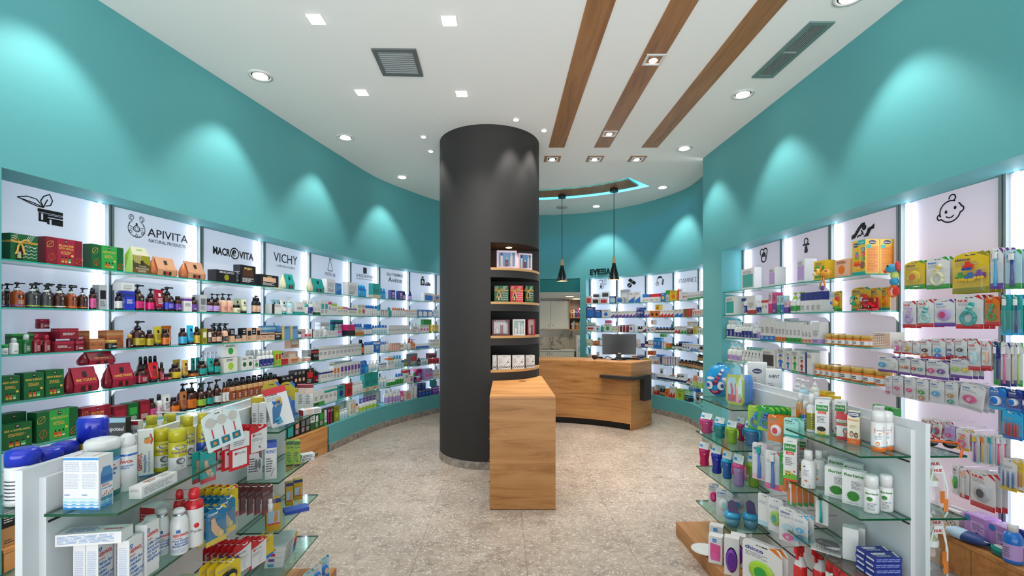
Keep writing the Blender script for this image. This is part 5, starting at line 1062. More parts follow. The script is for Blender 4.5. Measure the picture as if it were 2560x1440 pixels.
def pacifier(m, x, z, r, y, c1, c2='f4f4f4'):
    m.xf2 = None
    P = [(x+r*1.25*math.cos(t)*(1+.12*math.cos(2*t)), z+r*.85*math.sin(t)) for t in [2*math.pi*k/14 for k in range(14)]]
    a = [m.vt((px, y, pz)) for px, pz in P]; b = [m.vt((px, y-r*.25, pz)) for px, pz in P]
    m.fi(b, c1, 'G'); [m.fi((a[k], a[(k+1) % 14], b[(k+1) % 14], b[k]), c1, 'G') for k in range(14)]
    m.disc(x, z, r*.5, y-r*.26, c2, 'G'); m.tube([(x+r*.55*math.cos(t), y-r*.5, z-r*.1+r*.5*math.sin(t)) for t in [2*math.pi*k/10 for k in range(11)]], r*.09, 5, c1)
def card(w, h, base, acc, txt='', tcol='c8202a', content='pac', cc=('lb', 'pk'), top='sq', band=.14, name='blister_card', bl=True, deep=.02):
    """hanging blister card; origin at the hanger hole, facing -y"""
    b, a = hx(base), hx(acc); x = w/2; t = .0022; z1, z0 = h*.07, -h*.93; r = w*.16; m = M()
    P = [(-x, z0), (x, z0), (x, z1-r)]+[(x-r+r*math.cos(q), z1-r+r*math.sin(q)) for q in (.4, .8, 1.2, 1.57)]+[(-x+r-r*math.cos(q), z1-r+r*math.sin(q)) for q in (1.57, 1.2, .8, .4)]+[(-x, z1-r)]
    if top == 'arc': P = [(-x, z0), (x, z0), (x, z1-h*.14)]+[(x*math.cos(q), z1-h*.14+h*.14*math.sin(q)) for q in (.4, .8, 1.2, 1.6, 2.0, 2.4, 2.8)]+[(-x, z1-h*.14)]
    m.prism(P, -t, 0, b); y = -t-.0004
    m.rect(-w*.14, w*.14, -h*.012, h*.012, y, '3a3a3e')
    if band: m.rect(-x, x, z0, z0+h*band, y, a)
    m.flat([(x, z1-r*1.2), (x, z1-h*.16), (x-w*.34, z1-r*.3), (x-r, z1-.0005)], y, a)
    if txt: m.text(txt, -x*.86, -h*.13, h*.075, y-.0003, hx(tcol), w=w*.5, align='l', bold=.03)
    m.lines(-x*.85, x*.5, -h*.16, -h*.26, 3, y, '8a8d96')
    o = m.build(name); q = M(); yy = y-.001
    zc = z0+h*.42
    if content == 'pac':
        pacifier(q, -w*.02, zc, w*.2, yy-.004, hx(cc[0])); 
        if h > 1.5*w: pacifier(q, 0, zc-h*.25, w*.2, yy-.004, hx(cc[1]))
    elif content == 'pac2': pacifier(q, -w*.24, zc, w*.13, yy-.004, hx(cc[0])); pacifier(q, w*.22, zc, w*.13, yy-.004, hx(cc[1]))
    elif content == 'brush':
        q.tube([(0, yy-.006, z0+h*.06), (w*.03, yy-.008, z0+h*.35), (-w*.02, yy-.006, z0+h*.62), (0, yy-.006, z0+h*.88)], [w*.13, w*.10, w*.07, w*.06], 8, hx(cc[0])); q.box(-w*.12, w*.12, yy-.016, yy-.006, z0+h*.74, z0+h*.9, hx(cc[1]), 'P')
    elif content == 'ring':
        q.tube([(w*.24*math.cos(k), yy-.006, zc-h*.1+w*.24*math.sin(k)) for k in [2*math.pi*j/16 for j in range(17)]], w*.07, 7, hx(cc[0]))
        for k in range(5): q.blob((-w*.1+w*.09*k*.6, yy-.006, zc+h*.06+h*.06*k), w*.12, .008, w*.09, hx(cc[1 if k % 2 else 0]), 'G', 8, 5)
    elif content == 'oval': q.blob((0, yy-.003, zc), w*.33, .012, h*.22, hx(cc[0])); q.disc(0, zc, w*.16, yy-.0155, hx(cc[1]), rz=h*.12)
    elif content == 'foot':
        q.flat([(x_*w, zc+z_*h) for x_, z_ in ((-.3, .28), (-.12, .3), (.0, .08), (.2, -.08), (.34, -.2), (.3, -.3), (.1, -.28), (-.1, -.18), (-.28, .0))], yy-.002, 'd9a884'); q.disc(w*.16, zc-h*.18, w*.15, yy-.003, hx(cc[1])); q.disc(w*.16, zc-h*.18, w*.10, yy-.0034, 'e8b898')
    elif content == 'sock': q.flat([(x_*w, zc+z_*h) for x_, z_ in ((-.12, .26), (.16, .2), (.22, -.04), (.34, -.18), (.3, -.26), (.0, -.22), (-.16, -.3), (-.2, -.2), (-.06, -.05))], yy-.002, 'd2d3d6')
    elif content == 'heel': q.flat([(-x*.98, -h*.36), (x*.98, -h*.36), (x*.98, h*.02), (x*.6, h*.065), (-x*.6, h*.065), (-x*.98, h*.02)], yy+.0004, 'f4f2ee'); q.rect(-x*.72, x*.72, z0+h*.08, -h*.40, yy+.0003, 'f0f0f0'); q.disc(-x*.4, -h*.5, w*.06, yy-.0001, 'c8202a'); q.text('Podia', -x*.25, -h*.53, h*.065, yy-.0001, '4a4a4e', w=w*.42, align='l'); q.text('Podia', -x*.5, -h*.12, h*.075, yy-.0001, '4a4a4e', w=w*.45, align='l'); q.lines(-x*.6, x*.6, -h*.16, -h*.30, 3, yy-.0001, '8a8d96'); q.flat([(a_*w, -h*.72+b_*h) for a_, b_ in ((-.1, .14), (.1, .12), (.14, -.02), (.22, -.1), (.16, -.14), (-.02, -.12), (-.12, -.15), (-.1, -.08))], yy-.0001, 'd6d6d8'); q.rect(-x*.16, x*.16, -h*.012, h*.012, yy-.0002, 'c8202a')
    elif content == 'redtop': q.flat([(-x*.86, z0+h*.02), (x*.98, z0+h*.02), (x*.98, -h*.05), (-x*.2, -h*.17), (-x*.86, -h*.2)], yy+.0003, 'f2f0ec'); q.disc(-x*.55, -h*.27, w*.06, yy-.0001, 'c8202a'); q.text('Podia', -x*.4, -h*.30, h*.075, yy-.0001, '4a4a4e', w=w*.4, align='l'); q.lines(-x*.7, x*.4, -h*.38, -h*.5, 3, yy-.0001, '8a8d96'); q.stroke([(x*.5, -h*.4), (x*.1, -h*.75), (x*.3, -h*.82)], w*.1, yy-.0001, 'c9cacc')
    elif content == 'vial': q.lathe([(w*.16, 0, 'f4eef0'), (w*.16, h*.26, 'f4eef0'), (w*.09, h*.29, 'ffffff'), (w*.12, h*.31, 'ffffff'), (w*.12, h*.42, 'ffffff')], 10, 0, yy-w*.17, z0+h*.06)
    elif content == 'train':
        for k, (cx, cz, c) in enumerate(((-.02, .17, 'd8352c'), (-.22, -.08, '2f9a42'), (.05, -.1, '1f6fc4'), (.3, -.06, '6a3a9c'))):
            q.xf = Matrix.Translation((cx*w, yy-.004, zc+cz*h)); u = w*.14
            q.prism([(-u, 0), (u, 0), (u, u*.9), (u*.3, u*.9), (u*.3, u*1.5), (-u*.4, u*1.5), (-u*.6, u*.7), (-u, u*.7)], -.008, 0, c, 'G')
            for j in (-.6, .1, .7): q.xf = Matrix.Translation((cx*w+j*u, yy-.014, zc+cz*h)) @ Matrix.Rotation(math.pi/2, 4, 'X'); q.lathe([(u*.3, 0, 'e8b030' if k else '2a4aa0'), (u*.3, .006, 'e8b030' if k else '2a4aa0')], 10)
        q.xf = None
    elif content == 'floss': q.xf = Matrix.Translation((0, yy, zc)) @ Matrix.Rotation(math.pi/2, 4, 'X'); q.lathe([(w*.3, 0, 'f4f6f8'), (w*.3, .016, 'f4f6f8'), (w*.24, .02, '1f6fc4'), (.001, .021, '1f6fc4')], 20); q.xf = None
    elif content == 'sticks':
        for k in range(5): xx = -w*.3+w*.15*k; q.tube([(xx, yy-.003, z0+h*.1), (xx, yy-.003, z0+h*.5), (xx, yy-.003, z0+h*.62)], [w*.045, w*.04, w*.01], 6, hx(cc[k % 2]))
    elif content == 'pads':
        for k in range(3): xx = -w*.3+w*.3*k; q.disc(xx, h*-.2, w*.12, yy-.001, 'b9b6ae', rz=h*.13); q.stroke([(xx, -h*.38), (xx, -h*.62)], w*.03, yy-.001, 'c8202a'); q.rect(xx-w*.11, xx+w*.11, -h*.84, -h*.66, yy-.001, '12707e'); q.disc(xx, -h*.75, w*.05, yy-.0015, 'c9794e')
    if q.v: add_kid(o, q.build('product'))
    if bl:
        q = M(); k = .84; B = [(-x*k, z0+h*.04), (x*k, z0+h*.04), (x*k, -h*.30), (-x*k, -h*.30)]; B2 = [(px*.9, zc+(pz-zc)*.92) for px, pz in B]
        a_ = [q.vt((px, y-.0006, pz)) for px, pz in B]; b_ = [q.vt((px, y-deep, pz)) for px, pz in B2]
        q.fi(b_, 'ffffff', 'C'); [q.fi((a_[i], a_[(i+1) % 4], b_[(i+1) % 4], b_[i]), 'ffffff', 'C') for i in range(4)]
        add_kid(o, q.build('blister'))
    return o
def hook(p, T, depth, label, group):
    """wire peg with its tip at p (world), running back from the aisle"""
    n = Vector((T.y, -T.x)); m = M(); m.tube([(0, depth, 0), (0, .006, 0), (0, -.008, .004), (0, -.012, .012)], .0022, 6, 'd8d6d2', 'P')
    o = m.build('peg_hook', loc=p, rot=math.atan2(T.y, T.x)); return tag(o, label, 'hook', group)
# ================================================================ right wall goods
RB = ['R%d' % i for i in range(5)]
RIGHT = ['''c8 1853 1886 52 1 wh,te d8; c8 1921 1938 47 1 wh,lv d11; c8 1992 2012 58 1 lg,lv d11; c8 2034 2064 48 1 ye,gn d9; c4 2086 2122 44 1 be,or d6 |chicco''',
'''c8 1813 1837 46 1 wh,te d8; c0 1838 1854 46 1 wh,nv i1; b 1855 1867 44 1 wh,nv,wh; c1 1868 1888 46 1 wh,rd; b 1888 1904 34 2 wh,nv,wh; c0 1904 1920 38 2 wh,rd; c5 1921 1930 52 1 lp,hp; c5 1931 1941 52 1 pk,pu; c5 1942 1950 44 1 mi,gn; c5 1951 1960 44 1 lb,bl; c5 1961 1970 30 1 lp,pu; p 1971 2000 52 2 wh,gn,lm; c6 2001 2054 50 4 wh,nv; c0 2040 2072 50 3 wh,lb i9''',
'''b 1813 1832 44 2 lg,nv,wh; p 1833 1850 44 2 wh,nv,wh; b 1851 1877 40 3 wh,nv,wh; p 1878 1888 44 1 wh,nv,wh; s 1889 1900 40 1 wh,lv,wh; c1 1901 1937 54 3 wh,bl; c1 1938 1963 50 3 wh,or; c1 1964 2003 50 4 wh,gn; c1 2004 2029 46 3 wh,sa; c1 2030 2050 54 1 wh,lv; c8 1945 1970 14 1 lg,gr z17; c3 1971 2010 13 1 wh,ye z15; j 2057 2165 27 6 or,go,wh; j 2056 2100 27 3 or,go,wh i8; ca 2182 2226 40 1 iv,or d10''',
'''p 1815 1850 48 3 wh,lv,wh; t 1851 1900 36 6 wh,mi; t 1853 1895 40 5 mi,wh i7; c8 1903 1938 44 1 wh,ch d7; c9 1941 1962 54 1 wh,bl; c9 1963 1977 48 1 wh,bl; c9 1978 1996 54 1 wh,gn; c9 1997 2012 46 1 wh,cm; c2 2013 2030 54 1 wh,nv; c3 1985 2050 56 4 wh,nv i9; j 2032 2090 30 4 or,go,wh; j 2092 2210 36 4 or,go,wh; j 2060 2200 32 5 or,go,wh i9''',
'''p 1995 2040 50 3 lb,wh,wh; c3 2046 2066 44 1 ye,or |; c3 2067 2092 40 3 ye,cr; c8 2180 2236 46 4 gn,wh r-12''']
for k, sp in enumerate(RIGHT): fill(RW, RB, SHZ[k], SHN[k], sp, lo=uR0, hi=RW.L, names={'c': 'baby_product_carton', 'j': 'baby_food_jar', 'b': 'baby_lotion_bottle', 't': 'baby_cream_tube', 'p': 'baby_pump_bottle'})
def at_r(px, d=-.05): u = RW.px(px, d, uR0, RW.L); p, T = RW.at(u, d); return u, p, T, math.atan2(T.y, T.x), p.y/F
# two stacking-ring toy boxes and other toys on the shelf beside the hooks
def f_ring(w, h):
    def fn(m):
        m.rect(-w/2, w/2, 0, h*.09, 0, '1f9d97'); m.rect(-w*.05, w/2, h*.86, h, 0, '2fa6a0'); m.disc(-w*.22, h*.87, w*.2, -.0004, '1d2a5c', rz=h*.06); m.text('chicco', -w*.22, h*.85, h*.05, -.0008, 'f4f4f4', w=w*.34, bold=.02); m.text('6-36m', w*.25, h*.9, h*.045, -.0004, 'f4f4f4', w=w*.3)
        for k, c in enumerate(('d8352c', 'e8631c', 'e8a02a', '5aa83a', 'd85a9a', '4a8ac8')): m.disc(-w*.14, h*(.3+.065*k), w*(.26-.027*k), -.0004-.0001*k, c, rz=h*.045)
        m.disc(-w*.14, h*.71, w*.05, -.0012, 'e3b923'); 
        for k, c in enumerate(('1f6f9d', 'c8302a', '3a8a42')): m.rect(w*.18, w*.46, h*(.66-.13*k), h*(.77-.13*k), -.0004, c); m.lines(w*.2, w*.44, h*(.75-.13*k), h*(.67-.13*k), 3, -.0008, 'f0ece0')
        m.disc(w*.28, h*.27, w*.19, -.0005, '8a5a4a', rz=h*.11); m.text('ring tower', 0, h*.12, h*.04, -.0004, 'c8302a', w=w*.5)
    return fn
def f_back(w, h):
    def fn(m): m.disc(0, h*.91, w*.26, -.0004, '1d2a5c', rz=h*.06); m.text('chicco', 0, h*.89, h*.045, -.0008, 'f4f4f4', w=w*.4, bold=.02); m.rect(-w*.42, w*.42, h*.06, h*.8, -.0003, 'd98a2e'); m.lines(-w*.36, w*.36, h*.76, h*.1, 15, -.0006, 'b06a20'); m.rect(-w*.44, -w*.1, h*.74, h*.84, -.0008, '2fa6a0')
    return fn
for k in range(2):
    u, p, T, rt, s = at_r(2147, -.045); p = RW.at(u, -.045-.112*k)[0]; w, h, d = .125, .262, .108
    o = pack('toy_box', w, d, h, 'd9b13c', f=f_ring(w, h), r=f_back(d, h)); put(o, (p.x, p.y, SHZ[0]+.0012), rt, ('yellow toy box with a ring stacker picture at the front of the top shelf', 'yellow toy box with orange text panel behind the ring stacker box')[k], 'toy box', 'ring stacker toy boxes')
# toy card with a red car box in front
u, p, T, rt, s = at_r(2153, -.13); o = card(.19, .185, 'd9b13c', 'te', 'chicco', 'nv', 'none', bl=False, band=.1, top='arc', name='toy_card'); q = M()
q.blob((-.055, -.02, -.09), .035, .018, .04, '37b08e'); q.blob((.05, -.02, -.085), .042, .018, .042, 'd8302c'); q.blob((-.002, -.022, -.085), .034, .02, .04, 'e3b53c'); q.disc(.05, -.085, .02, -.0385, 'b8d4e0'); q.disc(-.055, -.09, .018, -.0385, 'e0d0c0')
for sx in (-1, 1): q.disc(-.002+sx*.011, -.075, .007, -.0425, '161616')
add_kid(o, q.build('product')); put(o, (p.x, p.y, SHZ[1]+.1745), rt, 'yellow toy card with a butterfly rattle standing on the second shelf', 'toy card')
for kk in range(2):
    u, p2, T, rt, s = at_r(2190+22*kk, -.15-.03*kk); c2 = card(.10, .17, 'd9b13c', 'te', 'chicco', 'nv', 'oval', ('or', 'ye'), bl=False, band=.12, name='toy_card'); put(c2, (p2.x, p2.y, SHZ[1]+.161), rt, ('yellow toy card standing behind the butterfly rattle card', 'yellow toy card last on the second shelf before the hooks')[kk], 'toy card')
u, p, T, rt, s = at_r(2160, -.035); w, h = .15, .095; m = M(); m.box(-w/2, w/2, .0, .05, 0, h*.16, 'b8242a'); m.box(-w/2, w/2, .046, .05, 0, h, 'b01c24'); m.rect(-w*.47, w*.2, h*.7, h*.96, .0455, '8a1420'); m.text('chicco', -w*.25, h*.76, h*.15, .045, 'f4f4f4', w=w*.34, bold=.02); m.flat([(w*.24, h*.95), (w*.24, h*.74), (w*.29, h*.66), (w*.34, h*.74), (w*.34, h*.95)], .045, 'e8c01c'); m.stroke([(w*.28, h*.72), (w*.29, h*.82), (w*.31, h*.88), (w*.28, h*.9)], h*.03, .0445, '141414'); m.lines(-w*.4, w*.4, h*.13, h*.03, 2, -.0004, 'f0e8e0')
o = m.build('toy_car_box'); put(o, (p.x, p.y, SHZ[1]+.0012), rt, 'small red toy car box in front of the butterfly rattle card', 'toy box')
q = M(); q.xf = Matrix.Translation((0, .014, h*.17)); L = .105; q.prism([(-L/2, .01), (-L/2, .024), (-L*.3, .03), (-L*.14, .044), (L*.14, .044), (L*.3, .03), (L/2, .026), (L/2, .01)], 0, .026, 'd01c24', 'G'); q.prism([(-L*.12, .031), (-L*.06, .041), (L*.11, .041), (L*.2, .031)], -.0006, .0266, '20242c', 'G')
for xx in (-.31, .31): q.xf = Matrix.Translation((xx*L, .014-.002, h*.17+.012)) @ Matrix.Rotation(math.pi/2, 4, 'X'); q.lathe([(.012, -.002, '121214'), (.012, .004, '121214'), (.006, .0045, 'c0c4c8')], 14)
add_kid(o, q.build('toy_car'))
u, p, T, rt, s = at_r(2096, -.05); o = card(.085, .165, 'd9b13c', 'gn', 'chicco', 'nv', 'none', bl=False, name='toy_card'); q = M(); q.blob((-.005, -.024, -.085), .032, .02, .035, 'e0a82a'); q.blob((-.02, -.04, -.085), .014, .012, .014, '2a6ac0'); q.blob((.022, -.026, -.055), .016, .012, .018, 'c8282c'); q.blob((.0, -.022, -.125), .028, .016, .018, '3a9a3a'); add_kid(o, q.build('product')); put(o, (p.x, p.y, SHZ[1]+.155), rt, 'green and yellow toy card with a puppy rattle on the second shelf', 'toy card')
# soft toys hanging at the shelf front
def plush(parts, label, px, z, d=-.005, name='plush_toy', cat='soft toy'):
    u, p, T, rt, s = at_r(px, d); t = empty(name, label, cat, (p.x, p.y, z), rt)
    for nm, bl in parts:
        m = M()
        for b in bl:
            if b[0] == 'b': m.blob(b[1], *b[2], b[3], 'P', 14, 9)
            else: m.tube(b[1], b[2], 8, b[3], 'P')
        m.build(nm, t)
    return t
plush([('torso', [('b', (.02, -.012, .03), (.055, .034, .035), 'd99c2e'), ('b', (.0, -.03, .055), (.016, .01, .012), '8a4a1a'), ('b', (.045, -.03, .045), (.014, .01, .012), '8a4a1a')]), ('head', [('b', (-.045, -.03, .045), (.034, .03, .033), 'd9a435'), ('b', (-.055, -.05, .032), (.022, .018, .017), 'e9c79a'), ('b', (-.05, -.055, .06), (.005, .004, .006), '141414'), ('b', (-.033, -.057, .058), (.005, .004, .006), '141414')]), ('ear', [('b', (-.03, -.02, .082), (.012, .008, .014), 'c8862a')]), ('leg', [('t', [(.0, -.03, .01), (.01, -.04, -.03), (-.012, -.04, -.075)], .006, 'e0782a')]), ('leg', [('t', [(.02, -.03, .01), (.035, -.042, -.03), (.05, -.042, -.08)], .006, 'e0782a')]), ('rattle_flower', [('b', (.02, -.042, -.09), (.022, .008, .022), '6a3a9c'), ('b', (-.005, -.04, -.085), (.016, .007, .018), '4a9a3a')])], 'soft yellow giraffe toy draped over the top shelf edge with orange legs', 2064, SHZ[0]+.012)
plush([('torso', [('b', (0, -.01, -.08), (.028, .02, .03), 'b8c86a'), ('b', (0, -.012, -.12), (.03, .022, .03), '2f8ab0')]), ('head', [('b', (-.015, -.015, -.03), (.045, .026, .03), '2f9ac0'), ('b', (-.065, -.015, -.045), (.014, .012, .012), 'd8302c'), ('b', (-.015, -.045, -.015), (.007, .004, .008), '121212')]), ('ear', [('b', (.035, -.02, -.02), (.018, .012, .034), 'c83a3a')]), ('rattle', [('t', [(.035*math.cos(k), -.02, -.185+.035*math.sin(k)) for k in [j*math.pi/6 for j in range(13)]], .009, 'e0631c'), ('b', (.025, -.024, -.185), (.028, .006, .034), 'd83028')])], 'blue dog rattle toy hanging at the shelf end beside the hooks', 2240, SHZ[0]+.035, .03)
# hanging cards: rows of pegs in the last two bays
HK = 0
def hang(px0, px1, py0, py1, n, look, cat='blister card', gap=.031, d=-.045, tilt=0., hk=True, nm='blister card', **kw):
    u0, u1 = RW.px(px0, d, uR0, RW.L), RW.px(px1, d, uR0, RW.L); u = (u0+u1)/2; p, T = RW.at(u, d); s = p.y/F; h = (py1-py0)*s; w = (u1-u0)
    z = EYE+(HY-py0)*s-h*.07; c = card(w, h, **kw); rt = math.atan2(T.y, T.x); n_ = Vector((T.y, -T.x))
    for j in range(n):
        o = c if j == 0 else dup(c); q = p-n_*gap*j; o.location = (q.x+T.x*.004*j, q.y+T.y*.004*j, z); o.rotation_euler = (0, math.radians(tilt), rt)
        tag(o, look if n == 1 else (f'{od(j)} of {cn(n)} on one peg, {look}'), cat, look if n > 1 else None)
    if hk: hook((p.x+n_.x*.012, p.y+n_.y*.012, z), T, REC-.05+d+.045+.012, f'wire peg holding the {look}', 'wire pegs of the baby bays')
def H(spec):
    for ln in spec.strip().split('\n'):
        a, look = ln.split('#'); f = a.split(); kw = dict(base=f[5], acc=f[6], content=f[7], cc=f[8].split(','))
        for e in f[9:]:
            if e[0] == '|': kw['txt'] = e[1:]
            elif e[0] == 't': kw['tilt'] = float(e[1:])
            elif e[0] == '~': kw['top'] = 'arc'
            elif e[0] == 'c': kw['tcol'] = e[1:]
        hang(*map(float, f[:4]), int(f[4]), look.strip(), **kw)
H('''2262 2313 652 722 3 ye gn oval ye,or |chicco cnv ~ # yellow card with a duck rattle
2317 2375 643 722 2 wh gn ring cr,ye |mam cbl # white card with a pale ring teether
2382 2474 630 733 3 ye ol train rd,bl |chicco cnv ~ # large yellow card with a plastic train
2477 2509 620 722 3 wh pu brush cy,wh |Jordan cpu # purple topped junior toothbrush pack
2514 2555 624 722 3 lb gn brush nv,wh |Silver cbl # wide toothbrush pack with green top
2258 2291 752 820 2 wh rd ring lv,lp |NUK # card with a lilac ring teether
2295 2335 748 818 3 wh rd ring mi,te |NUK # card with a mint turtle teether
2337 2388 748 816 2 lg pu oval lv,hp |mam cbl # card with a round lilac flower box
2391 2459 738 822 3 wh rd ring te,mi |NUK # large card with a mint seahorse teether
2463 2500 742 815 2 or rd ring gn,te |NUK # orange card with a green teether
2504 2529 737 838 3 te cy brush te,wh |Jordan cwh # teal toothbrush pack
2532 2557 737 838 3 te cy brush nv,wh |Jordan cwh # teal pack with a navy toothbrush
2235 2254 850 884 2 wh rd oval pk,wh |NUK # small card with a rose soother
2256 2280 851 886 2 wh rd oval go,wh |NUK # small card with a sandy soother
2283 2300 852 888 2 wh or pac wh,lb |NUK # slim card with two white soothers
2302 2329 848 896 3 wh rd pac br,or |NUK # card with a brown soother
2332 2364 846 898 3 wh rd pac cy,bl |NUK # card with a blue soother
2368 2386 850 893 2 wh rd pac nv,bl |NUK # narrow card with a navy soother
2389 2418 846 896 3 wh rd pac ch,lb |NUK # card with a charcoal soother
2421 2452 852 926 3 wh rd oval lb,wh |NUK # tall card with pale blue animals
2455 2479 852 924 3 wh rd oval be,wh |NUK # tall card with a beige toy
2485 2500 856 962 2 nv gn brush gn,wh # long green toothbrush pack
2503 2527 856 966 3 wh nv brush pk,wh # long pink toothbrush pack
2531 2543 856 966 3 wh nv brush pe,wh # long peach toothbrush pack
2545 2558 856 966 2 wh gn brush lm,wh # long lime toothbrush pack
2196 2245 889 930 2 wh pu pac2 cy,wh |AVENT cnv ~ # twin soother pack with a blue and a white soother
2249 2276 892 937 2 wh pu pac2 go,rd |AVENT cnv ~ # twin soother pack with a gold soother
2279 2313 896 942 2 wh pu pac2 rd,te |AVENT cnv ~ # twin soother pack with a red and a teal soother
2317 2372 900 948 3 wh pu pac2 pk,pu |AVENT cnv ~ # twin soother pack with a pink and a purple soother
2377 2432 895 945 3 wh pu pac2 lm,ye |AVENT cnv ~ # twin soother pack with two green soothers
2214 2231 940 988 2 wh lg pac lp,pk |mam cbl # clear box with a rose and a pink soother
2233 2258 940 992 2 wh lg pac pk,lp |mam cbl # clear box with two pink soothers
2263 2290 944 998 2 wh lg pac pk,wh |mam cbl # clear box with a pink and a white soother
2292 2322 948 1004 2 wh lg pac gn,tn |mam cbl # clear box with a leaf soother
2325 2362 952 1008 3 wh lg pac cy,te |mam cbl # clear box with a sky blue soother
2364 2396 955 1014 3 wh lg pac tn,te |mam cbl # clear box with a teddy soother
2404 2466 962 1026 3 wh gr pac pk,hp |mam cbl t8 # tilted card with a big pink soother
2474 2516 970 1024 2 bl cy floss wh,bl |Oral-B cwh # blue card with a round floss box
2521 2556 975 1028 2 nv bl floss lb,wh |Dental cwh # navy card with dental floss
2305 2330 1048 1096 3 wh rd oval rd,cy |NUK t10 # small card with a red spoon
2336 2358 1052 1098 3 wh rd oval cm,cy |NUK t10 # small card with crimson soothers
2362 2388 1066 1104 2 lv lb pac hp,pk # lavender card with a magenta soother
2391 2424 1072 1126 2 wh ye ring pk,ye # card with a pink key rattle
2431 2450 1084 1158 2 wh lb brush pu,ye |mam cbl # slim card with a purple training brush
2454 2468 1086 1160 2 wh lg brush ye,or # slim card with a yellow training brush
2470 2489 1086 1164 2 wh lg brush cy,te # slim card with a sky blue training brush
2491 2511 1088 1168 2 wh lb brush hp,wh |mam cbl # slim card with a magenta training brush
2506 2557 1028 1098 3 cy bl sticks rd,rd # blue card of red interdental brushes
2382 2398 1162 1236 2 lg wh oval gn,lm |chicco cnv # card with a green hairbrush set
2400 2424 1172 1246 2 wh rd brush wh,be |NUK # card with a cream baby brush
2427 2489 1180 1272 3 wh rd oval gr,ch |NUK # large card with a grey bath thermometer
2502 2544 1146 1226 3 wh ye sticks bl,wh # card of blue interdental brushes
2547 2560 1150 1226 2 ye wh sticks or,ye # yellow card of interdental brushes''')
# oak base and what lies on it
q0, T_ = RW.at(uR0+.002, -.004); rt_ = math.atan2(T_.y, T_.x); Lr = 5.2-uR0-.4
for k in range(3):
    u0_ = uR0+.003+k*1.16; q, T = RW.at(u0_, -.003); t = empty('oak_base_unit', ('oak base unit at the corner under the baby cartons', 'oak base unit under the hooks on the flat wall', 'oak base unit by the shop front under the toothbrush pegs')[k], 'base unit', (q.x, q.y, 0), rt_, 'oak base units'); L1 = 1.157
    M().box(0, L1, .017, .27, .004, LEDGE-.024, mt='oaky').build('carcass', t); M().box(0, L1, -.004, .27, LEDGE-.023, LEDGE, mt='oaky').build('top', t)
    for a, b in ((.003, L1/2-.002), (L1/2+.002, L1-.003)): M().box(a, b, 0, .0165, .008, LEDGE-.026, mt='oaky').build('drawer', t)
LR = LEDGE+.0012
def ledge(px, d, build, label, cat, rot=0.): u, p, T, rt, s = at_r(px, d); o = build(s); put(o, (p.x, p.y, LR), rt+rot, label, cat); return o
def lines_f(w, h, c, t='', tc='3a3d48'):
    def fn(m):
        m.lines(-w*.3, w*.4, h*.62, h*.2, 6, 0, c)
        if t: m.text(t, 0, h*.78, h*.09, 0, tc, w=w*.8, bold=.02)
    return fn
for i, (px, lb) in enumerate(((2398, 'white carton with yellow berries on the oak ledge, front of two'), (2412, 'white carton with yellow berries behind its twin on the oak ledge'))):
    def fb(m):
        m.rect(-.045, .045, .098, .104, 0, 'c8452a'); m.lines(-.04, .03, .09, .05, 4, 0, '8a8d90')
        for k in range(9): m.disc(-.03+.008*k, .02+.012*((k*5) % 3), .005, -.0004, ('c9a11c', '7a2a3a', '4a7a2a')[k % 3], n=8)
    o = ledge(px-22, -.09-.06*i, lambda s: pack('herbal_carton', .09, .032, .125, 'f0ece2', f=fb, r=lines_f(.032, .125, '9a9ca0')), lb, 'carton', .1)
for i, px in enumerate((2436, 2500)):
    o = ledge(px, -.10, lambda s: pack('lilac_carton', .115, .10, .14, 'b58ac8', f=lambda m: (m.rect(-.02, .055, .02, .11, 0, 'c9a6d8'), m.lines(-.012, .05, .10, .06, 4, -.0004, '5a4a7a'), m.disc(-.04, .115, .018, -.0004, '2a7ac8'), m.disc(.015, .04, .010, -.0006, '4a2a5a')), t=lambda m: m.lines(-.05, .03, .08, .02, 3, 0, 'f0e6f4')), ('lilac carton standing beside the berry carton on the ledge', 'lilac carton standing behind the teal soap box')[i], 'carton')
def bag(s):
    m = M(); m.blob((0, 0, .032), .105, .045, .032, '23407c', 'P', 24, 8); m.xf = Matrix.Rotation(0, 4, 'Z'); o = m.build('pencil_pouch'); q = M(); q.blob((-.035, 0, .0335), .075, .0462, .0335, 'a8c8e6', 'P', 24, 8); add_kid(o, q.build('sleeve')); q = M(); q.tube([(.105, 0, .035), (.12, -.01, .03), (.135, -.012, .01)], .005, 6, '1d3468', 'P'); q.tube([(.085, -.028, .045), (.11, -.012, .042)], .004, 6, 'c8ccd0', 'X'); add_kid(o, q.build('zip_pull')); return o
ledge(2420, -.035, bag, 'navy zip pouch with a pale blue sleeve lying on the oak ledge', 'pouch', .25)
def soap(s): m = M(); m.lathe([(.055, 0, '0f6f6c'), (.06, .01, '0f6f6c'), (.06, .03, '14807c'), (.055, .042, '1a8a86')], 24, sy=.6); o = m.build('soap_dish'); q = M(); q.lathe([(.05, .042, '2a9a94'), (.04, .048, 'd8d4c0')], 24, sy=.6); add_kid(o, q.build('lid')); return o
ledge(2508, -.06, soap, 'oval teal soap box behind the navy zip pouch', 'box')
ledge(2532, -.045, lambda s: mk_bottle(.078, .078, .205, ('bl', 'lv', 'wh'), '0', '', False, 'mouthwash_bottle'), 'blue mouthwash bottle with white cap and lilac label', 'bottle')
ledge(2550, -.02, lambda s: pack('mastic_carton', .06, .04, .15, 'e9e4cc', f=lambda m: (m.rect(-.03, .03, .10, .15, 0, '1d7a34'), m.text('Mastic', 0, .07, .014, 0, '3a4a2a', w=.05)), l=lines_f(.04, .15, '6a7a5a')), 'cream carton with a green top at the end of the oak ledge', 'carton') if 0 else None
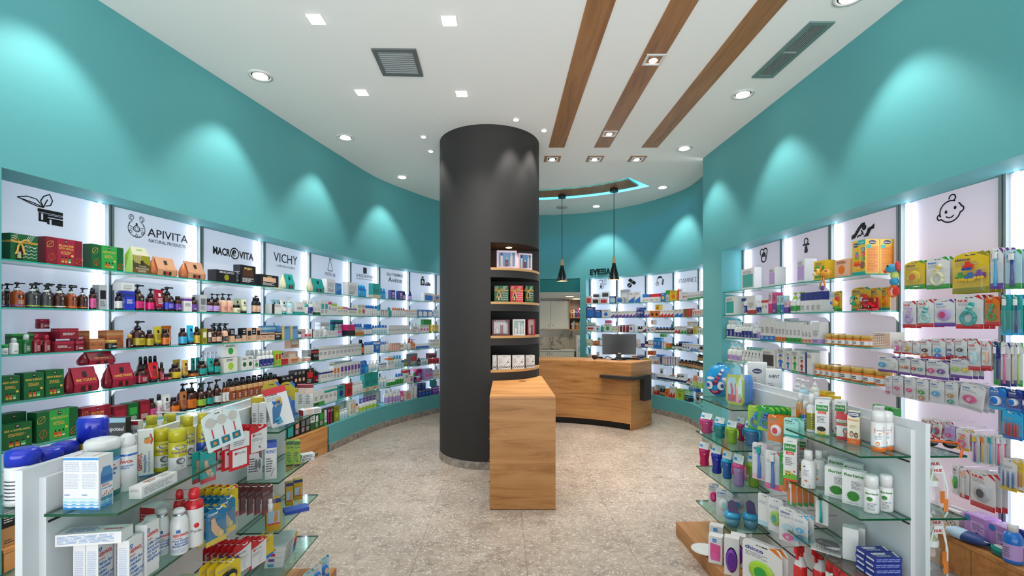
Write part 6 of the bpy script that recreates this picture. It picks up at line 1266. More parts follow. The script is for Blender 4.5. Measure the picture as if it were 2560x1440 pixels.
u, p, T, rt, s = at_r(2545, -.14); o = card(.11, .15, '1a3f8a', '2a6ac0', 'Dental', 'wh', 'floss', bl=False, name='floss_bag'); put(o, (p.x, p.y, LEDGE+.145), rt, 'navy bag of dental flossers standing behind the mouthwash', 'bag')
# ================================================================ gifts in the pillar niches
def window_box(w, d, h, frame, inner, items, name='window_gift_box'):
    f, i = hx(frame), hx(inner); m = M(); b = w*.1
    m.box(-w/2, w/2, d*.3, d, 0, h, f, cols={'f': i}); 
    for x0, x1, z0, z1 in ((-w/2, -w/2+b, 0, h), (w/2-b, w/2, 0, h), (-w/2+b, w/2-b, 0, b), (-w/2+b, w/2-b, h-b, h)): m.box(x0, x1, 0, d*.3, z0, z1, f)
    m.lines(-w*.3, w*.3, h-b*.25, h-b*.75, 1, -.0004, 'f0e8e0'); m.disc(w*.36, h*.82, w*.06, -.0006, '2a7a8a'); o = m.build(name)
    for x, ww, hh, c, cp in items:
        q = M(); q.lathe([(ww*w, 0, hx(c)), (ww*w, hh*h*.75, hx(c)), (ww*w*.6, hh*h*.78, hx(cp)), (ww*w*.6, hh*h, hx(cp))], 12, x*w, d*.17, b+.001, sy=min(1, d*.13/(ww*w))); add_kid(o, q.build('product'))
    q = M(); q.rect(-w/2+b, w/2-b, b, h-b, d*.02, 'ffffff', 'C'); add_kid(o, q.build('window')); return o
def niche(px0, px1, py0, z, Y, rot, build, label, cat, group, d=.08):
    s = Y/F; w = (px1-px0)*s/math.cos(rot); h = EYE+(HY-py0)*s-z; x = ((px0+px1)/2-HX)*s
    return put(build(w, d, h), (x, Y, z+.0032), rot, label, cat, group)
its = ((-.25, .075, .78, 'wh', 'bk'), (.0, .085, .5, 'dr', 'wh'), (.24, .07, .8, 'wh', 'wh'))
niche(1242, 1292, 627, NICHE[0][0], 5.10, .10, lambda w, d, h: window_box(w, d, h, 'e8c4d4', 'mb', its), 'pink framed gift box with three toiletries, inner one in the topmost niche', 'gift box', 'pink framed gift boxes')
niche(1297, 1331, 634, NICHE[0][0], 5.20, .45, lambda w, d, h: window_box(w, d, h, 'e8c4d4', 'mb', its), 'pink framed gift box with three toiletries at the rim of the topmost niche', 'gift box', 'pink framed gift boxes')
for i, (a, b, c, Y, r, lb) in enumerate(((1236, 1271, 'dk', 5.08, .05, 'green patterned gift with gold bow at the inner wall of the second niche'), (1276, 1308, 'rd', 5.12, .15, 'red patterned gift with gold bow in the middle of the second niche'), (1313, 1334, 'dk', 5.24, .4, 'green patterned gift with gold bow at the rim of the second niche'))): niche(a, b, 715, NICHE[1][0], Y, r, lambda w, d, h: mk_wrap(w, d, h, (c, 'go')), lb, 'gift box', 'bow tied gifts in the pillar')
niche(1230, 1274, 800, NICHE[2][0], 5.08, .03, lambda w, d, h: window_box(w, d, h, '6d2430', 'c9c6c4', ((-.2, .1, .4, 'wh', 'wh'), (.05, .09, .7, 'dr', 'wh'), (.28, .06, .5, 'lb', 'wh'))), 'wine framed window gift box in the third niche', 'gift box', 'window gift boxes')
niche(1282, 1313, 799, NICHE[2][0], 5.12, .1, lambda w, d, h: window_box(w, d, h, 'e4e2da', '8aa898', ((-.25, .1, .4, 'wh', 'wh'), (.02, .1, .75, 'wh', 'wh'), (.26, .07, .6, 'lg', 'wh'))), 'white framed window gift box in the third niche', 'gift box', 'window gift boxes')
niche(1319, 1338, 799, NICHE[2][0], 5.24, .3, lambda w, d, h: window_box(w, d, h, 'b01c34', 'd0b8b0', ((-.15, .12, .5, 'wh', 'wh'), (.1, .12, .75, 'dr', 'wh'))), 'red framed window gift box at the rim of the third niche', 'gift box', 'window gift boxes')
def floral(w, d, h):
    def fn(ww):
        def g(m):
            m.text('ouranos', 0, h*.85, h*.07, 0, '3a3a3a', w=ww*.4) if 0 else m.rect(-ww*.12, ww*.12, h*.86, h*.9, 0, '55585c'); m.lines(-ww*.42, -ww*.1, h*.78, h*.4, 6, 0, '9a9da0')
            for k in range(11): a = k*2.4; cx, cz = ww*(-.42+.085*k), h*(.1+.09*math.sin(k*1.7)**2); m.disc(cx, cz, ww*.045, -.0003, '1c1c20', rz=h*.035, n=8); m.stroke([(cx, cz), (cx+ww*.06, cz+h*.12)], h*.012, -.0003, '2a2a2e')
            m.stroke([(ww*.0, h*.25), (ww*.25, h*.55), (ww*.4, h*.72)], h*.03, -.0003, 'a8acb0'); m.disc(ww*.3, h*.5, ww*.07, -.0004, '3a3a40', rz=h*.05, n=8)
        return g
    return pack('floral_box', w, d, h, 'ecebe8', f=fn(w), l=fn(d))
for i, (a, b, Y, r, lb) in enumerate(((1231, 1241, 5.02, -.1, 'narrow end of a black and white floral box at the inner wall, lowest niche'), (1244, 1277, 5.06, .05, 'black and white floral box, second in the lowest pillar niche'), (1281, 1311, 5.10, .12, 'black and white floral box, third in the lowest pillar niche'), (1315, 1337, 5.22, .35, 'black and white floral box at the rim of the lowest niche'))): niche(a, b, 889, NICHE[3][0], Y, r, floral, lb, 'carton', 'floral boxes in the pillar', .09)
# ================================================================ the two free-standing gondolas
class Gon:
    """local frame: x towards the aisle side that shows, y along the run away from the shop front"""
    def __init__(s, ox, oy, slope, sx): s.o = Vector((ox, oy)); s.th = math.atan2(-slope, 1); s.sx = sx; s.rot = s.th
    def w(s, x, y, z=0.): c, n = math.cos(s.th), math.sin(s.th); return (s.o.x+c*x-n*y, s.o.y+n*x+c*y, z)
def gondola(g, label, L, levels, sets, sx, ht, hb, base):
    t = empty('gondola_stand', label, 'display stand', (g.o.x, g.o.y, 0), g.th)
    def bx(nm, x0, x1, *r, **k): M().box(*sorted((sx*x0, sx*x1)), *r, **k).build(nm, t)
    bx('spine_board', -.0395, -.020, 0, L, .005, ht, 'eef0f2', 'white'); bx('inner_board', -.0198, 0, .045, L-.04, .09, hb, 'e6e9ec', 'white'); bx('inner_board', -.0595, -.0397, .045, L-.04, .09, hb, 'e6e9ec', 'white')
    for x0, x1 in ((.0002, base), (-.06-base, -.0597)): M().box(*sorted((sx*x0, sx*x1)), .03, L-.02, .004, .10, mt='oaky').build('plinth', t)
    for z in levels: bx('groove_rail', 0, .003, .05, L-.05, z-.03, z-.024, '3a3c3e', 'X')
    return t
def gshelf(g, sx, x0, x1, y0, y1, z, label):
    m = M(); P = sorted((sx*x0, sx*x1)); cx, cy = (P[0]+P[1])/2, (y0+y1)/2
    hx_, hy_ = (P[1]-P[0])/2, (y1-y0)/2
    a = [(-hx_, -hy_), (hx_, -hy_), (hx_, hy_), (-hx_, hy_)]; i = [m.vt((*q, -.008)) for q in a]; j = [m.vt((*q, 0)) for q in a]
    m.fi(i[::-1], 'ffffff', 'glass'); m.fi(j, 'ffffff', 'glass')
    for k in range(4): m.fi((i[k], i[(k+1) % 4], j[(k+1) % 4], j[k]), 'ffffff', 'gedged')
    o = m.build('glass_shelf', loc=g.w(cx, cy, z), rot=g.th); return tag(o, label, 'glass shelf', 'gondola glass shelves')
LG = Gon(-1.317, 1.257, -.035, 1); LZL = [1.060, .812, .566, .318]
RG = Gon(1.657, 1.865, -.022, -1); LZR = [1.045, .786, .525, .265]
gondola(LG, 'white gondola stand with foot care goods by the shelves of gift boxes', 1.56, LZL, 0, 1, 1.194, 1.159, .30)
gondola(RG, 'white gondola stand with baby cups and lice remedies', 1.62, LZR, 0, -1, 1.186, 1.152, .39)
wn = ['topmost', 'second', 'third', 'lowest']
for k, z in enumerate(LZL):
    gshelf(LG, 1, .0035, .205, .035, .535, z, f'{wn[k]} glass shelf at the near end of the foot care gondola'); gshelf(LG, 1, .0035, .205, .995, 1.50, z, f'{wn[k]} glass shelf at the far end of the foot care gondola')
    gshelf(LG, 1, -.27, -.0633, .035, 1.50, z, f'{wn[k]} glass shelf on the wall side of the foot care gondola')
    z = LZR[k]; gshelf(RG, -1, .0035, .217, .04, .54, z, f'{wn[k]} glass shelf at the lice remedy end of the baby gondola'); gshelf(RG, -1, .0035, .245, 1.045, 1.585, z, f'{wn[k]} glass shelf at the cup end of the baby gondola')
    gshelf(RG, -1, -.235, -.0633, .04, .54, z, f'{wn[k]} glass shelf on the hook wall side of the baby gondola')
def gp(px, py, z): q = floor_pt(px, py, z); return q
def stand(px0, px1, py0, py1, z, build, label, cat, rot=0., group=None, lift=0., mode='round'):
    """a thing whose foot shows at (px0..px1, py1) on the shelf of height z; build(width, height)"""
    q = gp((px0+px1)/2, py1, z+lift); s = q.y/F; w = (px1-px0)*s; h = (py1-py0)*s; o = build(w, h)
    if o.name.startswith('blister_card'): lift += h*.93
    if mode == 'round': d = Vector((q.x, q.y)).normalized(); q = q+d*(w/2)
    return put(o, (q.x, q.y, z+.0012+lift), rot, label, cat, group)
Q = math.pi/2
def txt_wrap(o_build, lines): pass
def round_label(o, r, items, a=.55):
    """print wrapped on a round body: (text, z, cap height, colour[, width])"""
    q = M()
    for it in items:
        if it[0] == '#': front_band(q, r, *it[1:])
        else: wrap_text(q, it[0], r, it[1], it[2], it[3], w=it[4] if len(it) > 4 else None, bold=.02, a=a)
    add_kid(o, q.build('label_print')); return o
def front_band(q, r, z0, z1, col, half=3.14):
    n = 24
    for k in range(n):
        a0, a1 = -half+2*half*k/n, -half+2*half*(k+1)/n; e = 1.006
        q.face([(r*e*math.sin(t), -r*e*math.cos(t), z) for t, z in ((a0, z0), (a1, z0), (a1, z1), (a0, z1))], col, 'P', True)
# ---- near top shelf of the foot care gondola
RD, BL = 'c8202a', '1f5fae'
def geh(m, x, z, k, sub, w, blue=True):
    m.rect(x, x+k*.9, z+k*1.35, z+k*2.3, 0, BL); m.stroke([(x+k*.2, z+k*1.5), (x+k*.45, z+k*2.1), (x+k*.75, z+k*1.6)], k*.16, -.0002, 'ffffff'); m.text('GEHWOL', x, z, k, 0, RD, w=w, align='l', bold=.035)
    for j, t in enumerate(sub): m.text(t, x, z-k*(1.35*j+1.3), k*.78, 0, BL, w=w*(1.05 if len(t) > 7 else .85), align='l', bold=.03)
def waves(m, w, h):
    for k in range(4):
        z = h*(.05+.055*k); c = ('2f8fd8', '5aaae2', '8ac4ea', 'b8dcf2')[k]
        P = [(-w/2+w*t/12, z+h*.012*math.sin(t*1.1)) for t in range(13)]
        m.flat(P+[(w/2, z-h*.03), (-w/2, z-h*.03)], -.0001*k, c)
    m.rect(-w/2, w/2, 0, h*.035, 0, '2f8fd8')
for i in range(2):
    def fside(m): m.rect(-.025, .025, .143, .150, 0, '2a86c8'); waves(m, .05, .152); m.lines(-.021, .021, .138, .108, 6, 0, 'a8b4c4', .1); m.lines(-.021, .021, .104, .06, 10, 0, 'b4bfcc', .15); m.lines(-.021, .0, .046, .041, 1, 0, '3a6aa0')
    def fmain(m):
        m.flat([(-.018, .005), (.022, .005), (.023, .10), (.014, .118), (.014, .124), (-.010, .124), (-.010, .118), (-.018, .10)], 0, '4a86b8'); m.rect(-.010, .014, .118, .142, -.0001, 'd8dce0'); m.rect(-.018, .0225, .075, .092, -.0002, '2a6aa8'); m.rect(-.017, .022, .032, .07, -.0003, 'f0f2f4'); m.text('GEHWOL', -.015, .062, .006, -.0005, RD, w=.026, align='l', bold=.03); m.text('Creme Fussbad', -.015, .054, .005, -.0005, BL, w=.034, align='l', bold=.02)
        for k in range(6): m.stroke([(-.012+.006*k, .02), (-.012+.0065*k, .034+.004*(k % 3))], .0012, -.0005, '3a7a3a'); m.disc(-.012+.0065*k, .036+.004*(k % 3), .0028, -.0007, 'b8645a', n=8)
        waves(m, .04, .10)
    q = gp(143+43*i, 1279, LZL[0]); o = pack('cream_carton', .05, .049, .152, 'f2f4f6', f=fmain, l=fside, t=lambda m: m.text('GEHWOL', 0, .018, .008, 0, RD, w=.04)); c, n_ = math.cos(LG.th), math.sin(LG.th)
    put(o, (-1.262+.0505*i+.026, 1.343, LZL[0]+.0012), LG.th+Q, ('blue and white foot cream carton beside the inner board on the near shelf', 'blue and white foot cream carton next to the big bath salt tub')[i], 'carton', 'foot cream cartons')
def tub(w, h):
    r = w/2; m = M(); m.lathe([(r*.94, 0, '2f7a80'), (r, h*.03, '2f7a80'), (r, h*.10, 'dfeaf2'), (r, h*.62, '3f8ec4'), (r, h*.68, '2f7a80'), (r, h*.80, '2f7a80'), (r*.96, h*.82, '2f7a80')], 32); o = m.build('bath_salt_tub'); q = M(); q.lathe([(r*.99, h*.81, 'f4f4f2'), (r*1.02, h*.84, 'f4f4f2'), (r*1.02, h*.94, 'f4f4f2'), (r*.9, h*.985, 'f4f4f2'), (r*.7, h, 'f4f4f2')], 32); add_kid(o, q.build('lid'))
    q = M(); wrap_text(q, 'GEHWOL', r, h*.54, h*.075, RD, w=w*1.1, bold=.035, a=.35)
    for k, t in enumerate(('Refreshing Foot Bath', 'Bain de pieds')): wrap_text(q, t, r, h*(.46-.075*k), h*.05, '1f4f9a', w=w*1.15, bold=.03, a=.45)
    for k in range(4): front_label(q, r*1.0, h*(.33-.04*k), h*(.345-.04*k), '8aa0c0', .5)
    for k in range(5): front_label(q, r*1.001, h*(.12+.012*k), h*(.126+.012*k), '3f8ec4', .8-.08*k)
    add_kid(o, q.build('label_print')); return o
stand(208, 280, 1103, 1249, LZL[0], tub, 'big foot bath tub with white lid behind the cream cartons', 'tub')
def footspray(w, h):
    r = w/2; m = M(); m.lathe([(r*.95, 0, 'f0f2f4'), (r, h*.02, 'f0f2f4'), (r, h*.62, '2f66b4'), (r, h*.655, 'f0f2f4'), (r, h*.74, 'f4f4f4'), (r*.8, h*.78, 'f4f4f4')], 24); o = m.build('foot_spray'); q = M(); q.lathe([(r*.82, h*.775, 'f6f6f6'), (r*.86, h*.86, 'f6f6f6'), (r*.7, h*.95, 'f6f6f6'), (r*.3, h, 'f6f6f6')], 20); q.box(-r*.3, r*.3, -r*.95, 0, h*.88, h*.95, 'f6f6f6', 'G'); add_kid(o, q.build('spray_head'))
    q = M(); wrap_text(q, 'GEHWOL', r, h*.50, h*.045, RD, w=w*1.05, bold=.035, a=.3); front_label(q, r, h*.56, h*.6, BL, .18); wrap_text(q, 'Αποσμητικό', r, h*.44, h*.03, BL, w=w*1.0, bold=.02, a=.35); wrap_text(q, 'ποδιών', r, h*.40, h*.03, BL, w=w*.7, bold=.02, a=.3); front_label(q, r*1.001, h*.12, h*.30, 'c9957a', .14); front_label(q, r*1.001, h*.10, h*.16, '2a3a5a', .2); add_kid(o, q.build('label_print')); return o
stand(296, 338, 1088, 1230, LZL[0], footspray, 'white foot deodorant spray beside the big bath tub', 'spray bottle')
def balm(m): m.text('GEHWOL', -.012, .022, .0115, 0, RD, w=.06, align='l', bold=.035, rot=Q); m.text('Warming Balm', .0, .012, .0075, 0, BL, w=.062, align='l', bold=.02, rot=Q); m.text('Θερμαντικό Βάλσαμο', .011, .012, .006, 0, BL, w=.075, align='l', rot=Q); m.disc(.004, .122, .010, 0, 'd8862a'); m.stroke([(.012, .145), (.017, .125), (.014, .112)], .005, -.0003, 'c8281c'); m.stroke([(-.004, .131), (.012, .135)], .003, -.0004, '2f7a2a'); m.rect(-.02, .02, 0, .004, 0, BL)
q = gp(345, 1196, LZL[0]); put(pack('balm_carton', .042, .032, .160, 'efe8d4', cols={'t': 'f2eee2'}, f=balm, l=lambda m: (m.lines(-.012, .012, .14, .02, 14, 0, '8a94a8', .1), m.rect(-.016, .016, 0, .004, 0, BL))), (q.x+.012, q.y+.02, LZL[0]+.0012), LG.th+.75, 'cream carton with a chilli and tomato picture on the near shelf', 'carton')
def extra(m): m.text('GEHWOL', -.06, .022, .008, 0, RD, w=.05, align='l', bold=.03); m.text('EXTRA', -.055, .012, .007, 0, '2f8a3a', w=.03, align='l', bold=.03); m.rect(.05, .10, 0, .035, -.0001, '8f9296'); m.lines(-.005, .045, .028, .006, 4, 0, '8a8d90')
put(pack('salve_carton', .20, .038, .036, 'f0efea', f=lambda m: (m.lines(-.09, .04, .03, .008, 5, 0, '9a9da0'), m.rect(.05, .10, 0, .036, 0, '8f9296')), t=extra, l=lambda m: (m.lines(-.015, .015, .03, .02, 2, 0, '8a8d90'), m.rect(-.018, .018, 0, .036, .0002, 'c8c9c6'))), (-1.128, 1.50, LZL[0]+.0012), LG.th+Q-.03, 'long salve carton lying along the shelf edge with a price tag', 'carton')
def scholl(tall, blue=False):
    def f(w, h):
        r = w/2; y = 'b3aa1e'; m = M(); lo = '2a56b8' if blue else 'ece9e0'
        if tall: m.lathe([(r*.96, 0, 'c8ccd0', 'X'), (r, h*.02, lo), (r, h*.36, lo), (r, h*.42, y), (r, h*.70, y), (r*.96, h*.74, y), (r*.76, h*.79, y), (r*.74, h*.80, y)], 24)
        else: m.lathe([(r*.96, 0, y), (r, h*.02, y), (r, h*.10, lo), (r, h*.34, lo), (r, h*.38, y), (r, h*.72, y)], 24)
        o = m.build('foot_spray_can'); q = M()
        if tall: q.lathe([(r*.75, h*.79, 'b8af22'), (r*.76, h*.95, 'b8af22'), (r*.70, h, 'b8af22')], 22)
        else: q.lathe([(r*1.0, h*.725, 'b8af22'), (r*1.01, h*.93, 'b8af22'), (r*.9, h, 'b8af22')], 24)
        add_kid(o, q.build('cap')); q = M(); a = .62
        P = [(math.cos(t)*r*.62, math.sin(t)*h*.055) for t in [k*math.pi/8 for k in range(16)]]
        for kk, cl in ((1.12, 'f0f0ee'), (1., '23408e')): i = len(q.v); q.flat([(x*kk, h*.60+z*kk) for x, z in P], 0, cl); q.v[i:] = [((r*(1.02 if cl[0] == 'f' else 1.03))*math.sin(x/r+a), -(r*(1.02 if cl[0] == 'f' else 1.03))*math.cos(x/r+a), z) for x, _, z in q.v[i:]]
        i = len(q.v); q.text('Scholl', 0, h*.585, h*.032, 0, 'f4f4f4', w=r*.95, bold=.02); q.v[i:] = [(r*1.05*math.sin(x/r+a), -r*1.05*math.cos(x/r+a), z) for x, _, z in q.v[i:]]
        wrap_text(q, 'Fresh Step', r, h*.47, h*.045, '3a3aa0' if blue or tall else '6a4a9a', w=w*.95, bold=.03, a=.55); i = len(q.v); q.fdisc(0, h*.29, r*.5, 0, '5a5c60' if not blue else '1f3f9a', rz=h*.075); q.fdisc(.1*r, h*.29, r*.3, -.001, 'c8cacc', rz=h*.05); q.v[i:] = [(r*1.03*math.sin(x/r+a), -r*1.03*math.cos(x/r+a), z) for x, _, z in q.v[i:]]
        wrap_text(q, '24h', r, h*.13, h*.05, '4a4c50' if not blue else 'e8e8f0', w=w*.4, bold=.02, a=.6); front_label(q, r, h*.56, h*.61, 'f0f0ec', .28) if not tall else None
        add_kid(o, q.build('label_print')); return o
    return f
SCL = 'yellow topped foot spray cans'
for a, b, c, d, tl, bl, lb in ((385, 421, 1075, 1181, 0, 0, 'short yellow foot spray can, inner of the two front cans'), (424, 463, 1076, 1187, 0, 0, 'short yellow foot spray can at the front by the salve carton'), (456, 484, 1043, 1166, 1, 0, 'tall yellow and white foot spray can beside the blue one'), (493, 519, 1036, 1158, 1, 1, 'tall foot spray can with a blue lower half'), (390, 420, 1042, 1150, 1, 0, 'tall yellow foot spray can behind the short inner can'), (424, 454, 1041, 1145, 1, 0, 'tall yellow foot spray can behind the short front can'), (408, 432, 1037, 1116, 1, 0, 'tall yellow foot spray can at the back of the group, board side'), (448, 474, 1037, 1130, 1, 0, 'tall yellow foot spray can at the back of the group, aisle side')): stand(a, b, c, d, LZL[0], scholl(tl, bl), lb, 'spray can', LG.th+.35, SCL)
# wall side of the foot care gondola, top shelf
def navycan(w, h): o = mk_aero(w, w, h, ('wh', 'rb', 'lg'), '0', '', False, 'foot_lotion_can'); return o
for a, b, c, d, lb in ((24, 92, 1126, 1266, 'blue capped white spray can at the shop front end of the wall side'), (85, 150, 1126, 1240, 'blue capped white spray can, second along the wall side'), (134, 190, 1110, 1218, 'blue capped white spray can, third along the wall side')): stand(a, b, c, d, LZL[0], navycan, lb, 'spray can', LG.th, 'blue capped spray cans')
def bigblue(w, h): r = w/2; m = M(); m.lathe([(r*.95, 0, 'a0901e'), (r, h*.04, 'a0901e'), (r, h*.6, 'a0901e')], 28, sy=.7); o = m.build('bath_lotion_bottle'); q = M(); q.lathe([(r*1.02, h*.6, '1f2fb0'), (r*1.02, h*.94, '1f2fb0'), (r*.9, h, '2334c0')], 28, sy=.7); add_kid(o, q.build('cap')); return o
stand(197, 268, 1048, 1205, LZL[0], bigblue, 'mustard bottle with a broad royal blue cap behind the bath tub', 'bottle')
for a, b, c, d, bs, t, lb in ((268, 312, 1046, 1160, 'bk', 'apoteal', 'black sachet card on the wall side of the gondola'), (315, 344, 1054, 1150, 'wh', 'Cooling Gel', 'white cooling gel carton on the wall side of the gondola')): stand(a, b, c, d, LZL[0], lambda w, h: pack('gel_carton', w, .03, h, bs, f=lambda m: (m.text(t, 0, h*.72, h*.09, 0, 'f0f0f0' if bs == 'bk' else '2a3a6a', w=w*.8, bold=.02), m.lines(-w*.4, w*.4, h*.62, h*.3, 5, 0, '9aa0a8'), m.rect(-w/2, w/2, h*.9, h, -.0002, '9cc8e0' if bs == 'bk' else 'b82a3a'))), lb, 'carton', LG.th+.1, mode='box')
# near second shelf
z1 = LZL[1]; XG = -1.317
def med(sub):
    def f(m): geh(m, -.024, .106, .0105, sub, .046); m.text('med.', -.024, .094, .008, 0, 'a0303a', w=.022, align='l')
    return f
def medc(name, sub, x, y, lb, grp=None, w=.052, d=.034, h=.140):
    def f(m): m.rect(-.023, -.013, h-.026, h-.014, 0, BL); m.stroke([(-.021, h-.024), (-.018, h-.017), (-.015, h-.023)], .0018, -.0002, 'ffffff'); m.text('GEHWOL', -.023, h-.040, .0105, 0, RD, w=.046, align='l', bold=.035); m.text('med.', -.023, h-.053, .009, 0, 'a0303a', w=.022, align='l'); [m.text(t, -.023, h-.066-.0125*j, .0088, 0, BL, w=.012+.004*len(t), align='l', bold=.03) for j, t in enumerate(sub)]
    return put(pack(name, w, d, h, 'eff1f4', f=f, l=lambda m: m.lines(-d*.38, d*.38, h*.86, h*.1, 20, 0, 'aebbd6', .15), t=lambda m: m.lines(-.02, .01, .02, .01, 2, 0, '6a7aa0')), (x, y, z1+.0012), LG.th+Q, lb, 'carton', grp)
SV = ('Salve for', 'cracked', 'skin', 'Αλοιφή για', 'σκασίματα')
for i in range(2): medc('salve_box', SV, -1.243+.037*i, 1.365, ('white foot salve carton nearest the inner board, lower shelf', 'white foot salve carton beside its twin at the shelf end')[i], 'white foot salve cartons')
for i in range(2): medc('salve_box', SV, -1.243+.037*i+.066*0, 1.425, ('white foot salve carton behind the twin cartons, board side', 'white foot salve carton behind the twin cartons, aisle side')[i], 'white foot salve cartons')
medc('salve_box', SV, -1.132, 1.385, 'white foot salve carton at the aisle edge of the lower shelf', 'white foot salve cartons'); medc('callus_cream_box', ('Callus Cream', 'Κρέμα κατά', 'των κάλων', 'και των', 'σκληρύνσεων'), -1.128, 1.445, 'white callus cream carton before the powder bottles', h=.160)
put(pack('salve_box', .17, .052, .034, 'eff1f4', f=lambda m: m.lines(-.08, .07, .03, .006, 7, 0, '7a9ac8', .1), t=lambda m: (m.lines(-.07, .02, .045, .01, 6, 0, '6a8ac0'), m.text('GEHWOL', .05, .02, .010, 0, RD, w=.05, bold=.03))), (-1.245, 1.330, z1+.1425), LG.th+.12, 'white foot salve carton lying across the standing cartons', 'carton')
def powder(w, h):
    r = w/2; m = M(); m.lathe([(r*.93, 0, 'eef1f6'), (r, h*.02, 'eef1f6'), (r, h*.62, 'eef1f6'), (r*.93, h*.74, 'eef1f6'), (r*.72, h*.83, 'eef1f6'), (r*.62, h*.85, 'c4c8cc', 'X'), (r*.62, h*.91, 'c4c8cc', 'X')], 28); o = m.build('powder_bottle'); q = M(); q.lathe([(r*.66, h*.91, 'd4d6d8'), (r*.66, h*.96, 'd4d6d8'), (r*.55, h*.975, 'd8dadc'), (r*.5, h, 'd8dadc')], 22, mt='P'); add_kid(o, q.build('lid')); q = M(); a = .55
    wrap_text(q, 'GEHWOL', r, h*.42, h*.055, RD, w=w*.95, bold=.035, a=a); wrap_text(q, 'med.', r, h*.365, h*.04, 'a0303a', w=w*.45, a=a-.3)
    for k, t in enumerate(('Foot Powder', 'Δραστική', 'πούδρα ποδιών')): wrap_text(q, t, r, h*(.31-.06*k), h*.042, BL, w=w*(.95, .75, 1.)[k], bold=.03, a=a)
    for k in range(3): front_label(q, r, h*(.13-.03*k), h*(.14-.03*k), '8aa0c8', .9)
    i = len(q.v); q.rect(-r*.22, r*.22, h*.5, h*.57, 0, BL); q.v[i:] = [(r*1.04*math.sin(x/r+.2), -r*1.04*math.cos(x/r+.2), z) for x, _, z in q.v[i:]]
    add_kid(o, q.build('label_print')); return o
for a, b, c, d, lb in ((355, 396, 1297, 1418, 'white foot powder bottle with a blue band nearest the cartons'), (388, 422, 1280, 1392, 'white foot powder bottle in the middle of the three'), (428, 468, 1278, 1390, 'white foot powder bottle beside the red pump bottles'), (368, 396, 1276, 1345, 'white foot powder bottle standing behind the other three')): stand(a, b, c, d, z1, powder, lb, 'bottle', LG.th+.3, 'foot powder bottles')
def podia(m, w, h): m.disc(-w*.05, h*.72, w*.13, 0, RD); m.text('p', -w*.05, h*.68, h*.09, -.0003, 'f4f4f4', bold=.03); m.text('Podia', 0, h*.50, h*.10, 0, '3a3a3e', w=w*.7, bold=.01); m.stroke([(w*.1, h*.42), (w*.25, h*.25), (w*.1, h*.10)], w*.1, 0, 'c9cacc')
put(pack('insole_carton', .06, .06, .150, 'f0f0ee', cols={'l': 'b8202a'}, f=lambda m: podia(m, .06, .150), l=lambda m: m.lines(-.025, .025, .13, .03, 10, 0, 'e8a0a0', .2)), (-1.215, 1.60, z1+.0012), LG.th+Q-.2, 'red and white insole carton behind the powder bottles', 'carton')
def redbot(w, h): r = w/2; m = M(); m.lathe([(r*.94, 0, 'f0eef0'), (r, h*.02, 'f0eef0'), (r, h*.66, 'c01c24'), (r, h*.72, 'c01c24'), (r*.85, h*.78, 'c01c24'), (r*.55, h*.80, 'f0eef0'), (r*.5, h*.82, 'f0eef0')], 26); o = m.build('foot_cream_bottle'); q = M(); q.lathe([(r*.62, h*.82, 'c8202a'), (r*.66, h*.92, 'c8202a'), (r*.5, h*.985, 'c8202a'), (r*.2, h, 'c8202a')], 22); add_kid(o, q.build('cap')); q = M(); wrap_text(q, 'Podia', r, h*.26, h*.05, '3a3a3e', w=w*.6, a=.5); i = len(q.v); q.fdisc(0, h*.38, r*.3, 0, RD); q.v[i:] = [(r*1.02*math.sin(x/r+.5), -r*1.02*math.cos(x/r+.5), z) for x, _, z in q.v[i:]]; add_kid(o, q.build('label_print')); return o
for a, b, c, d, lb in ((466, 506, 1226, 1370, 'white bottle with red shoulders and cap by the hanging plasters'), (436, 462, 1228, 1360, 'white bottle with red cap behind the powder bottles')): stand(a, b, c, d, z1, redbot, lb, 'bottle', LG.th+.3, 'red capped foot cream bottles')
for i, (x, y) in enumerate(((-1.25, 1.36), (-1.16, 1.42), (-1.22, 1.55), (-1.15, 1.65))): put(pack('plaster_carton', .08, .06, .11, ('wh', 'or', 'wh', 'cr')[i], f=lambda m: (m.rect(-.04, .04, .07, .09, 0, ('1f5fae', 'c8202a', 'e0631c', '8a5a2a')[i]), m.lines(-.03, .03, .06, .02, 4, 0, '8a8d90'))), (x, y, LZL[2]+.0012), LG.th+Q, ('white carton on the third near shelf, board side', 'orange carton on the third near shelf at the aisle edge', 'white carton with orange band on the third near shelf', 'cream carton on the third near shelf below the red bottles')[i], 'carton')
# ---- hanging cards in the middle of the foot care gondola
def ghang(g, px, py, X, hpx, asp, n, look, dx=.0, dy=.03, turn=0., tilt=0., **kw):
    """cards hung from a peg of gondola g; X is the peg tip's world x at the card"""
    Y = X*F/(px-HX); s = Y/F; h = hpx*s; w = h*asp; z = EYE+(HY-py)*s; sg = g.sx; r0 = g.th+(Q if sg > 0 else -Q)
    c = card(w, h, **kw); wx = []
    for j in range(n):
        o = c if j == 0 else dup(c); o.location = (X-sg*dy*j, Y+dx*j, z); o.rotation_euler = (0, math.radians(tilt), r0+turn); tag(o, f'{look}' if n == 1 else f'{od(j)} of {cn(n)} on one peg, {look}', 'blister card', look if n > 1 else None)
    xs = g.o.x+(Y-g.o.y)*math.tan(-g.th); L = abs(X-xs); m = M(); m.tube([(0, L-.004, 0), (0, -.012, 0), (0, -.022, .010)], .0024, 6, 'dcdad4', 'P'); b = m.build('peg_hook', loc=(X, Y, z), rot=r0); tag(b, f'wire peg of the {look}', 'hook', 'gondola wire pegs')
ghang(LG, 548, 1030, -1.10, 95, .95, 1, 'pale blue card with three foot pads', turn=-.55, tilt=-12, base='cfe0ee', acc='lb', content='pads', bl=False, band=0, top='arc')
ghang(LG, 520, 1132, -1.14, 78, .55, 2, 'teal plaster card under the foot pads', base='te', acc='rd', content='foot', cc=('be', 'te'), turn=-.3)
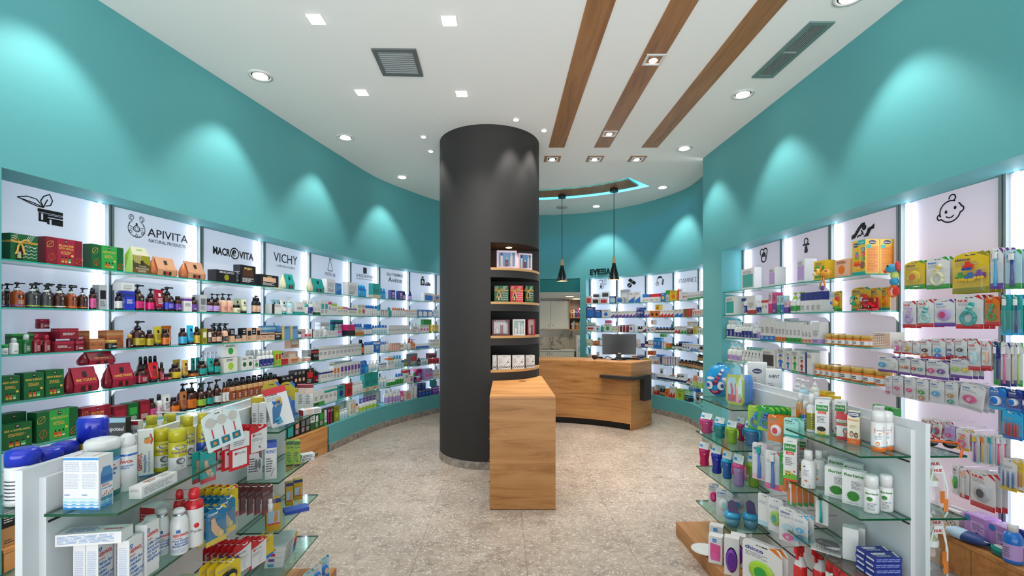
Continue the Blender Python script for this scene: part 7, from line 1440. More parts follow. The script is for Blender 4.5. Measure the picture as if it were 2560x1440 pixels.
ghang(LG, 598, 1086, -1.09, 92, .62, 3, 'white and red sock heel card', base='rd', acc='rd', content='heel', turn=-.35, top='arc', band=0, bl=False)
ghang(LG, 645, 1068, -1.10, 66, .8, 5, 'red edged insole card', base='rd', acc='rd', content='redtop', bl=False, turn=-.35, dy=.022, band=0)
ghang(LG, 573, 1222, -1.12, 82, .62, 4, 'yellow plaster card behind the teal ones', base='ye', acc='rd', content='none', bl=False, turn=-.3)
ghang(LG, 540, 1272, -1.09, 92, .62, 3, 'teal plaster card by the shelf corner', base='0f6f9a', acc='ye', txt='Compeed', tcol='wh', content='foot', cc=('be', 'ye'), turn=-.3, top='arc')
ghang(LG, 565, 1246, -1.10, 95, .58, 6, 'teal plaster card with a foot picture', base='0f6f9a', acc='ye', txt='Compeed', tcol='wh', content='foot', cc=('be', 'lm'), turn=-.25, top='arc', dy=.024)
ghang(LG, 668, 1216, -1.12, 70, .55, 5, 'brown card with a nail care vial', base='5a2a2c', acc='dr', content='vial', turn=-.2, dy=.034, top='arc')
ghang(LG, 605, 1362, -1.10, 72, .75, 6, 'red and white insole card, lower row', base='rd', acc='rd', content='redtop', bl=False, turn=-.3, dy=.024, band=0)
ghang(LG, 645, 1352, -1.10, 66, .75, 4, 'red and white heel card, lower row', base='rd', acc='rd', content='redtop', turn=-.3, dy=.024, bl=False, band=0)
ghang(LG, 570, 1404, -1.07, 70, 1.0, 3, 'yellow half round insole card at the lower front', base='ye', acc='nv', content='oval', cc=('bk', 'ye'), turn=-.35, top='arc', bl=False)
ghang(LG, 668, 1340, -1.14, 60, .7, 2, 'yellow card behind the red heel cards', base='ye', acc='bl', content='none', bl=False, turn=-.2)
# ---- far shelves of the foot care gondola
def bx(px0, px1, py0, py1, z, depth, look, cat='carton', rot=.35, base='wh', acc='bl', t='', tc='3a3d48', lift=0., grp=None, cols=None, name='foot_care_carton', extra_=None):
    def b(w, h):
        def f(m):
            m.rect(-w/2, w/2, h*.86, h, 0, hx(acc)); m.lines(-w*.4, w*.2, h*.6, h*.2, 6, 0, ink(base))
            if t: m.text(t, 0, h*.72, h*.085, 0, hx(tc), w=w*.85, bold=.03)
            if extra_: extra_(m, w, h)
        return pack(name, w, depth, h, base, cols=cols, f=f, l=lambda m: m.lines(-depth*.4, depth*.4, h*.8, h*.1, 7, 0, ink(base)), r=lambda m: (m.rect(-depth/2, depth/2, h*.86, h, 0, hx(acc)), m.text(t, 0, h*.7, h*.1, 0, hx(tc), w=depth*.85, bold=.02) if t else None, m.lines(-depth*.4, depth*.4, h*.6, h*.2, 6, 0, ink(base))))
    return stand(px0, px1, py0, py1, z, b, look, cat, g_rot+rot, grp, lift, 'box')
g_rot = LG.th; zf = LZL[0]
bx(611, 640, 995, 1066, zf, .03, 'mustard and navy hanging carton against the spine board', base='mu', acc='mu', rot=.1, extra_=lambda m, w, h: (m.rect(-w/2, w/2, 0, h*.3, -.0002, '23408e'), m.disc(w*.2, h*.72, w*.2, -.0004, 'e8e8f0', rz=h*.07), m.stroke([(-w*.2, h*.35), (-w*.2, h*.8)], w*.2, -.0004, 'e4e6ea')))
for i, (a, b, c, d) in enumerate(((630, 646, 1010, 1068), (648, 665, 1008, 1070), (667, 679, 1004, 1068), (680, 690, 1004, 1069), (655, 672, 1000, 1052), (676, 690, 1000, 1052))): bx(a, b, c, d, zf, .035, ('white foot cream carton first in the far shelf group', 'white foot cream carton second in the far shelf group', 'white carton with red print third in the far shelf group', 'white carton with blue foot fourth in the far shelf group', 'white foot cream carton in the rear row, board side', 'white foot cream carton in the rear row, aisle side')[i], acc=('wh', 'wh', 'rd', 'bl', 'wh', 'bl')[i], rot=.05, grp='white cartons on the far foot care shelf')
q = gp(712, 1062, zf); o = card(.105, .20, 'wh', 'wh', 'Podia', 'bk', 'none', bl=False, band=0); m = M(); m.rect(-.0525, .0525, -.02, .0138, -.003, 'c8202a'); m.flat([(-.005, -.05), (.02, -.045), (.02, -.08), (-.02, -.165), (-.045, -.165), (-.03, -.09)], -.0034, '2a6a9a'); m.flat([(-.008, -.05), (.02, -.045), (.022, -.075), (-.012, -.08)], -.0036, 'c9a41c'); m.disc(.005, -.066, .009, -.004, '23408e'); add_kid(o, m.build('product')); m = M(); [m.tube([(-.028+.003*k, -.012, -.150-.018*k), (-.003+.003*k, -.012, -.144-.018*k)], .007, 10, '3aa0c8') for k in range(2)]; add_kid(o, m.build('rollers')); put(o, (q.x-.03, q.y-.05, zf+.19), (math.radians(-10), math.radians(-14), .45), 'white and red card with a blue roller leaning on the far shelf', 'blister card')
for i, (a, b, c, d, lb) in enumerate(((640, 680, 955, 1052, 'clear bubble pack with blue and mustard insole at the back'), (700, 736, 955, 1048, 'clear bubble pack with mustard insole behind the leaning card'))): stand(a, b, c, d, zf, lambda w, h: card(w, h, 'mu', 'bl', '', 'wh', 'oval', ('bl', 'nv'), top='arc', band=.5), lb, 'blister card', g_rot+.2, None, 0., 'box')
bx(716, 744, 972, 1040, zf, .01, 'blue and white card with bare feet on the far shelf', base='cfe4f0', acc='mu', rot=.2, extra_=lambda m, w, h: (m.flat([(-.1*w, .05*h), (.3*w, .05*h), (.32*w, .2*h), (.1*w, .55*h), (0, .55*h)], -.0003, 'c98a66'), m.rect(-w/2, w/2, 0, h*.12, -.0004, '2a7ac0')))
for i, (a, b) in enumerate(((744, 762), (763, 782))): bx(a, b, 962, 1022, zf, .035, ('white and rose carton leaning behind the lying one', 'white and rose carton at the aisle end of the far shelf')[i], acc='dr', rot=.3, cols={'t': 'a02a3a'}, extra_=lambda m, w, h: m.rect(-w/2, w/2, h*.62, h*.84, -.0002, 'e8c0b4'))
q = gp(765, 1040, zf); put(pack('foot_care_carton', .12, .042, .032, 'f2ece8', cols={'l': 'a02030'}, f=lambda m: (m.rect(-.03, .0, 0, .032, 0, 'e8c0b4'), m.lines(.01, .055, .028, .006, 4, 0, '8a6a6a')), t=lambda m: m.rect(-.03, .0, 0, .042, 0, 'e8c0b4')), (q.x+.02, q.y+.04, zf+.0012), g_rot+1.0, 'white and rose carton with a red end lying on the far shelf', 'carton')
bx(620, 654, 1108, 1200, LZL[1], .05, 'grey insole carton with walking feet, second far shelf', base='lg', acc='dg', rot=.5, t='CE', extra_=lambda m, w, h: (m.disc(w*.1, h*.42, w*.1, -.0004, '6d7074', rz=h*.14), m.disc(w*.3, h*.42, w*.1, -.0004, '6d7074', rz=h*.14), m.flat([(w*.2, h*.9), (w*.45, h*.9), (w*.45, h*.55), (w*.3, h*.6)], -.0005, '7a3a34')))
bx(664, 690, 1108, 1199, LZL[1], .07, 'white and blue bunion aid carton on the second far shelf', base='f2f0ec', acc='2a4ab0', rot=.45, t='PROPAST', tc='1f4fa8', cols={'t': '2a4ab0'}, extra_=lambda m, w, h: m.stroke([(0, h*.1), (w*.3, h*.3)], w*.14, -.0004, 'b8aca8'))
for i, (a, b, c, d) in enumerate(((716, 733, 1104, 1166), (736, 750, 1104, 1165), (716, 730, 1102, 1150), (736, 748, 1102, 1150))): bx(a, b, c, d, LZL[1], .036, ('green tea tree carton in front beside the bunion aid box', 'green tea tree carton in front at the aisle side', 'green tea tree carton behind, beside the bunion aid box', 'green tea tree carton behind at the aisle side')[i], base='8fae2a', acc='1d5a2a', rot=.4, t='Tea Tree', tc='1d4a1a', grp='green tea tree cartons', extra_=lambda m, w, h: (m.rect(-w/2, w/2, 0, h*.06, -.0003, '14341a'), m.disc(0, h*.2, w*.22, -.0004, '3f8a2a')))
for i in range(2): q = gp(768, 1150-9*i, LZL[1]+.022*i); put(M().box(-.035, .035, -.025, .025, 0, .018, 'f2f0ea').lines(-.03, .03, .016, .002, 2, -.0255, '3a3d48').build('plaster_pack'), (q.x, q.y, LZL[1]+.0012+.020*i), g_rot+.5+.2*i, ('small white pack lying on the second far shelf', 'small white pack stacked slanted on the other one')[i], 'pack')
for i, (a, b, c, d, zz) in enumerate(((668, 700, 1248, 1328, LZL[2]), (716, 732, 1208, 1265, LZL[2]), (736, 756, 1200, 1250, LZL[2]))): bx(a, b, c, d, zz, .04, ('mustard and navy big toe pad carton at the front of the third far shelf', 'mustard and navy pad carton in the middle of the third far shelf', 'mustard and navy pad carton at the far end of the third shelf')[i], base='c79a1c', acc='23306a', rot=.6, grp='mustard pad cartons', extra_=lambda m, w, h: (m.rect(-w*.42, w*.42, h*.25, h*.62, -.0003, '9fc0d8'), m.flat([(w*.0, h*.28), (w*.3, h*.28), (w*.3, h*.6), (w*.1, h*.6)], -.0005, 'd8883a'), m.rect(-w*.42, w*.42, h*.2, h*.245, -.0004, 'd8352c')))
q = gp(740, 1278, LZL[2]); put(M().box(-.06, .06, -.035, .035, 0, .02, '2a4ab0', cols={'t': '4a6ac8'}).build('pad_pack'), (q.x, q.y, LZL[2]+.0012), g_rot+.6, 'flat blue pad pack lying on the third far shelf', 'pack')
for i in range(4): put(pack('insole_box', .20, .09, .026, 'f2f2ee', f=lambda m: (m.rect(.05, .10, 0, .026, 0, ('3aa0c0', '6a4a9a', 'c8202a', 'd9b13c')[i]), m.lines(-.08, .03, .022, .004, 2, 0, '3a3d48')), l=lambda m: m.rect(-.03, .0, .006, .02, 0, ('3aa0c0', '6a4a9a', 'c8202a', 'd9b13c')[i])), (-1.21+.004*i, 2.50, LZL[3]+.0012+.0272*i), g_rot+Q+.1, f'long white insole box, {("bottom", "second", "third", "top")[i]} of the stack on the lowest far shelf', 'carton', 'stacked insole boxes')
for i in range(5): put(card(.085, .13, ('lb', 'cr', 'lb', 'wh', 'lb')[i], ('te', 'mu', 'te', 'mu', 'bl')[i], '', 'wh', 'oval', ('bl', 'be'), bl=False), (-1.145+.012*i, 2.38+.075*i, .10+.1224), g_rot+Q-.35, f'{od(i)} pale insole sachet along the oak plinth of the foot care gondola', 'sachet', 'insole sachets') if i < 5 else None
# ================================================================ goods on the baby gondola
g_rot = RG.th; ZR = LZR
def rp(px0, px1, py0, py1, z, look, rot=-.8, depth=None, base='f2f0ea', f=None, r=None, t=None, grp=None, cat='carton', name='lice_remedy_carton', cols=None, lift=0.):
    def b(w, h): d = depth or w; return pack(name, w, d, h, base, cols=cols, f=lambda m: f(m, w, h) if f else None, r=lambda m: r(m, d, h) if r else m.lines(-d*.4, d*.4, h*.8, h*.12, 9, 0, '9a9ca4'), t=lambda m: t(m, w, d) if t else None)
    return stand(px0, px1, py0, py1, z, b, look, cat, g_rot+rot, grp, lift, 'box')
def lice(t, sub, sc_, pic):
    def f(m, w, h):
        m.lines(-w*.2, w*.2, h*.95, h*.92, 1, 0, '3a3d40'); m.rect(-w*.42, w*.42, h*.70, h*.87, 0, '2f8a3a'); m.text(t, 0, h*.77, h*.06, -.0003, 'f4f4f0', w=w*.7, bold=.02); m.rect(-w*.3, w*.3, h*.62, h*.69, 0, 'd83a2a'); m.text(sub, 0, h*.635, h*.04, -.0003, 'f4f4f0', w=w*.4)
        m.lines(-w*.35, w*.3, h*.56, h*.36, 5, 0, '5a5d64'); m.rect(-w/2, w/2, 0, h*.045, 0, '3f9a3a' if pic == 'h' else 'd84a2a')
        if pic == 'h': m.disc(-w*.05, h*.10, w*.3, 0, 'e8b04a', rz=h*.09); m.disc(-w*.05, h*.19, w*.32, -.0002, '1c1512', rz=h*.07); [m.disc(-w*.15+w*.2*k, h*.11, w*.05, -.0004, 'f8f8f4') for k in range(2)]
        else: m.flat([(-w/2, h*.045), (w/2, h*.045), (w/2, h*.16), (0, h*.2), (-w/2, h*.1)], -.0001, '6aaa3a'); m.rect(-w*.4, w*.1, h*.15, h*.24, -.0003, 'e8b81c'); m.rect(-w*.3, w*.02, h*.19, h*.225, -.0005, '5a8ab0'); [m.disc(-w*.28+w*.25*k, h*.15, w*.06, -.0005, '2a2a2c') for k in range(2)]; m.disc(w*.3, h*.24, w*.08, -.0003, 'd8302a')
    return f
def lside(m, d, h):
    m.rect(-d*.22, d*.22, h*.86, h*.94, 0, '2f8a3a'); m.rect(-d*.22, d*.22, h*.83, h*.86, 0, 'd83a2a'); m.lines(-d*.4, d*.36, h*.8, h*.68, 3, 0, '8a9a8a'); m.rect(-d*.42, d*.42, h*.62, h*.645, 0, 'd8402a'); m.lines(-d*.4, d*.36, h*.58, h*.45, 4, 0, '8a8d94'); m.rect(-d*.42, d*.42, h*.35, h*.37, 0, 'd8402a'); m.lines(-d*.4, d*.36, h*.32, h*.06, 7, 0, '9a9da4')
rp(2040, 2070, 1002, 1090, ZR[0], 'white and green lice lotion carton at the front of its row', f=lice('Lice Rep', 'Lotion', 0, 'h'), r=lside, grp='lice lotion cartons', depth=.045)
c0 = Vector(gp(2084, 1098, ZR[0]))
for k in range(2): o = pack('lice_remedy_carton', .050, .045, .172, 'f2f0ea', f=lambda m: lice('Lice Rep', 'Lotion', 0, 'h')(m, .05, .172), r=lambda m: lside(m, .045, .172)); put(o, (c0.x+.045+.037*k, c0.y+.13-.07*k, ZR[0]+.0012), g_rot-.8, f'white and green lice lotion carton, {od(k+1)} in the row behind the red carton', 'carton', 'lice lotion cartons')
rp(2094, 2120, 1038, 1100, ZR[0], 'red carton with a smiling girl on the lice shelf', base='c81c2a', depth=.04, rot=-.7, f=lambda m, w, h: (m.rect(-w/2, w/2, h*.70, h*.8, 0, 'f0f0ec'), m.text('BIOSTOP', 0, h*.72, h*.06, -.0003, '2a7a3a', w=w*.7, bold=.03), m.flat([(-w/2, h*.66), (w/2, h*.58), (w/2, h*.64), (-w/2, h*.71)], 0, '2f8a3a'), m.rect(-w/2, w/2, h*.12, h*.56, 0, 'f2ece8'), m.disc(w*.2, h*.36, w*.2, -.0002, '6a4030', rz=h*.14), m.disc(w*.2, h*.36, w*.12, -.0004, 'd8a888', rz=h*.08), m.disc(w*.2, h*.45, w*.17, -.0005, '7a8aa0', rz=h*.05), m.flat([(w*.02, h*.12), (w*.42, h*.12), (w*.32, h*.27), (w*.1, h*.27)], -.0003, 'b06a5a')))
rp(2121, 2146, 1031, 1112, ZR[0], 'peach and orange lice prevention carton at the shelf front', base='f4d4b8', depth=.05, f=lambda m, w, h: (m.flat([(-w/2, h), (w/2, h), (w/2, h*.88), (0, h*.83), (-w/2, h*.9)], 0, '2a2a5a'), m.rect(-w*.4, w*.4, h*.89, h*.97, -.0002, 'f0f0f4'), m.text('PARANIX', 0, h*.905, h*.045, -.0004, '2a2a5a', w=w*.7, bold=.03), m.text('Prevent', 0, h*.72, h*.075, -.0002, 'd8661c', w=w*.8, bold=.02), m.lines(-w*.3, w*.3, h*.6, h*.5, 3, 0, 'b07a5a'), m.rect(-w/2, w/2, 0, h*.18, 0, 'e0661c'), m.disc(-w*.15, h*.32, w*.17, -.0003, '3a2820', rz=h*.09), m.disc(-w*.15, h*.31, w*.12, -.0004, 'd8a080', rz=h*.065), m.disc(w*.22, h*.29, w*.17, -.0005, '2a1a16', rz=h*.09), m.disc(w*.22, h*.28, w*.12, -.0006, 'b07a5c', rz=h*.06), m.text('100 ml', 0, h*.06, h*.04, -.0003, 'f8e8d8', w=w*.4)),
   r=lambda m, d, h: (m.rect(-d*.42, d*.42, h*.89, h*.97, 0, 'f0f0f4'), m.text('PARANIX', 0, h*.905, h*.04, -.0003, '2a2a5a', w=d*.66, bold=.03), m.text('Prevent', 0, h*.74, h*.05, 0, 'd8661c', w=d*.6, bold=.02), m.lines(-d*.38, d*.38, h*.68, h*.24, 11, 0, 'd09a7a'), m.rect(-d/2, d/2, 0, h*.18, 0, 'e0661c')))
rp(2186, 2206, 1018, 1075, ZR[0], 'white and green lice carton behind the two body lotion bottles', f=lambda m, w, h: lice('Lice Free', 'Gel', 0, 'b')(m, w, h), r=lside, depth=.05)
def lotion(w, h):
    r = w/2; m = M(); m.lathe([(r*.95, 0, 'e0702a'), (r, h*.02, 'e0702a'), (r, h*.12, '2a9aa8'), (r, h*.14, 'f2f1ee'), (r, h*.68, 'f2f1ee'), (r*.92, h*.72, 'f2f1ee')], 26, sy=.8); o = m.build('body_lotion_bottle'); q = M(); q.lathe([(r*.9, h*.72, 'e2e4e2'), (r*.92, h*.94, 'e2e4e2'), (r*.78, h*.985, 'e2e4e2'), (r*.5, h, 'e2e4e2')], 22, mt='G', sy=.85); add_kid(o, q.build('cap')); q = M(); A = -.3
    i = len(q.v); q.stroke([(-r*.6, h*.58), (r*.6, h*.60), (r*.62, h*.48), (r*.2, h*.46), (0, h*.42), (-r*.05, h*.46), (-r*.6, h*.46), (-r*.6, h*.58)], r*.1, 0, 'e0702a'); q.text('PHARMASEPT', 0, h*.51, h*.03, 0, '2a3a5a', w=r*1.0); q.lines(-r*.6, r*.5, h*.40, h*.30, 3, 0, '6a9aa8'); q.disc(-r*.2, h*.2, r*.26, 0, 'd8602a', rz=h*.05); q.disc(-r*.2, h*.2, r*.17, -.0003, 'f0d0a0', rz=h*.032); q.disc(r*.4, h*.2, r*.12, 0, 'd8eaf0', rz=h*.025)
    q.v[i:] = [(r*1.015*math.sin(x/r+A), -r*.8*1.015*math.cos(x/r+A), z) for x, _, z in q.v[i:]]; add_kid(o, q.build('label_print')); return o
for a, b, c, d, lb in ((2180, 2213, 1029, 1132, 'white body lotion bottle with an orange base, aisle side of the pair'), (2214, 2245, 1030, 1128, 'white body lotion bottle with an orange base, board side of the pair')): stand(a, b, c, d, ZR[0], lotion, lb, 'bottle', g_rot-.2, 'body lotion bottles')
def repel(c1, c2, sticker):
    def f(w, h):
        o = mk_spray(w, w, h, (c1, c2, 'wh'), '0', '', False, 'repellent_spray')
        if sticker: q = M(); q.disc(0, h*.2, w*.42, -w*.53, '3f9a3a', rz=h*.14); q.text('AGEO', 0, h*.18, h*.05, -w*.535, 'e8f0e0', w=w*.5, bold=.02); add_kid(o, q.build('sticker'))
        return o
    return f
for a, b, c, d, c1, c2, sk, lb in ((1992, 2012, 984, 1066, 'tn', 'or', 1, 'repellent spray with an orange label and green sticker'), (2005, 2020, 1004, 1072, 'tn', 'bl', 0, 'repellent spray with a blue label'), (2018, 2040, 986, 1082, 'wh', 'ol', 0, 'white spray bottle with a green and brown label beside the lice cartons'), (2030, 2046, 982, 1052, 'wh', 'wh', 0, 'plain white spray bottle behind the lice cartons')): stand(a, b, c, d, ZR[0], repel(c1, c2, sk), lb, 'spray bottle', g_rot-.5, 'repellent sprays')
# second shelf, near end
rp(1960, 1990, 1097, 1203, ZR[1], 'white lice gel carton with a school bus picture', f=lice('Lice Free', 'Gel', 0, 'b'), r=lside, depth=.05, grp='lice gel cartons')
c1 = Vector(gp(2014, 1208, ZR[1]))
for k in range(2): put(pack('lice_remedy_carton', .052, .05, .182, 'f2f0ea', f=lambda m: lice('Lice Free', 'Gel', 0, 'b')(m, .052, .182), r=lambda m: lside(m, .05, .182)), (c1.x+.06+.04*k, c1.y+.27-.075*k, ZR[1]+.0012), g_rot-.8, f'white lice gel carton, {od(k+1)} behind the white capped shampoo bottles', 'carton', 'lice gel cartons')
def shampoo(w, h): r = w/2; m = M(); m.lathe([(r*.95, 0, 'f2f2f2'), (r, h*.02, 'f2f2f2'), (r, h*.66, 'f2f2f2'), (r*.8, h*.73, 'f2f2f2'), (r*.55, h*.75, 'f2f2f2')], 24, sy=.7); o = m.build('shampoo_bottle'); q = M(); q.lathe([(r*.6, h*.75, 'f6f6f6'), (r*.58, h*.99, 'f6f6f6'), (r*.5, h, 'f6f6f6')], 20, sy=.9); add_kid(o, q.build('cap')); q = M(); i = 0; q.lines(-r*.5, r*.4, h*.5, h*.32, 5, 0, '8a94a0'); q.fdisc(-r*.35, h*.58, r*.16, 0, '1a1a2a', rz=h*.02); q.rect(-r*.5, r*.4, h*.05, h*.09, 0, '2a4a9a'); q.fdisc(-r*.1, h*.2, r*.25, 0, 'c9854a', rz=h*.03); q.v = [(r*1.015*math.sin(x/r-.3), -r*.72*math.cos(x/r-.3), z) for x, _, z in q.v]; add_kid(o, q.build('label_print')); return o
for a, b, c, d, lb in ((2005, 2037, 1130, 1224, 'white shampoo bottle at the front beside the bus carton'), (2034, 2060, 1130, 1218, 'white shampoo bottle, second beside the bus carton'), (2054, 2076, 1130, 1204, 'white shampoo bottle, third from the bus carton'), (2072, 2092, 1127, 1192, 'white shampoo bottle, fourth from the bus carton'), (2090, 2112, 1126, 1186, 'white shampoo bottle against the spine board')): stand(a, b, c, d, ZR[1], shampoo, lb, 'bottle', g_rot-.5, 'white shampoo bottles')
def fler(m, w, h): m.text('fleriana', 0, h*.82, h*.085, 0, '2f7a2a', w=w*.86, bold=.03); m.lines(-w*.1, w*.36, h*.7, h*.46, 6, 0, '6a6d70'); m.disc(-w*.02, h*.26, w*.26, 0, '2f7a24', rz=h*.14); [m.stroke([(-w*.02+w*.22*math.cos(k), h*.26+h*.12*math.sin(k)), (-w*.02+w*.31*math.cos(k+.1), h*.26+h*.165*math.sin(k+.1))], w*.02, 0, '3f8a2c') for k in [j*.35 for j in range(18)]]; m.lines(-w*.3, w*.3, h*.08, h*.04, 1, 0, '9a9ca0')
for i, (x, y, lb) in enumerate(((2092, 1254, 'white repellent carton with a green fuzzy ball, front at the bottle side'), (2136, 1272, 'white repellent carton with a green fuzzy ball, nearest the slim bottles'))): rp(x-26, x+26 if i == 0 else x+22, (1170, 1178)[i], y-8, ZR[1], lb, f=fler, depth=.04, rot=-.85, name='repellent_carton', grp='green ball cartons', base='f3f1e8')
c2 = Vector(gp(2135, 1254, ZR[1]))
for k in range(2): put(pack('repellent_carton', .075, .04, .15, 'f3f1e8', f=lambda m: fler(m, .075, .15), t=lambda m: m.lines(-.02, .02, .022, .016, 1, 0, '6a6d70')), (c2.x+.028+.034*k, c2.y+.15-.085*k, ZR[1]+.0012), g_rot-.85, f'white repellent carton, {od(k)} of the rear row by the spine board', 'carton', 'green ball cartons')
def flerb(w, h): r = w/2; m = M(); m.lathe([(r*.95, 0, 'f0f0ee'), (r, h*.02, 'f0f0ee'), (r, h*.62, 'f0f0ee'), (r*.9, h*.66, 'f0f0ee')], 26, sy=.8); o = m.build('repellent_bottle'); q = M(); q.lathe([(r*.88, h*.66, 'dfe2e0'), (r*.9, h*.94, 'dfe2e0'), (r*.75, h, 'dfe2e0')], 22, sy=.85); add_kid(o, q.build('cap')); q = M(); q.text('fleriana', 0, h*.50, h*.055, 0, '2f7a2a', w=w*.9, bold=.03); q.fdisc(-r*.3, h*.38, r*.4, 0, '2f7a24', rz=h*.06); q.lines(-r*.6, r*.5, h*.28, h*.08, 6, 0, '6a6d74'); q.fdisc(r*.5, h*.26, r*.14, 0, '8aa0d0', rz=h*.02); q.v = [(r*1.015*math.sin(x/r-.25), -r*.82*math.cos(x/r-.25), z) for x, _, z in q.v]; add_kid(o, q.build('label_print')); return o
for a, b, c, d, lb in ((2162, 2195, 1192, 1286, 'slim white repellent bottle at the front of three'), (2200, 2230, 1190, 1282, 'slim white repellent bottle in the middle of three'), (2240, 2262, 1190, 1278, 'slim white repellent bottle next to the board edge')): stand(a, b, c, d, ZR[1], flerb, lb, 'bottle', g_rot-.3, 'slim repellent bottles')
rp(2066, 2090, 1150, 1190, ZR[1], 'small purple carton between the shampoo bottles and the green ball cartons', base='8a3a8a', depth=.04, cols={'t': '6a2a7a'}, lift=.0)
# third shelf, near end
for i, (a, b, c, d) in enumerate(((2110, 2142, 1322, 1402), (2146, 2172, 1320, 1388))): rp(a, b, c, d, ZR[2], ('plain white carton on the third shelf, aisle side', 'plain white carton on the third shelf, board side')[i], base='eceeec', depth=.05, rot=-.7, r=lambda m, d_, h: None, grp='plain white cartons')
for k in range(4):
    for j in range(2): put(pack('navy_carton', .115, .05, .022, '1f2f8a', f=lambda m: (m.lines(-.05, .05, .018, .004, 2, 0, '9aa8d8', .05)), l=lambda m: m.rect(-.02, .02, .004, .012, 0, 'c8d0f0'), t=lambda m: (m.lines(-.045, .02, .042, .022, 2, 0, 'f0f0f4', .2, .8), m.lines(-.04, .025, .02, .008, 2, 0, 'd8dcf0', .2), m.stroke([(.045, .005), (.055, .045)], .008, 0, 'd8dcf0'))), (1.565+.003*(k % 2), 1.915+.053*j, ZR[2]+.0012+.0232*k), g_rot, f'navy and white flat carton, {("lowest", "second", "third", "topmost")[k]} of the {("front", "rear")[j]} stack', 'carton', 'stacked navy cartons')
def brushpack(s=1): m = M(); m.box(-.06, .06, 0, .07, 0, .004, 'd8d4d0'); m.blob((0, .035, .035), .05, .026, .016, '18181a'); m.blob((.02, .03, .026), .035, .02, .01, 'b8b8ba'); [m.tube([(-.04+.009*k, .03+.01*(k % 2), .022), (-.04+.009*k, .03+.01*(k % 2), .005)], .0012, 4, '1a1a1c') for k in range(10)]; o = m.build('hairbrush_pack'); q = M(); q.box(-.06, .06, .0, .07, .0045, .06, 'ffffff', 'C'); add_kid(o, q.build('clear_box')); return o
q = gp(2064, 1384, ZR[2]); put(brushpack(), (q.x, q.y, ZR[2]+.0012), g_rot-.8, 'clear pack with a black and silver hairbrush on the third shelf', 'brush pack')
for k in range(9):
    x = 1.60-.062*(k % 3)+.012*(k//3); y = 2.02+.066*(k//3)
    put(mk_aero(.056, .056, .238, ('wh', 'rd', 'rd'), '0', '', False, 'sanitizer_bottle'), (x, y, ZR[3]+.0012), g_rot-.5, f'red capped white bottle, {od(k % 3)} from the board in the {("front", "middle", "rear")[k//3]} row', 'bottle', 'red capped bottles')
def trig(c):
    def b(w, h): r = w/2; m = M(); m.lathe([(r*.95, 0, hx('wh')), (r, h*.02, 'd83030'), (r, h*.5, 'f0eeec'), (r*.5, h*.7, 'f0eeec'), (r*.4, h*.75, 'f0eeec')], 20); o = m.build('trigger_spray'); q = M(); q.lathe([(r*.45, h*.75, 'd0242a'), (r*.4, h*.84, 'd0242a')], 14); q.box(-r*1.2, r*.6, -r*.25, r*.25, h*.84, h, 'd0242a', 'G'); q.box(-r*.9, -r*.6, -r*.15, r*.15, h*.66, h*.84, 'd0242a', 'G'); add_kid(o, q.build('trigger')); return o
    return b
put(trig(0)(.07, .2), (1.545, 2.30, ZR[3]+.0012), g_rot, 'red trigger spray bottle behind the red capped bottles', 'spray bottle'); put(trig(0)(.06, .18), (1.48, 2.36, ZR[3]+.0012), g_rot+.3, 'red trigger spray bottle at the aisle edge of the lowest shelf', 'spray bottle')
# cup end
def cup(c, ring, lid, handles):
    def b(w, h):
        r = w*.40; m = M(); m.lathe([(r*.80, 0, hx(c), 'T'), (r*.92, h*.05, hx(c), 'T'), (r*.78, h*.24, hx(c), 'T'), (r*.95, h*.44, hx(c), 'T'), (r, h*.55, hx(c), 'T')], 22); o = m.build('baby_cup'); q = M(); q.lathe([(r*1.04, h*.55, hx(ring)), (r*1.06, h*.63, hx(ring)), (r*.9, h*.65, hx(ring)), (r*.6, h*.72, hx(lid)), (r*.3, h*.82, hx(lid)), (r*.26, h*.88, hx(lid))], 22); add_kid(o, q.build('spout_lid'))
        if handles:
            for sg in (-1, 1): q = M(); ca, sa = math.cos(.75), -math.sin(.75); q.tube([(sg*r*k_*ca, sg*r*k_*sa, h*z_) for k_, z_ in ((1.0, .60), (1.45, .57), (1.55, .40), (1.45, .26))], r*.16, 8, hx(ring)); add_kid(o, q.build('handle'))
        q = M(); q.lathe([(r*1.0, h*.655, 'f4f8fa', 'C'), (r*.8, h*.85, 'f4f8fa', 'C'), (r*.4, h*.95, 'f4f8fa', 'C')], 18, cap=False); add_kid(o, q.build('dome_cover'))
        q = M(); q.face([(-r*.9, -r*1.0, h*.72), (r*.7, -r*1.12, h*.67), (r*.9, -r*.3, h*.90), (-r*.7, -r*.2, h*.95)], 'eef2f6'); q.face([(-r*.78, -r*.86, h*.79), (-r*.3, -r*.9, h*.775), (-r*.25, -r*.66, h*.845), (-r*.72, -r*.6, h*.86)], '2a86d0'); add_kid(o, q.build('hang_label')); return o
    return b
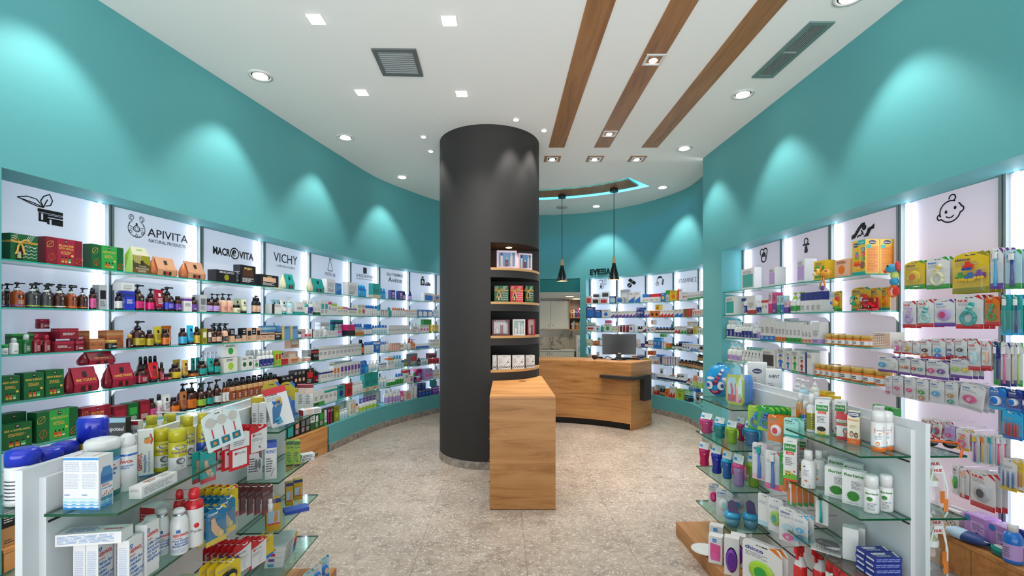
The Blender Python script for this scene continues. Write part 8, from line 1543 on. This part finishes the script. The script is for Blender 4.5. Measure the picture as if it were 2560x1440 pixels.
CUPS = ((1748, 1786, 1032, 1086, 1, 'pk', 'pk', 'lp', 1, 'pink handled cup'), (1784, 1816, 1042, 1098, 1, 'te', 'cy', 'bl', 1, 'teal cup with blue handles'), (1814, 1846, 1050, 1112, 1, 'lm', 'lm', 'gn', 1, 'lime green cup'), (1840, 1864, 1040, 1104, 1, 'hp', 'pk', 'dr', 0, 'magenta cup'), (1862, 1904, 1052, 1118, 1, 'mb', 'cy', 'bl', 1, 'pale blue handled cup'), (1745, 1777, 1104, 1168, 2, 'hp', 'hp', 'hp', 0, 'bright pink bottle cup'), (1776, 1808, 1112, 1187, 2, 'rb', 'rb', 'rb', 0, 'deep blue bottle cup'), (1803, 1833, 1125, 1200, 2, 'bl', 'cy', 'cy', 1, 'blue handled cup'), (1830, 1864, 1134, 1220, 2, 'lv', 'pk', 'gn', 1, 'lilac cup with pink handles'), (1866, 1902, 1130, 1222, 2, 'lm', 'lm', 'dk', 1, 'green domed cup'), (1842, 1866, 1118, 1190, 2, 'dk', 'gn', 'bl', 0, 'dark cup at the back'))
for a, b, c, d, lv, c1_, rg, ld, hd, lb in CUPS: stand(a, b, c, d, ZR[lv], cup(c1_, rg, ld, hd), f'{lb} with a white hang label, {("", "second", "third")[lv]} shelf of the baby gondola', 'baby cup', g_rot-.5, 'training cups on the baby gondola')
def bugbag(w, h):
    m = M(); m.blob((0, .035, h*.5), w*.5, .04, h*.5, '1f8fc8', 'G', 26, 14); o = m.build('bug_lunch_bag'); q = M(); Y = lambda x, z: .035-.04*math.sqrt(max(0, 1-(x/(w*.5))**2-((z-h*.5)/(h*.5))**2))-.003
    def patch(cx, cz, rx, rz, col, off=0., n=18): q.face([(cx+rx*math.cos(2*math.pi*k/n), Y(cx+rx*math.cos(2*math.pi*k/n), cz+rz*math.sin(2*math.pi*k/n))-off, cz+rz*math.sin(2*math.pi*k/n)) for k in range(n)], col, 'G')
    patch(-w*.1, h*.28, w*.26, h*.2, '5a2a6a', .002)
    for sg, cx in ((-1, -w*.3), (1, w*.1)): patch(cx, h*.36, w*.12, h*.13, 'f2f4f6', .005); patch(cx+.01*sg, h*.36, w*.06, h*.065, '1f4f9a', .008)
    q.tube([(-w*.22, Y(-w*.2, h*.18)-.008, h*.19), (-w*.12, Y(-w*.1, h*.14)-.008, h*.14), (0, Y(0, h*.18)-.008, h*.19)], .006, 6, 'd8302a')
    for k in range(7): t = k/6; cx, cz = -w*.06+w*.2*t, h*(.5+.34*t); patch(cx, cz, w*.075*(1-.3*t), h*.045, ('d83a3a', '5a3a7a')[k % 2] if k < 4 else ('e8d0e0', '5a3a7a')[k % 2], .004+.001*k, 12)
    for sg in (-1, 1): patch(w*.0+sg*w*.26, h*.58, w*.13, h*.045, 'd8ecd8', .003)
    add_kid(o, q.build('face_print')); q = M(); q.tube([(-w*.1, .04, h*1.0), (0, .03, h*1.05), (w*.1, .04, h*1.0)], .006, 6, '1a6aa8'); add_kid(o, q.build('handle')); return o
stand(1764, 1836, 912, 994, ZR[0], bugbag, 'blue oval lunch bag with a big eyed bug face', 'bag', g_rot-.75, mode='box')
def lunch(w, h):
    m = M(); P = [(x*w/2, z*h) for x, z in ((-.75, 0), (.75, 0), (1, .12), (1, .85), (.75, 1), (-.75, 1), (-1, .85), (-1, .12))]; m.prism(P, .012, .10, '2a86d8', 'G'); o = m.build('lunch_box'); q = M(); q.prism([(x*1.01, z*1.005) for x, z in P], .0, .0118, 'b8c23a', 'G'); P2 = [(x*.84, h*.5+(z-h*.5)*.84) for x, z in P]; q.flat(P2, -.001, 'a8d0e4', 'G'); q.flat([(x*w, z*h) for x, z in ((-.4, .1), (.4, .1), (.4, .3), (-.4, .35))], -.0014, 'b85a6a')
    for cx, cl in ((-.14, 'd85a7a'), (.12, 'e0703a')): q.disc(cx*w, h*.42, w*.08, -.002, cl, rz=h*.18); q.disc(cx*w-.006, h*.64, w*.06, -.0022, cl, rz=h*.09); q.disc(cx*w-.01, h*.66, w*.015, -.0026, '141414')
    q.disc(w*.3, h*.3, w*.07, -.0021, '4a9a3a', rz=h*.1); add_kid(o, q.build('lid')); q = M(); q.box(w*.1, w*.26, -.004, .08, h*.62, h*1.012, 'a8b83a', 'G'); add_kid(o, q.build('strap'))
    q = M(); rr = random.Random(3); n = 16; R = []
    for z, k in ((-.0, 1.04), (.3, 1.1), (.7, 1.12), (1.02, 1.05), (1.15, .7), (1.24, .3), (1.4, .55)): R.append([q.vt((w/2*k*math.cos(a)*(1.15+.08*rr.random()), .05+.07*k*math.sin(a)*(1.1+.1*rr.random()), h*z+h*.03*rr.random())) for a in [2*math.pi*j/n for j in range(n)]])
    for a in range(len(R)-1):
        for j in range(n): q.fi((R[a][j], R[a][(j+1) % n], R[a+1][(j+1) % n], R[a+1][j]), 'ffffff', 'C')
    add_kid(o, q.build('clear_bag')); return o
stand(1842, 1890, 938, 1012, ZR[0], lunch, 'blue and green lunch box wrapped in a clear bag', 'lunch box', g_rot-1.1, mode='box')
gshelf(RG, -1, -.27, -.0633, .99, 1.585, ZR[0], 'glass shelf behind the lunch bags on the hook wall side')
for a, b, c, d, t, bs, dep, lb in ((1868, 1912, 908, 1000, 'chicco', 'eef0f4', .13, 'white breast pump carton with a navy oval behind the lunch box'), (1918, 1952, 925, 1012, 'AVENT', 'f0eef2', .10, 'white carton with purple rings behind the spine board')): rp(a, b, c, d, ZR[0], lb, base=bs, depth=dep, rot=-.5, name='baby_appliance_carton', f=lambda m, w, h: ((m.disc(0, h*.78, w*.24, 0, '1d2a5c', rz=h*.07), m.text('chicco', 0, h*.755, h*.05, -.0003, 'f4f4f4', w=w*.36, bold=.02)) if t == 'chicco' else m.text('AVENT', 0, h*.76, h*.1, 0, '2a2a5a', w=w*.7, bold=.02), m.lines(-w*.4, w*.1, h*.62, h*.36, 5, 0, '9a8aa8')), r=lambda m, d_, h: (m.disc(-d_*.2, h*.78, d_*.1, 0, '5a3a6a', rz=h*.07), m.disc(-d_*.2, h*.5, d_*.1, 0, 'c9b8d0', rz=h*.07), m.disc(-d_*.2, h*.22, d_*.1, 0, 'd8d0dc', rz=h*.07), m.lines(0, d_*.4, h*.8, h*.15, 8, 0, 'b0a8b8')))
for a, b, c, d, lb, cc in ((1984, 2006, 946, 1010, 'white pump bottle behind the spine board', ('lg', 'lb', 'wh')), (1996, 2020, 950, 1018, 'pale blue baby lotion pump bottle behind the spine board', ('lb', 'wh', 'wh')), (2028, 2047, 944, 1012, 'tall cream pump bottle behind the spine board', ('iv', 'wh', 'wh'))): stand(a, b, c, d, ZR[0], lambda w, h: mk_pump(w, w, h, cc, '0', '', False, 'baby_pump_bottle'), lb, 'bottle', g_rot-.4)
gshelf(RG, -1, -.235, -.0633, .56, .97, ZR[0], 'glass shelf on the hook wall side behind the lice sprays')
# middle hooks
def rh(*a, **k): ghang(RG, *a, **k)
rh(1890, 1018, 1.40, 60, .7, 4, 'green insect bracelet card, board end', base='lm', acc='gn', content='ring', cc=('bl', 'cy'), turn=.5)
rh(1915, 1020, 1.40, 62, .7, 4, 'green card with a blue watch band', base='gn', acc='lm', content='ring', cc=('bl', 'nv'), turn=.5)
rh(1941, 1042, 1.42, 66, .62, 2, 'orange mosquito clip pouch', base='or', acc='or', txt='zanzara', tcol='te', content='oval', cc=('wh', 'rd'), turn=.6, dy=.042)
rh(1978, 1048, 1.45, 50, .68, 2, 'teal mosquito clip pouch', base='mi', acc='te', txt='zanzara', tcol='bk', content='none', bl=False, turn=.6)
rh(1900, 1114, 1.41, 92, .42, 2, 'white card with blue and teal toothbrushes', base='wh', acc='lp', txt='chicco', tcol='nv', content='brush', cc=('bl', 'te'), turn=.5)
rh(1934, 1134, 1.43, 96, .42, 3, 'rose card with two toothbrushes', base='wh', acc='pk', content='brush', cc=('bl', 'wh'), turn=.5)
rh(1966, 1140, 1.45, 96, .35, 2, 'green and orange spoon card', base='gn', acc='or', content='brush', cc=('or', 'wh'), turn=.5)
rh(1980, 1206, 1.46, 62, .35, 4, 'orange nail clipper card', base='or', acc='gn', content='brush', cc=('lg', 'wh'), turn=.5)
rh(1912, 1240, 1.42, 80, .42, 1, 'navy and red stacked milk powder pot', base='wh', acc='lb', content='none', bl=False, turn=.5)
rh(1940, 1252, 1.43, 84, .45, 2, 'clear card with a green juice cup', base='lg', acc='lg', content='oval', cc=('lm', 'te'), turn=.5, dy=.042)
rh(1972, 1276, 1.44, 86, .55, 3, 'white card with a pale blue soother clip', base='wh', acc='wh', txt='chicco', tcol='nv', content='pac', cc=('lb', 'pk'), turn=.5)
rh(2002, 1290, 1.46, 70, .5, 2, 'clear card with blue soother clips', base='lg', acc='cy', content='pac', cc=('cy', 'bl'), turn=.5)
rh(2055, 1232, 1.50, 84, .35, 1, 'tall card with a teal hairbrush', base='wh', acc='wh', content='brush', cc=('te', 'bk'), turn=.5, bl=False)
# lowest cup shelf and plinth
def pots(w, h): m = M(); r = w*.46; m.lathe([(r*.95, 0, '23308a'), (r, h*.2, 'c8202a'), (r, h*.26, '1d2a6a'), (r, h*.5, 'c8202a'), (r, h*.56, '23308a'), (r, h*.8, '1d2a7a'), (r*.7, h*.95, '23308a'), (r*.3, h, '23308a')], 22); return m.build('milk_powder_pot')
stand(1894, 1930, 1246, 1322, ZR[3], pots, 'stacked navy and red milk powder pot', 'pot', g_rot)
def bowl(w, h): r = w*.42; m = M(); m.lathe([(r*.8, 0, '7ac0dc', 'T'), (r*.95, h*.55, '7ac0dc', 'T')], 24); o = m.build('snack_bowl'); q = M(); q.lathe([(r*1.03, h*.55, '3aa0d0'), (r*1.04, h*.72, '3aa0d0'), (r*.8, h*.85, '3aa0d0'), (r*.3, h*.9, '3aa0d0')], 24); add_kid(o, q.build('lid')); q = M(); q.face([(-r*.5, -r*.6, h*.9), (r*.7, -r*.6, h*.86), (r*.5, -r*.1, h*1.45), (-r*.1, 0, h*1.6), (-r*.6, -r*.1, h*1.45)], '4a3a6a'); add_kid(o, q.build('hang_label')); return o
for a, b, c, d, lb in ((1808, 1854, 1282, 1322, 'sky blue snack bowl with lid and purple tag, first on the lowest cup shelf'), (1855, 1897, 1284, 1328, 'sky blue snack bowl with lid next to the milk powder pot')): stand(a, b, c, d, ZR[3], bowl, lb, 'bowl', g_rot-.4, 'sky blue snack bowls')
for a, b, c, d, bs, cc, lb in ((1772, 1796, 1208, 1266, 'wh', ('hp', 'pk'), 'card with a magenta soother holder on the lowest cup shelf'), (1792, 1830, 1222, 1292, 'wh', ('lg', 'mi'), 'white card with a grey teat leaning on the lowest cup shelf'), (1826, 1864, 1228, 1284, 'wh', ('lp', 'cy'), 'white card with rose and sky parts behind the snack bowls')): stand(a, b, c, d, ZR[3], lambda w, h: card(w, h, bs, 'lb', 'mam', 'bl', 'oval', cc, bl=False, band=0), lb, 'blister card', g_rot-.5, None, 0., 'box')
zb = .1005
stand(1738, 1788, 1352, 1390, zb, lambda w, h: (lambda m: (m.lathe([(.05, 0, 'd84a2a'), (.085, .012, 'd84a2a'), (.088, .014, 'f2eee8'), (.08, .012, 'f2eee8'), (.05, .006, 'f2eee8')], 28), m.disc(.02, .0, .001, 0, '3a8a3a'))[0].build('baby_plate'))(M()), 'white baby plate with a red rim lying at the end of the oak plinth', 'plate')
def boxwin(c, win, name='bowl_box'):
    def b(w, h):
        def f(m): m.flat([(-w*.36, h*.2), (-w*.28, h*.12), (w*.34, h*.12), (w*.38, h*.3), (w*.38, h*.7), (-w*.36, h*.75)], 0, hx(win)); m.rect(-w*.2, w*.1, h*.78, h*.92, 0, '2a86d0'); m.text('mam', -w*.05, h*.82, h*.05, -.0003, 'f0f4f8', w=w*.2); m.flat([(-w*.36, h*.2), (-w*.28, h*.12), (w*.34, h*.12), (-w*.1, h*.45)], -.0002, shade(win, 1.4))
        return pack(name, w, .06, h, 'eeece8', f=f, r=lambda m: (m.lines(-.02, .02, h*.8, h*.3, 6, 0, 'a0a4ac'), m.disc(0, h*.15, .012, 0, '3a9a4a')))
    return b
for a, b, c, d, win, rr_, lb in ((1774, 1806, 1296, 1362, 'te', -.6, 'white boxed baby bowl with a teal window under the lowest shelf'), (1772, 1804, 1322, 1392, 'pk', -.6, 'white boxed baby bowl with a pink window on the oak plinth')): stand(a, b, c+20, d+18, zb, boxwin('wh', win), lb, 'carton', g_rot+rr_, 'boxed baby bowls', 0., 'box')
for k in range(3):
    def plates(w, h): m = M(); m.box(-w/2, w/2, .0, .05, 0, h, 'e9e6e0'); m.disc(0, h*.42, w*.4, -.0005, '2a1a3a', rz=h*.34); o = m.build('plate_set_box'); q = M(); q.xf = Matrix.Translation((0, -.004, h*.42)) @ Matrix.Rotation(math.pi/2, 4, 'X'); q.lathe([(w*.34, -.002, '6a2aa0'), (w*.36, .006, '7a3ab0'), (w*.26, .012, '5a2090')], 24, sy=h*.34/(w*.4)); add_kid(o, q.build('plate')); return o
    stand(1812+16*k, 1846+16*k, 1346-6*k, 1440-22*k, zb, plates, f'white box with purple baby plates, {od(k)} towards the board', 'carton', g_rot-.55, 'boxed purple plates', 0., 'box')
for k in range(2): rh(1905, 1368, 1.36, 125, .8, 2, 'white card with a green dish set', base='wh', acc='or', txt='chicco', tcol='nv', content='oval', cc=('lm', 'gn'), bl=False, band=.1, turn=.55) if k == 0 else None; None and put(card(.17, .20, 'wh', 'or', 'chicco', 'nv', 'oval', ('lm', 'gn'), bl=False, band=.1), (1.235+.085*k, 2.12+.06*k, zb+.19), (math.radians(-6), 0, g_rot-.75), ('white card with a green dish set at the plinth front', 'white card with a green dish set behind its twin')[k], 'blister card', 'green dish set cards')
# hook wall side of the baby gondola
def milk(w, h): r = w*.4; m = M(); m.lathe([(r, 0, 'd8dce0', 'C'), (r, h*.06, 'd8dce0', 'C'), (r*.85, h*.3, 'd8dce0', 'C'), (r, h*.55, 'd8dce0', 'C'), (r*.8, h*.62, 'f2f2f0', 'G'), (r*.82, h*.74, 'e8d8b0', 'T'), (r*.3, h*.86, 'e8d8b0', 'T')], 20); o = m.build('baby_bottle'); q = M(); W = w*.5; [q.prism([(sg*W*.7, 0), (sg*W, h*.1), (sg*W*1.0, h*.6), (sg*W*.55, h*1.0), (sg*W*.35, h*1.0), (sg*W*.85, h*.6), (sg*W*.85, h*.1), (sg*W*.55, 0)], -r*1.1, -r*1.08, 'f0eeea') for sg in (-1, 1)]; q.rect(W*.5, W*.98, h*.12, h*.38, -r*1.12, 'e0782a'); q.prism([(-W*.5, h*.92), (W*.5, h*.92), (W*.4, h*1.08), (-W*.4, h*1.08)], -r*1.1, -r*1.08, 'f4f2ee'); q.text('NUK', 0, h*.95, h*.06, -r*1.13, RD, w=W*.8, bold=.03); add_kid(o, q.build('carrier')); return o
for lv, ys in ((1, (1.95, 2.04, 2.13)), (2, (1.95, 2.03, 2.12))):
    for k, y in enumerate(ys): put(milk(.085, .20 if lv == 1 else .21), (RG.o.x+.115+.07*(k % 2), y, ZR[lv]+.0012), g_rot, f'baby bottle in a white paper carrier, {od(k)} on the {("", "second", "third")[lv]} hook side shelf', 'baby bottle', 'baby bottles in carriers')
m = M(); m.tube([(-.06, .0, .03), (-.055, -.03, .032), (.055, -.03, .032), (.06, 0, .03)], .006, 8, 'e0602a'); m.tube([(.06, 0, .03), (.062, .06, .022), (.055, .11, .006)], .005, 8, 'e0602a'); m.tube([(-.06, 0, .03), (-.062, .06, .022), (-.055, .11, .006)], .005, 8, 'e0602a'); o = m.build('baby_sunglasses'); q = M(); [q.blob((sg*.03, -.032, .024), .024, .004, .018, '1a1412') for sg in (-1, 1)]; add_kid(o, q.build('lens')); put(o, (1.80, 1.97, ZR[0]+.006), g_rot+2.4, 'orange framed baby sunglasses on the hook side glass shelf', 'sunglasses')
# ---- nothing may stand inside a spine board: slide goods that touch it off it, towards their own side
def world_box(o, L):
    out = []
    for q in [o]+KIDS.get(o.name, []):
        if q.type == 'MESH' and q.data.vertices:
            mw = o.matrix_basis if q is o else o.matrix_basis @ q.matrix_basis
            n = len(q.data.vertices); st = max(1, n//160)
            out += [L @ (mw @ q.data.vertices[k].co) for k in range(0, n, st)]
    return out
for g in (LG, RG):
    Li = (Matrix.Translation((g.o.x, g.o.y, 0)) @ Matrix.Rotation(g.th, 4, 'Z')).inverted(); Lm = (Matrix.Translation((g.o.x, g.o.y, 0)) @ Matrix.Rotation(g.th, 4, 'Z')).to_3x3()
    for o in list(COL.objects):
        if o.parent is not None or o.type != 'MESH' or o.name.startswith(('glass_shelf', 'peg_hook')) or o.get('kind') == 'structure': continue
        c = Li @ o.location
        if not (-.32 < c.x*g.sx < .40 and -.1 < c.y < 1.85 and c.z < 1.4 and (o.location.x < 0) == (g.o.x < 0)): continue
        P = world_box(o, Li); a = min(p.x*g.sx for p in P); b = max(p.x*g.sx for p in P)
        if o.name.startswith('blister_card') and c.z > .5 and False: continue
        if (a+b)/2 > -.02 and a < .0035: o.location += Lm @ Vector((g.sx*(.0035-a), 0, 0))
        elif (a+b)/2 <= -.02 and b > -.063: o.location += Lm @ Vector((g.sx*(-.063-b), 0, 0))
